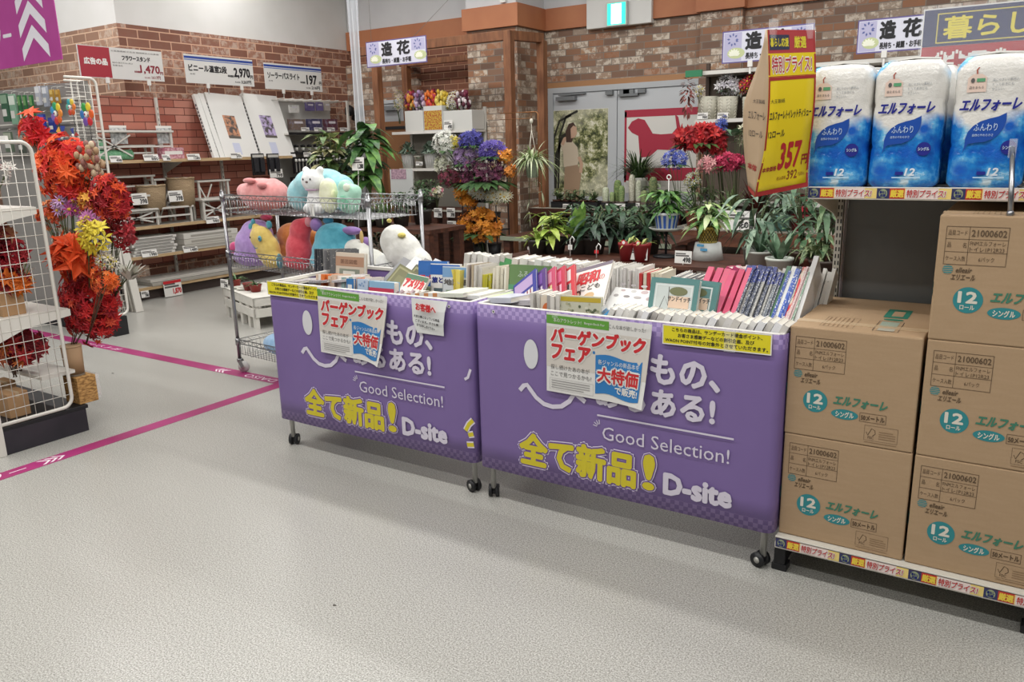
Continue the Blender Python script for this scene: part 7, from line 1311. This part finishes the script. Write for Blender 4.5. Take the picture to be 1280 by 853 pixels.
# low table with leafy plants right behind the wagons
LT = thing('plant_table', 'low dark wood plant table behind the two book wagons', 'table', (-3.25, 3.0, 0)); MB().box(0, 0, .69, 2.3, .85, .72, DKW).build('table_top', LT)
for x in (.06, 1.15, 2.24):
    for y in (.06, .79): MB().box(x - .04, y - .04, 0, x + .04, y + .04, .69, DKW).build('leg', LT)
MT = thing('plant_table', 'second dark plant table between the wagons and the double door', 'table', (-4.2, 4.35, 0)); MB().box(0, 0, .68, 2.0, .8, .71, DKW).box(-.004, -.01, .67, 2.0, 0, .715, mat('#8d9480', .6)).build('table_top', MT)
for x in (.06, 1.0, 1.94):
    for y in (.06, .74): MB().box(x - .04, y - .04, 0, x + .04, y + .04, .68, DKW).build('leg', MT)
q = at_y(692, 300, 3.3); pot((q.x, 3.3, .722), .12, .14, PB, 'bright lime leaved plant rising behind the back book row', foliage=leafy(46, .24, .24, .17, .07, [('#93a83f', '#bccb6a'), ('#7d9a3a', '#a9bf58')], 8, .5, .1))
q = at_y(672, 300, 3.2); pot((q.x, 3.2, .722), .09, .13, PB, 'lime arching plant beside the tall lime one, near pillar', foliage=rosette(26, .30, .05, '#86a044', '#b5c66e', .7, 1.0))
q = at_y(722, 300, 3.35); pot((q.x, 3.35, .722), .10, .14, PB, 'plant with one tall broad mid green leaf behind books', foliage=rosette(9, .44, .10, '#5f8a3a', '#8fb458', .25, 2.6))
for i, (u, v, y, lb, c_) in enumerate(((742, 300, 3.4, 'dark green arching leaves behind the upright white books', ('#22362a', '#46604a')), (775, 295, 3.6, 'dark glossy plant below the cactus tray', ('#1f3224', '#3f5a42')), (760, 280, 4.6, 'dark peperomia plant on the second plant table', ('#27402c', '#4a6a4a')), (725, 285, 4.5, 'dark aralia plant on second table near lime leaves', ('#24382a', '#4c6650')), (795, 280, 4.6, 'dark trailing plant on the second table under dracaena', ('#2a402c', '#56704e')), (810, 300, 3.6, 'dark slim plant beside the striped pot stand', ('#22382a', '#3f5c40')))):
    q = at_y(u, v, y); pot((q.x, y, .722 if y < 4 else .712), .11, .15, PB, lb, foliage=leafy(60, .25, .22, .19, .05, [c_, (c_[0], c_[1])], 7, .7, 0))
for i, (u, lb) in enumerate(((783, 'glossy red pot with red tag behind the white book row'), (801, 'second red pot behind the white book row'))): q = at_y(u, 318, 3.1); t = pot((q.x, 3.12, .722), .075, .15, '#8c1f22', lb, 'red_pot', foliage=rosette(14, .18, .02, '#8a9a4a', '#b9c070', .5, 1.2)); MB().disc((0, -.078, .16), (.022, 0, 0), (0, 0, .022), mat('#c8262c', .4), 16).disc((0, -.0785, .16), (.014, 0, 0), (0, 0, .014), WHITE, 16).build('price_disc', t)
for i, (u, v, lb) in enumerate(((661, 305, 'white plastic hook label in the lime arching plant'), (712, 300, 'white plastic hook label in the bright lime plant'), (745, 309, 'red disc label on wire behind white books'))): q = at_y(u, v, 3.15); t = thing('plant_label', lb, 'label', (q.x, 3.16, .722), 0); h = q.z - .722; MB().tube([(0, 0, 0), (0, 0, h), (.02, 0, h + .03), (.04, 0, h + .01), (.035, 0, h - .02)], .005, WHITE, 6).build('hook', t); MB().box(-.02, -.003, h * .4, .02, .003, h * .7, mat('#c8262c', .4) if i == 2 else WHITE).build('card', t)
q = at_y(853, 325, 3.05); t = tag_card((q.x, 3.06, q.z - .03), 'y', .14, .1, 'grey price card behind the thin black and white books', '498', -.1, name='plant_card'); MB().tube([(0, .003, .0), (0, .006, .72 - q.z + .03)], .004, WHITE, 5).build('card_stick', t)
q = at_y(810, 322, 3.05); t = tag_card((q.x - .12, 3.08, q.z - .03), 'y', .2, .1, 'white wide price card behind the cream and red books', '798', -.1, name='plant_card'); MB().tube([(0, .003, .0), (0, .006, .72 - q.z + .03)], .004, WHITE, 5).build('card_stick', t)
# striped pot on a round stand
ys = 3.45; q = at_y(833, 286, ys); t = thing('pot_stand', 'round white dish on thin black stand carrying the striped pot', 'plant stand', (q.x, ys, 0)); MB().lathe([(.11, 0), (.15, .025), (.145, .028), (.1, .008), (.001, .008)], mat('#b9bcb4', .4), 24, (0, 0, q.z - .015)).build('dish', t); MB().tube([(0, 0, .74), (0, 0, q.z - .01)], .011, BLACK, 8).lathe([(.11, .721), (.11, .735), (.02, .75)], BLACK, 20).build('pole', t)
sp = pot((q.x, ys, q.z - .006), .105, .145, '#d9dde0', 'white pot with royal blue stripes and bushy green plant', 'striped_pot', foliage=leafy(120, .21, .19, .15, .045, [('#3a6a34', '#6f9f50'), ('#4a7a3c', '#86ae5c'), ('#2c5230', '#55803f')], 7, .6, 0)); m = MB()
for k in range(14): a = 2 * PI * k / 14; w_ = .115; m.add([(.0835 * math.cos(a + s_), .0835 * math.sin(a + s_), .004) for s_ in (-w_, w_)] + [(.1065 * math.cos(a + s_), .1065 * math.sin(a + s_), .122) for s_ in (w_, -w_)], [(0, 1, 2, 3)], mat('#27509c', .4))
m.build('blue_stripes', sp); MB().tube([(.02, -.02, .1), (.02, -.02, .42)], .004, WHITE, 5).tube([(.02 + .018 * math.cos(a), -.02, .438 + .018 * math.sin(a)) for a in [2 * PI * k / 12 for k in range(12)]], .005, WHITE, 5, closed=True).build('label_stick', sp)
# gold lattice pot on an upturned white pot
q = at_y(885, 303, 3.45); t = thing('upturned_pot', 'white tapered container with blue stickers under the gold pot', 'container', (q.x, 3.45, .722)); h = q.z - .724; MB().lathe([(.13, 0), (.105, h), (.001, h)], mat('#cfd2ce', .5), 20).build('shell', t); [MB().quad((-.05 + .03 * k, -.126, h * (.85 - .25 * k)), (.06, 0, 0), (0, .004, .02), mat('#4a90b8', .5), .001).build('sticker', t) for k in range(2)]
gpn = noisy('gold_weave', '#d6b845', '#e6d070', 30, .4); t = pot((q.x, 3.45, q.z), .095, .135, gpn, 'gold pot with black honeycomb lattice and white-edged green plant', 'lattice_pot', foliage=leafy(70, .2, .2, .17, .055, [('#5f8a4a', '#a9c27a'), ('#3f6a3c', '#7fa55c'), ('#b9c992', '#d6dfb4')], 6, .6, 0)); m = MB()
for j in range(6):
    rr = lambda z: .0755 + (.0955 - .0755) * z / .12
    for k in range(22): a = 2 * PI * (k + .5 * (j % 2)) / 22; z = .01 + j * .021; a2 = a + PI / 22; m.tube([(rr(z) * math.cos(a), rr(z) * math.sin(a), z), (rr(z + .021) * math.cos(a2), rr(z + .021) * math.sin(a2), z + .021)], .002, BLACK, 4).tube([(rr(z) * math.cos(a), rr(z) * math.sin(a), z), (rr(z + .021) * math.cos(a - PI / 22), rr(z + .021) * math.sin(a - PI / 22), z + .021)], .002, BLACK, 4)
m.build('black_lattice', t); MB().tube([(.0, -.05, .1), (.0, -.05, .36)], .004, BLACK, 5).tube([(.016 * math.cos(a), -.05, .376 + .018 * math.sin(a)) for a in [2 * PI * k / 10 for k in range(10)]], .004, BLACK, 4, closed=True).build('label_stick', t)
# long wooden bench with plants
BX = at_y(838, 288, 5.4).x; bn = thing('plant_bench', 'long brown wooden bench with thick front plank behind the gold pot', 'bench', (BX, 5.4, 0)); bl = 1.75
MB().box(0, 0, .73, bl, .5, .76, mat('#a9a598', .6)).build('bench_top', bn); MB().box(-.01, -.03, .58, bl, 0, .745, noisy('bench_plank', '#4f2a1c', '#6f4530', 6, .5, stretch=(.6, 3, 3))).build('front_plank', bn, bevel=.004)
for x in (.12, .85, 1.6):
    for y in (.05, .45): MB().box(x - .06, y - .05, 0, x + .06, y + .05, .73, DKW).build('leg', bn)
MB().box(0, .05, .25, bl, .5, .28, mat('#9d968a', .6)).build('lower_shelf', bn)
for i, (u, c_, lb) in enumerate(((915, '#c9c7c0', 'white box on the lower bench shelf'), (935, '#b9b4a8', 'pale box next to the white one under the bench'), (955, '#d2d0ca', 'white carton further along under the bench'))): q = at_y(u, 320, 5.55); t = thing('storage_box', lb, 'box', (q.x, 5.52, .282)); MB().box(0, 0, 0, .17, .2, .12 + .03 * (i % 2), mat(c_, .6)).build('carton', t, bevel=.003); MB().box(.03, -.001, .04, .12, 0, .08, mat('#7d9ab0', .5)).build('label', t)
def bp_(u, y=5.6, z=.762): return (at_y(u, 280, y).x, y, z)
pot(bp_(868), .10, .17, '#8c3a34', 'dark leafy plant at the start of the brown bench', foliage=leafy(60, .2, .3, .13, .045, [('#2f4a30', '#5c7a50'), ('#7d9a62', '#b5c490')], 6, .5, 0)); pot(bp_(886, 5.75), .09, .15, '#7d2f2a', 'pale flowered plant on the bench with round red tag', foliage=leafy(60, .17, .3, .11, .05, [('#c9cfae', '#e2e6cc'), ('#4f6f44', '#86a06c')], 6, .5, .1)); pot(bp_(912, 5.55), .13, .2, '#d4d2cc', 'white trough pot with green blades on the bench', foliage=rosette(26, .36, .03, '#5f7a4a', '#93a86c', .25, 2.0)); 
pot(bp_(945, 5.7), .11, .18, '#4a3630', 'dark red bladed cordyline fan on the bench', foliage=rosette(90, .52, .022, '#3a1718', '#7a3a30', .25, 1.5, 5)); pot(bp_(975, 5.5), .1, .16, '#6fa39c', 'teal pot with grey green drooping leaves on the bench', foliage=leafy(60, .28, .26, .2, .05, [('#55705c', '#94a890'), ('#3f5a46', '#7a917c')], 7, .8, 0)); pot(bp_(1000, 5.6), .1, .16, '#8a1f2a', 'plant with deep red bracts under the hanging yellow sign', foliage=leafy(50, .17, .22, .12, .05, [('#8c1f2c', '#b0343c'), ('#2f4a30', '#4f6a44')], 5, .4, .2))
q = at_y(930, 285, 5.38); tag_card((q.x - .05, 5.36, .765), 'y', .34, .2, 'wide white notice card standing on the bench before the trough', '花の苗', -.05)
for i, (nm, lb, u, v, y, S, kd, cs, n_, r_, bz) in enumerate((('amaryllis_bunch', 'big scarlet amaryllis bunch under the grey patterned pots', 872, 172, 5.5, (.26, .14, .15), 'round', ['#a3121c', '#b81e26', '#8a0f18', '#c4302c'], 120, .085, .95), ('amaryllis_bunch', 'scarlet amaryllis blooms at the bunch end near blue delphinium', 898, 178, 5.55, (.10, .1, .13), 'round', ['#98121c', '#ae1c24'], 30, .08, .95), ('delphinium_bunch', 'royal blue delphinium spike drooping before the crimson poster', 843, 200, 5.4, (.15, .08, .11), 'petal', ['#2a3a90', '#3a4aa8', '#4a5cc0', '#6a7acc'], 120, .034, .95), ('delphinium_bunch', 'tall blue delphinium behind the white hydrangea', 901, 165, 5.8, (.07, .06, .2), 'petal', ['#3a4ea5', '#5a6cba', '#2c3c88'], 90, .032, .95), ('hydrangea_bunch', 'cream white hydrangea bunch beside the yellow sign', 938, 168, 5.6, (.16, .1, .13), 'petal', ['#d2d0b4', '#dfddc6', '#c2c19c'], 110, .042, .95), ('fern_spray', 'broad sage green leaf above the cream hydrangea', 917, 160, 5.5, (.2, .08, .08), 'blade', ['#6f8f72', '#86a288'], 12, .09, .95), ('orchid_bunch', 'rose pink orchid bunch over the bench', 912, 203, 5.4, (.18, .1, .09), 'round', ['#b32a50', '#c43a5e', '#a01f44'], 80, .05, .95), ('orchid_bunch', 'salmon pink orchid spray beside the rose pink one', 886, 207, 5.35, (.12, .08, .09), 'petal', ['#c98286', '#d49a98', '#b56a70'], 50, .045, .95), ('blossom_bunch', 'white small blossoms behind the round red tag', 866, 225, 5.5, (.10, .08, .10), 'petal', ['#d9dcc8', '#c9cfb2'], 50, .035, .78), ('amaryllis_bunch', 'single scarlet bloom next to the yellow sign edge', 956, 175, 5.5, (.05, .05, .06), 'petal', ['#a81620', '#b8242c'], 14, .07, .95), ('cordyline_fan', 'amber paper-like fan behind the dark red blades', 948, 205, 5.7, (.12, .05, .07), 'blade', ['#d9a83a', '#c99430', '#e0b85a'], 26, .03, 1.0))):
    p = at_y(u, v, y); bouquet(nm, lb, tuple(p), S, kd, cs, n_, r_, (p.x + .05, y + .05, bz), 'artificial flowers over the brown bench', leafcol=('#2f4a2c', '#56733f') if kd != 'blade' else None)
# grey patterned pots on the white wall shelves
YR = 5.95; xa, xb = at_y(868, 150, YR).x, at_y(1190, 147, YR).x; zs1 = at_y(900, 150, YR).z; zs2 = at_y(900, 89, YR).z
rs = thing('flower_shelf', 'white display shelves with grey patterned pots behind the yellow sign', 'shelf unit', (xa, YR, 0)); wl = xb - xa
for z, x0 in ((zs1, 0), (zs2, .0), (1.0, 0)): MB().box(x0, 0, z - .025, wl, .36, z, WSH).box(x0, -.006, z - .028, wl, 0, z + .012, OFFWHITE).build('shelf', rs)
MB().box(0, .36, 0, wl, .375, zs2 - .02, mat('#5d5046', .7)).build('back_panel', rs)
for x in (0.0, wl - .04): MB().box(x, .33, 0, x + .04, .37, zs2 + .12, mat('#4a3a30', .6)).build('upright', rs)
HB = mat('#b9b5a5', .6); HB2 = mat('#d8d4c6', .6)
for i, (u, cs, lb) in enumerate(((884, None, 'grey herringbone pot, plain topped, first on the white shelf'), (908, ['#d2cfd2', '#b9b4bc', '#e4e2e2'], 'grey herringbone pot with white lilies, second on the white shelf'), (940, ['#8c121c', '#a81c26'], 'grey herringbone pot with crimson blooms beside the yellow sign'))):
    x = at_y(u, 130, YR + .1).x; h = at_y(u, 121, YR + .1).z - zs1; r = .115; t = thing('herringbone_pot', lb, 'pot', (x, YR + .14, zs1 + .002), 0, 'grey herringbone pots'); MB().lathe([(r * .86, 0), (r, h), (r * .92, h), (r * .8, .03), (.001, .03)], HB, 20).build('pot', t); m = MB()
    for j in range(7):
        for k in range(14): a = 2 * PI * k / 14; z = h * (.06 + .13 * j); rr = r * (.865 + .14 * z / h); a2 = a + (.22 if k % 2 else -.22); m.tube([(rr * math.cos(a), rr * math.sin(a), z), (rr * math.cos(a2), rr * math.sin(a2), z + h * .1)], .0035, HB2, 4)
    m.build('raised_pattern', t)
    if cs: bouquet('lily_bunch', lb.replace('grey herringbone pot with ', '').split(',')[0].split(' beside')[0] + ' rising out of the grey herringbone pot', (x, YR + .12, zs1 + h + .12), (.14, .1, .12), 'petal', cs, 60, .055, (x, YR + .14, zs1 + h * .6), 'artificial flowers in herringbone pots', leafcol=('#3f5a44', '#6a8468'))
bouquet('lily_bunch', 'small white blossoms at the first herringbone pot', (at_y(872, 115, YR).x, YR + .02, at_y(872, 113, YR).z), (.06, .05, .06), 'petal', ['#dedcd2', '#c9c4b4'], 22, .035, (at_y(878, 115, YR).x, YR + .1, zs1 + .03), 'artificial flowers in herringbone pots'); bouquet('lily_bunch', 'grey white blossoms between the second and third pots', (at_y(924, 110, YR).x, YR + .2, at_y(924, 108, YR).z), (.09, .07, .10), 'petal', ['#b9bcb4', '#d2d2ca'], 40, .045, (at_y(924, 140, YR).x, YR + .22, zs1 + .03), 'artificial flowers in herringbone pots')
q = at_y(859, 120, YR - .05); t = thing('dried_swag', 'dusky pink dried flower swag hanging at the shelf end', 'dried flowers', (q.x, YR - .04, q.z)); m = MB()
for k in range(90): d = rvec(); m.leaf((d.x * .05, d.y * .03, d.z * .2), d + V((0, 0, -.6)), .06, .03, g2('#8a5048', '#a8706a'), .2, 2)
m.build('blooms', t); MB().box(-.03, -.01, .2, .16, .02, .27, mat('#2f7d56', .5)).build('green_header', t); MB().tube([(0, .0, .24), (.02, .36, .3)], .004, STEEL, 5).build('hook', t)
for u, lb in ((878, 'price card below the first herringbone pot'), (903, 'price card below the second herringbone pot'), (952, 'price card below the third herringbone pot')): q = at_y(u, 149, YR - .01); tag_card((q.x, YR - .012, q.z), 'y', .12, .07, lb, '980', -.1)
# plants beside the gondola upright
GT = thing('plant_table', 'dark plant table tucked behind the gondola upright', 'table', (-1.2, 2.2, 0)); MB().box(0, 0, .74, 1.15, .8, .77, DKW).build('table_top', GT)
for x in (.06, 1.09):
    for y in (.06, .74): MB().box(x - .04, y - .04, 0, x + .04, y + .04, .74, DKW).build('leg', GT)
for i, (u, v, y, lb, f) in enumerate(((975, 315, 2.5, 'aloe with thick grey green blades behind slanting books', rosette(14, .24, .045, '#4c6a50', '#7d9a7c', .1, 1.6)), (1018, 300, 2.6, 'striped spider plant in front of the gondola upright', rosette(60, .36, .022, '#5f7a4f', '#b5bf92', .8, 1.4)), (1005, 290, 2.9, 'leafy ficus under the end of the yellow sign', leafy(80, .24, .52, .13, .045, [('#2c4a32', '#5a7a56'), ('#3f6044', '#7a9670')], 6, .5, .1)), (950, 300, 2.8, 'dark aloe beside the white pot behind pink magazines', rosette(18, .26, .03, '#2f4a36', '#5a7a5c', .2, 1.5)), (1032, 290, 2.5, 'arching dark plant touching the gondola upright', leafy(60, .22, .5, .16, .04, [('#2f4a34', '#5c7a58'), ('#55734c', '#93a87c')], 6, .7, .1)), (945, 290, 3.0, 'drooping sage plant beside the lattice pot', leafy(50, .28, .42, .2, .045, [('#3f5c4a', '#7a947c'), ('#58735f', '#97ab92')], 6, .9, .2)))): q = at_y(u, v, y); pot((q.x, y, .772), .09, .13, ('#c9cfc4', '#7d4a3a', '#5a4a40', '#b5b7ae', '#4a3f38', '#8a8f86')[i], lb, foliage=f)

# ---------------------------------------------------------------- purple store banner hanging over the flower rack
a, b = at_y(-60, 104, -.6), at_y(78, 72, -.6)
bz = at_z(78, 74, 2.5); az = at_z(0, 87, 2.5); d = (bz - az).normalized()
bn_ = thing('hanging_banner', 'magenta hanging banner with white chevrons and katakana lettering', 'banner', tuple(bz)); ang = math.atan2(-d.y, -d.x); bn_.rotation_euler = (0, 0, ang + PI)
BM = noisy('banner_magenta', '#ab3f8c', '#b84a99', 2, .4); sh = MB().box(-1.5, 0, 0, 0, .006, .95, BM).build('banner_sheet', bn_); q = MB()
k_ = (bz - az).length / 78.
kz = (bz - CAM_P).length / CAM_F; cx_ = -29 * k_
for j in range(4):
    z = (4 + 24 * j) * kz; a_, h_, t_ = 16 * k_, 22 * kz, 13 * kz
    q.poly([(cx_ - a_, -.001, z), (cx_ - a_, -.001, z + t_), (cx_, -.001, z + h_ + t_), (cx_, -.001, z + h_)][::-1], mat('#e6e2ea', .5)); q.poly([(cx_, -.001, z + h_), (cx_, -.001, z + h_ + t_), (cx_ + a_, -.001, z + t_), (cx_ + a_, -.001, z)][::-1], mat('#e6e2ea', .5))
q.text('ダイソー', (-56 * k_ - .75, -.001, 24 * kz), (.75, 0, 0), (0, 0, 19 * kz), mat('#e6e2ea', .5), .0004, .05); q.build('banner_print', sh)
MB().tube([(-.1, .003, .95), (-.1, .003, 4.48 - bz.z)], .004, STEEL, 5).tube([(-1.4, .003, .95), (-1.4, .003, 4.48 - bz.z)], .004, STEEL, 5).tube([(-1.5, .003, .955), (0, .003, .955)], .01, WHITE, 6).build('hanger', bn_)
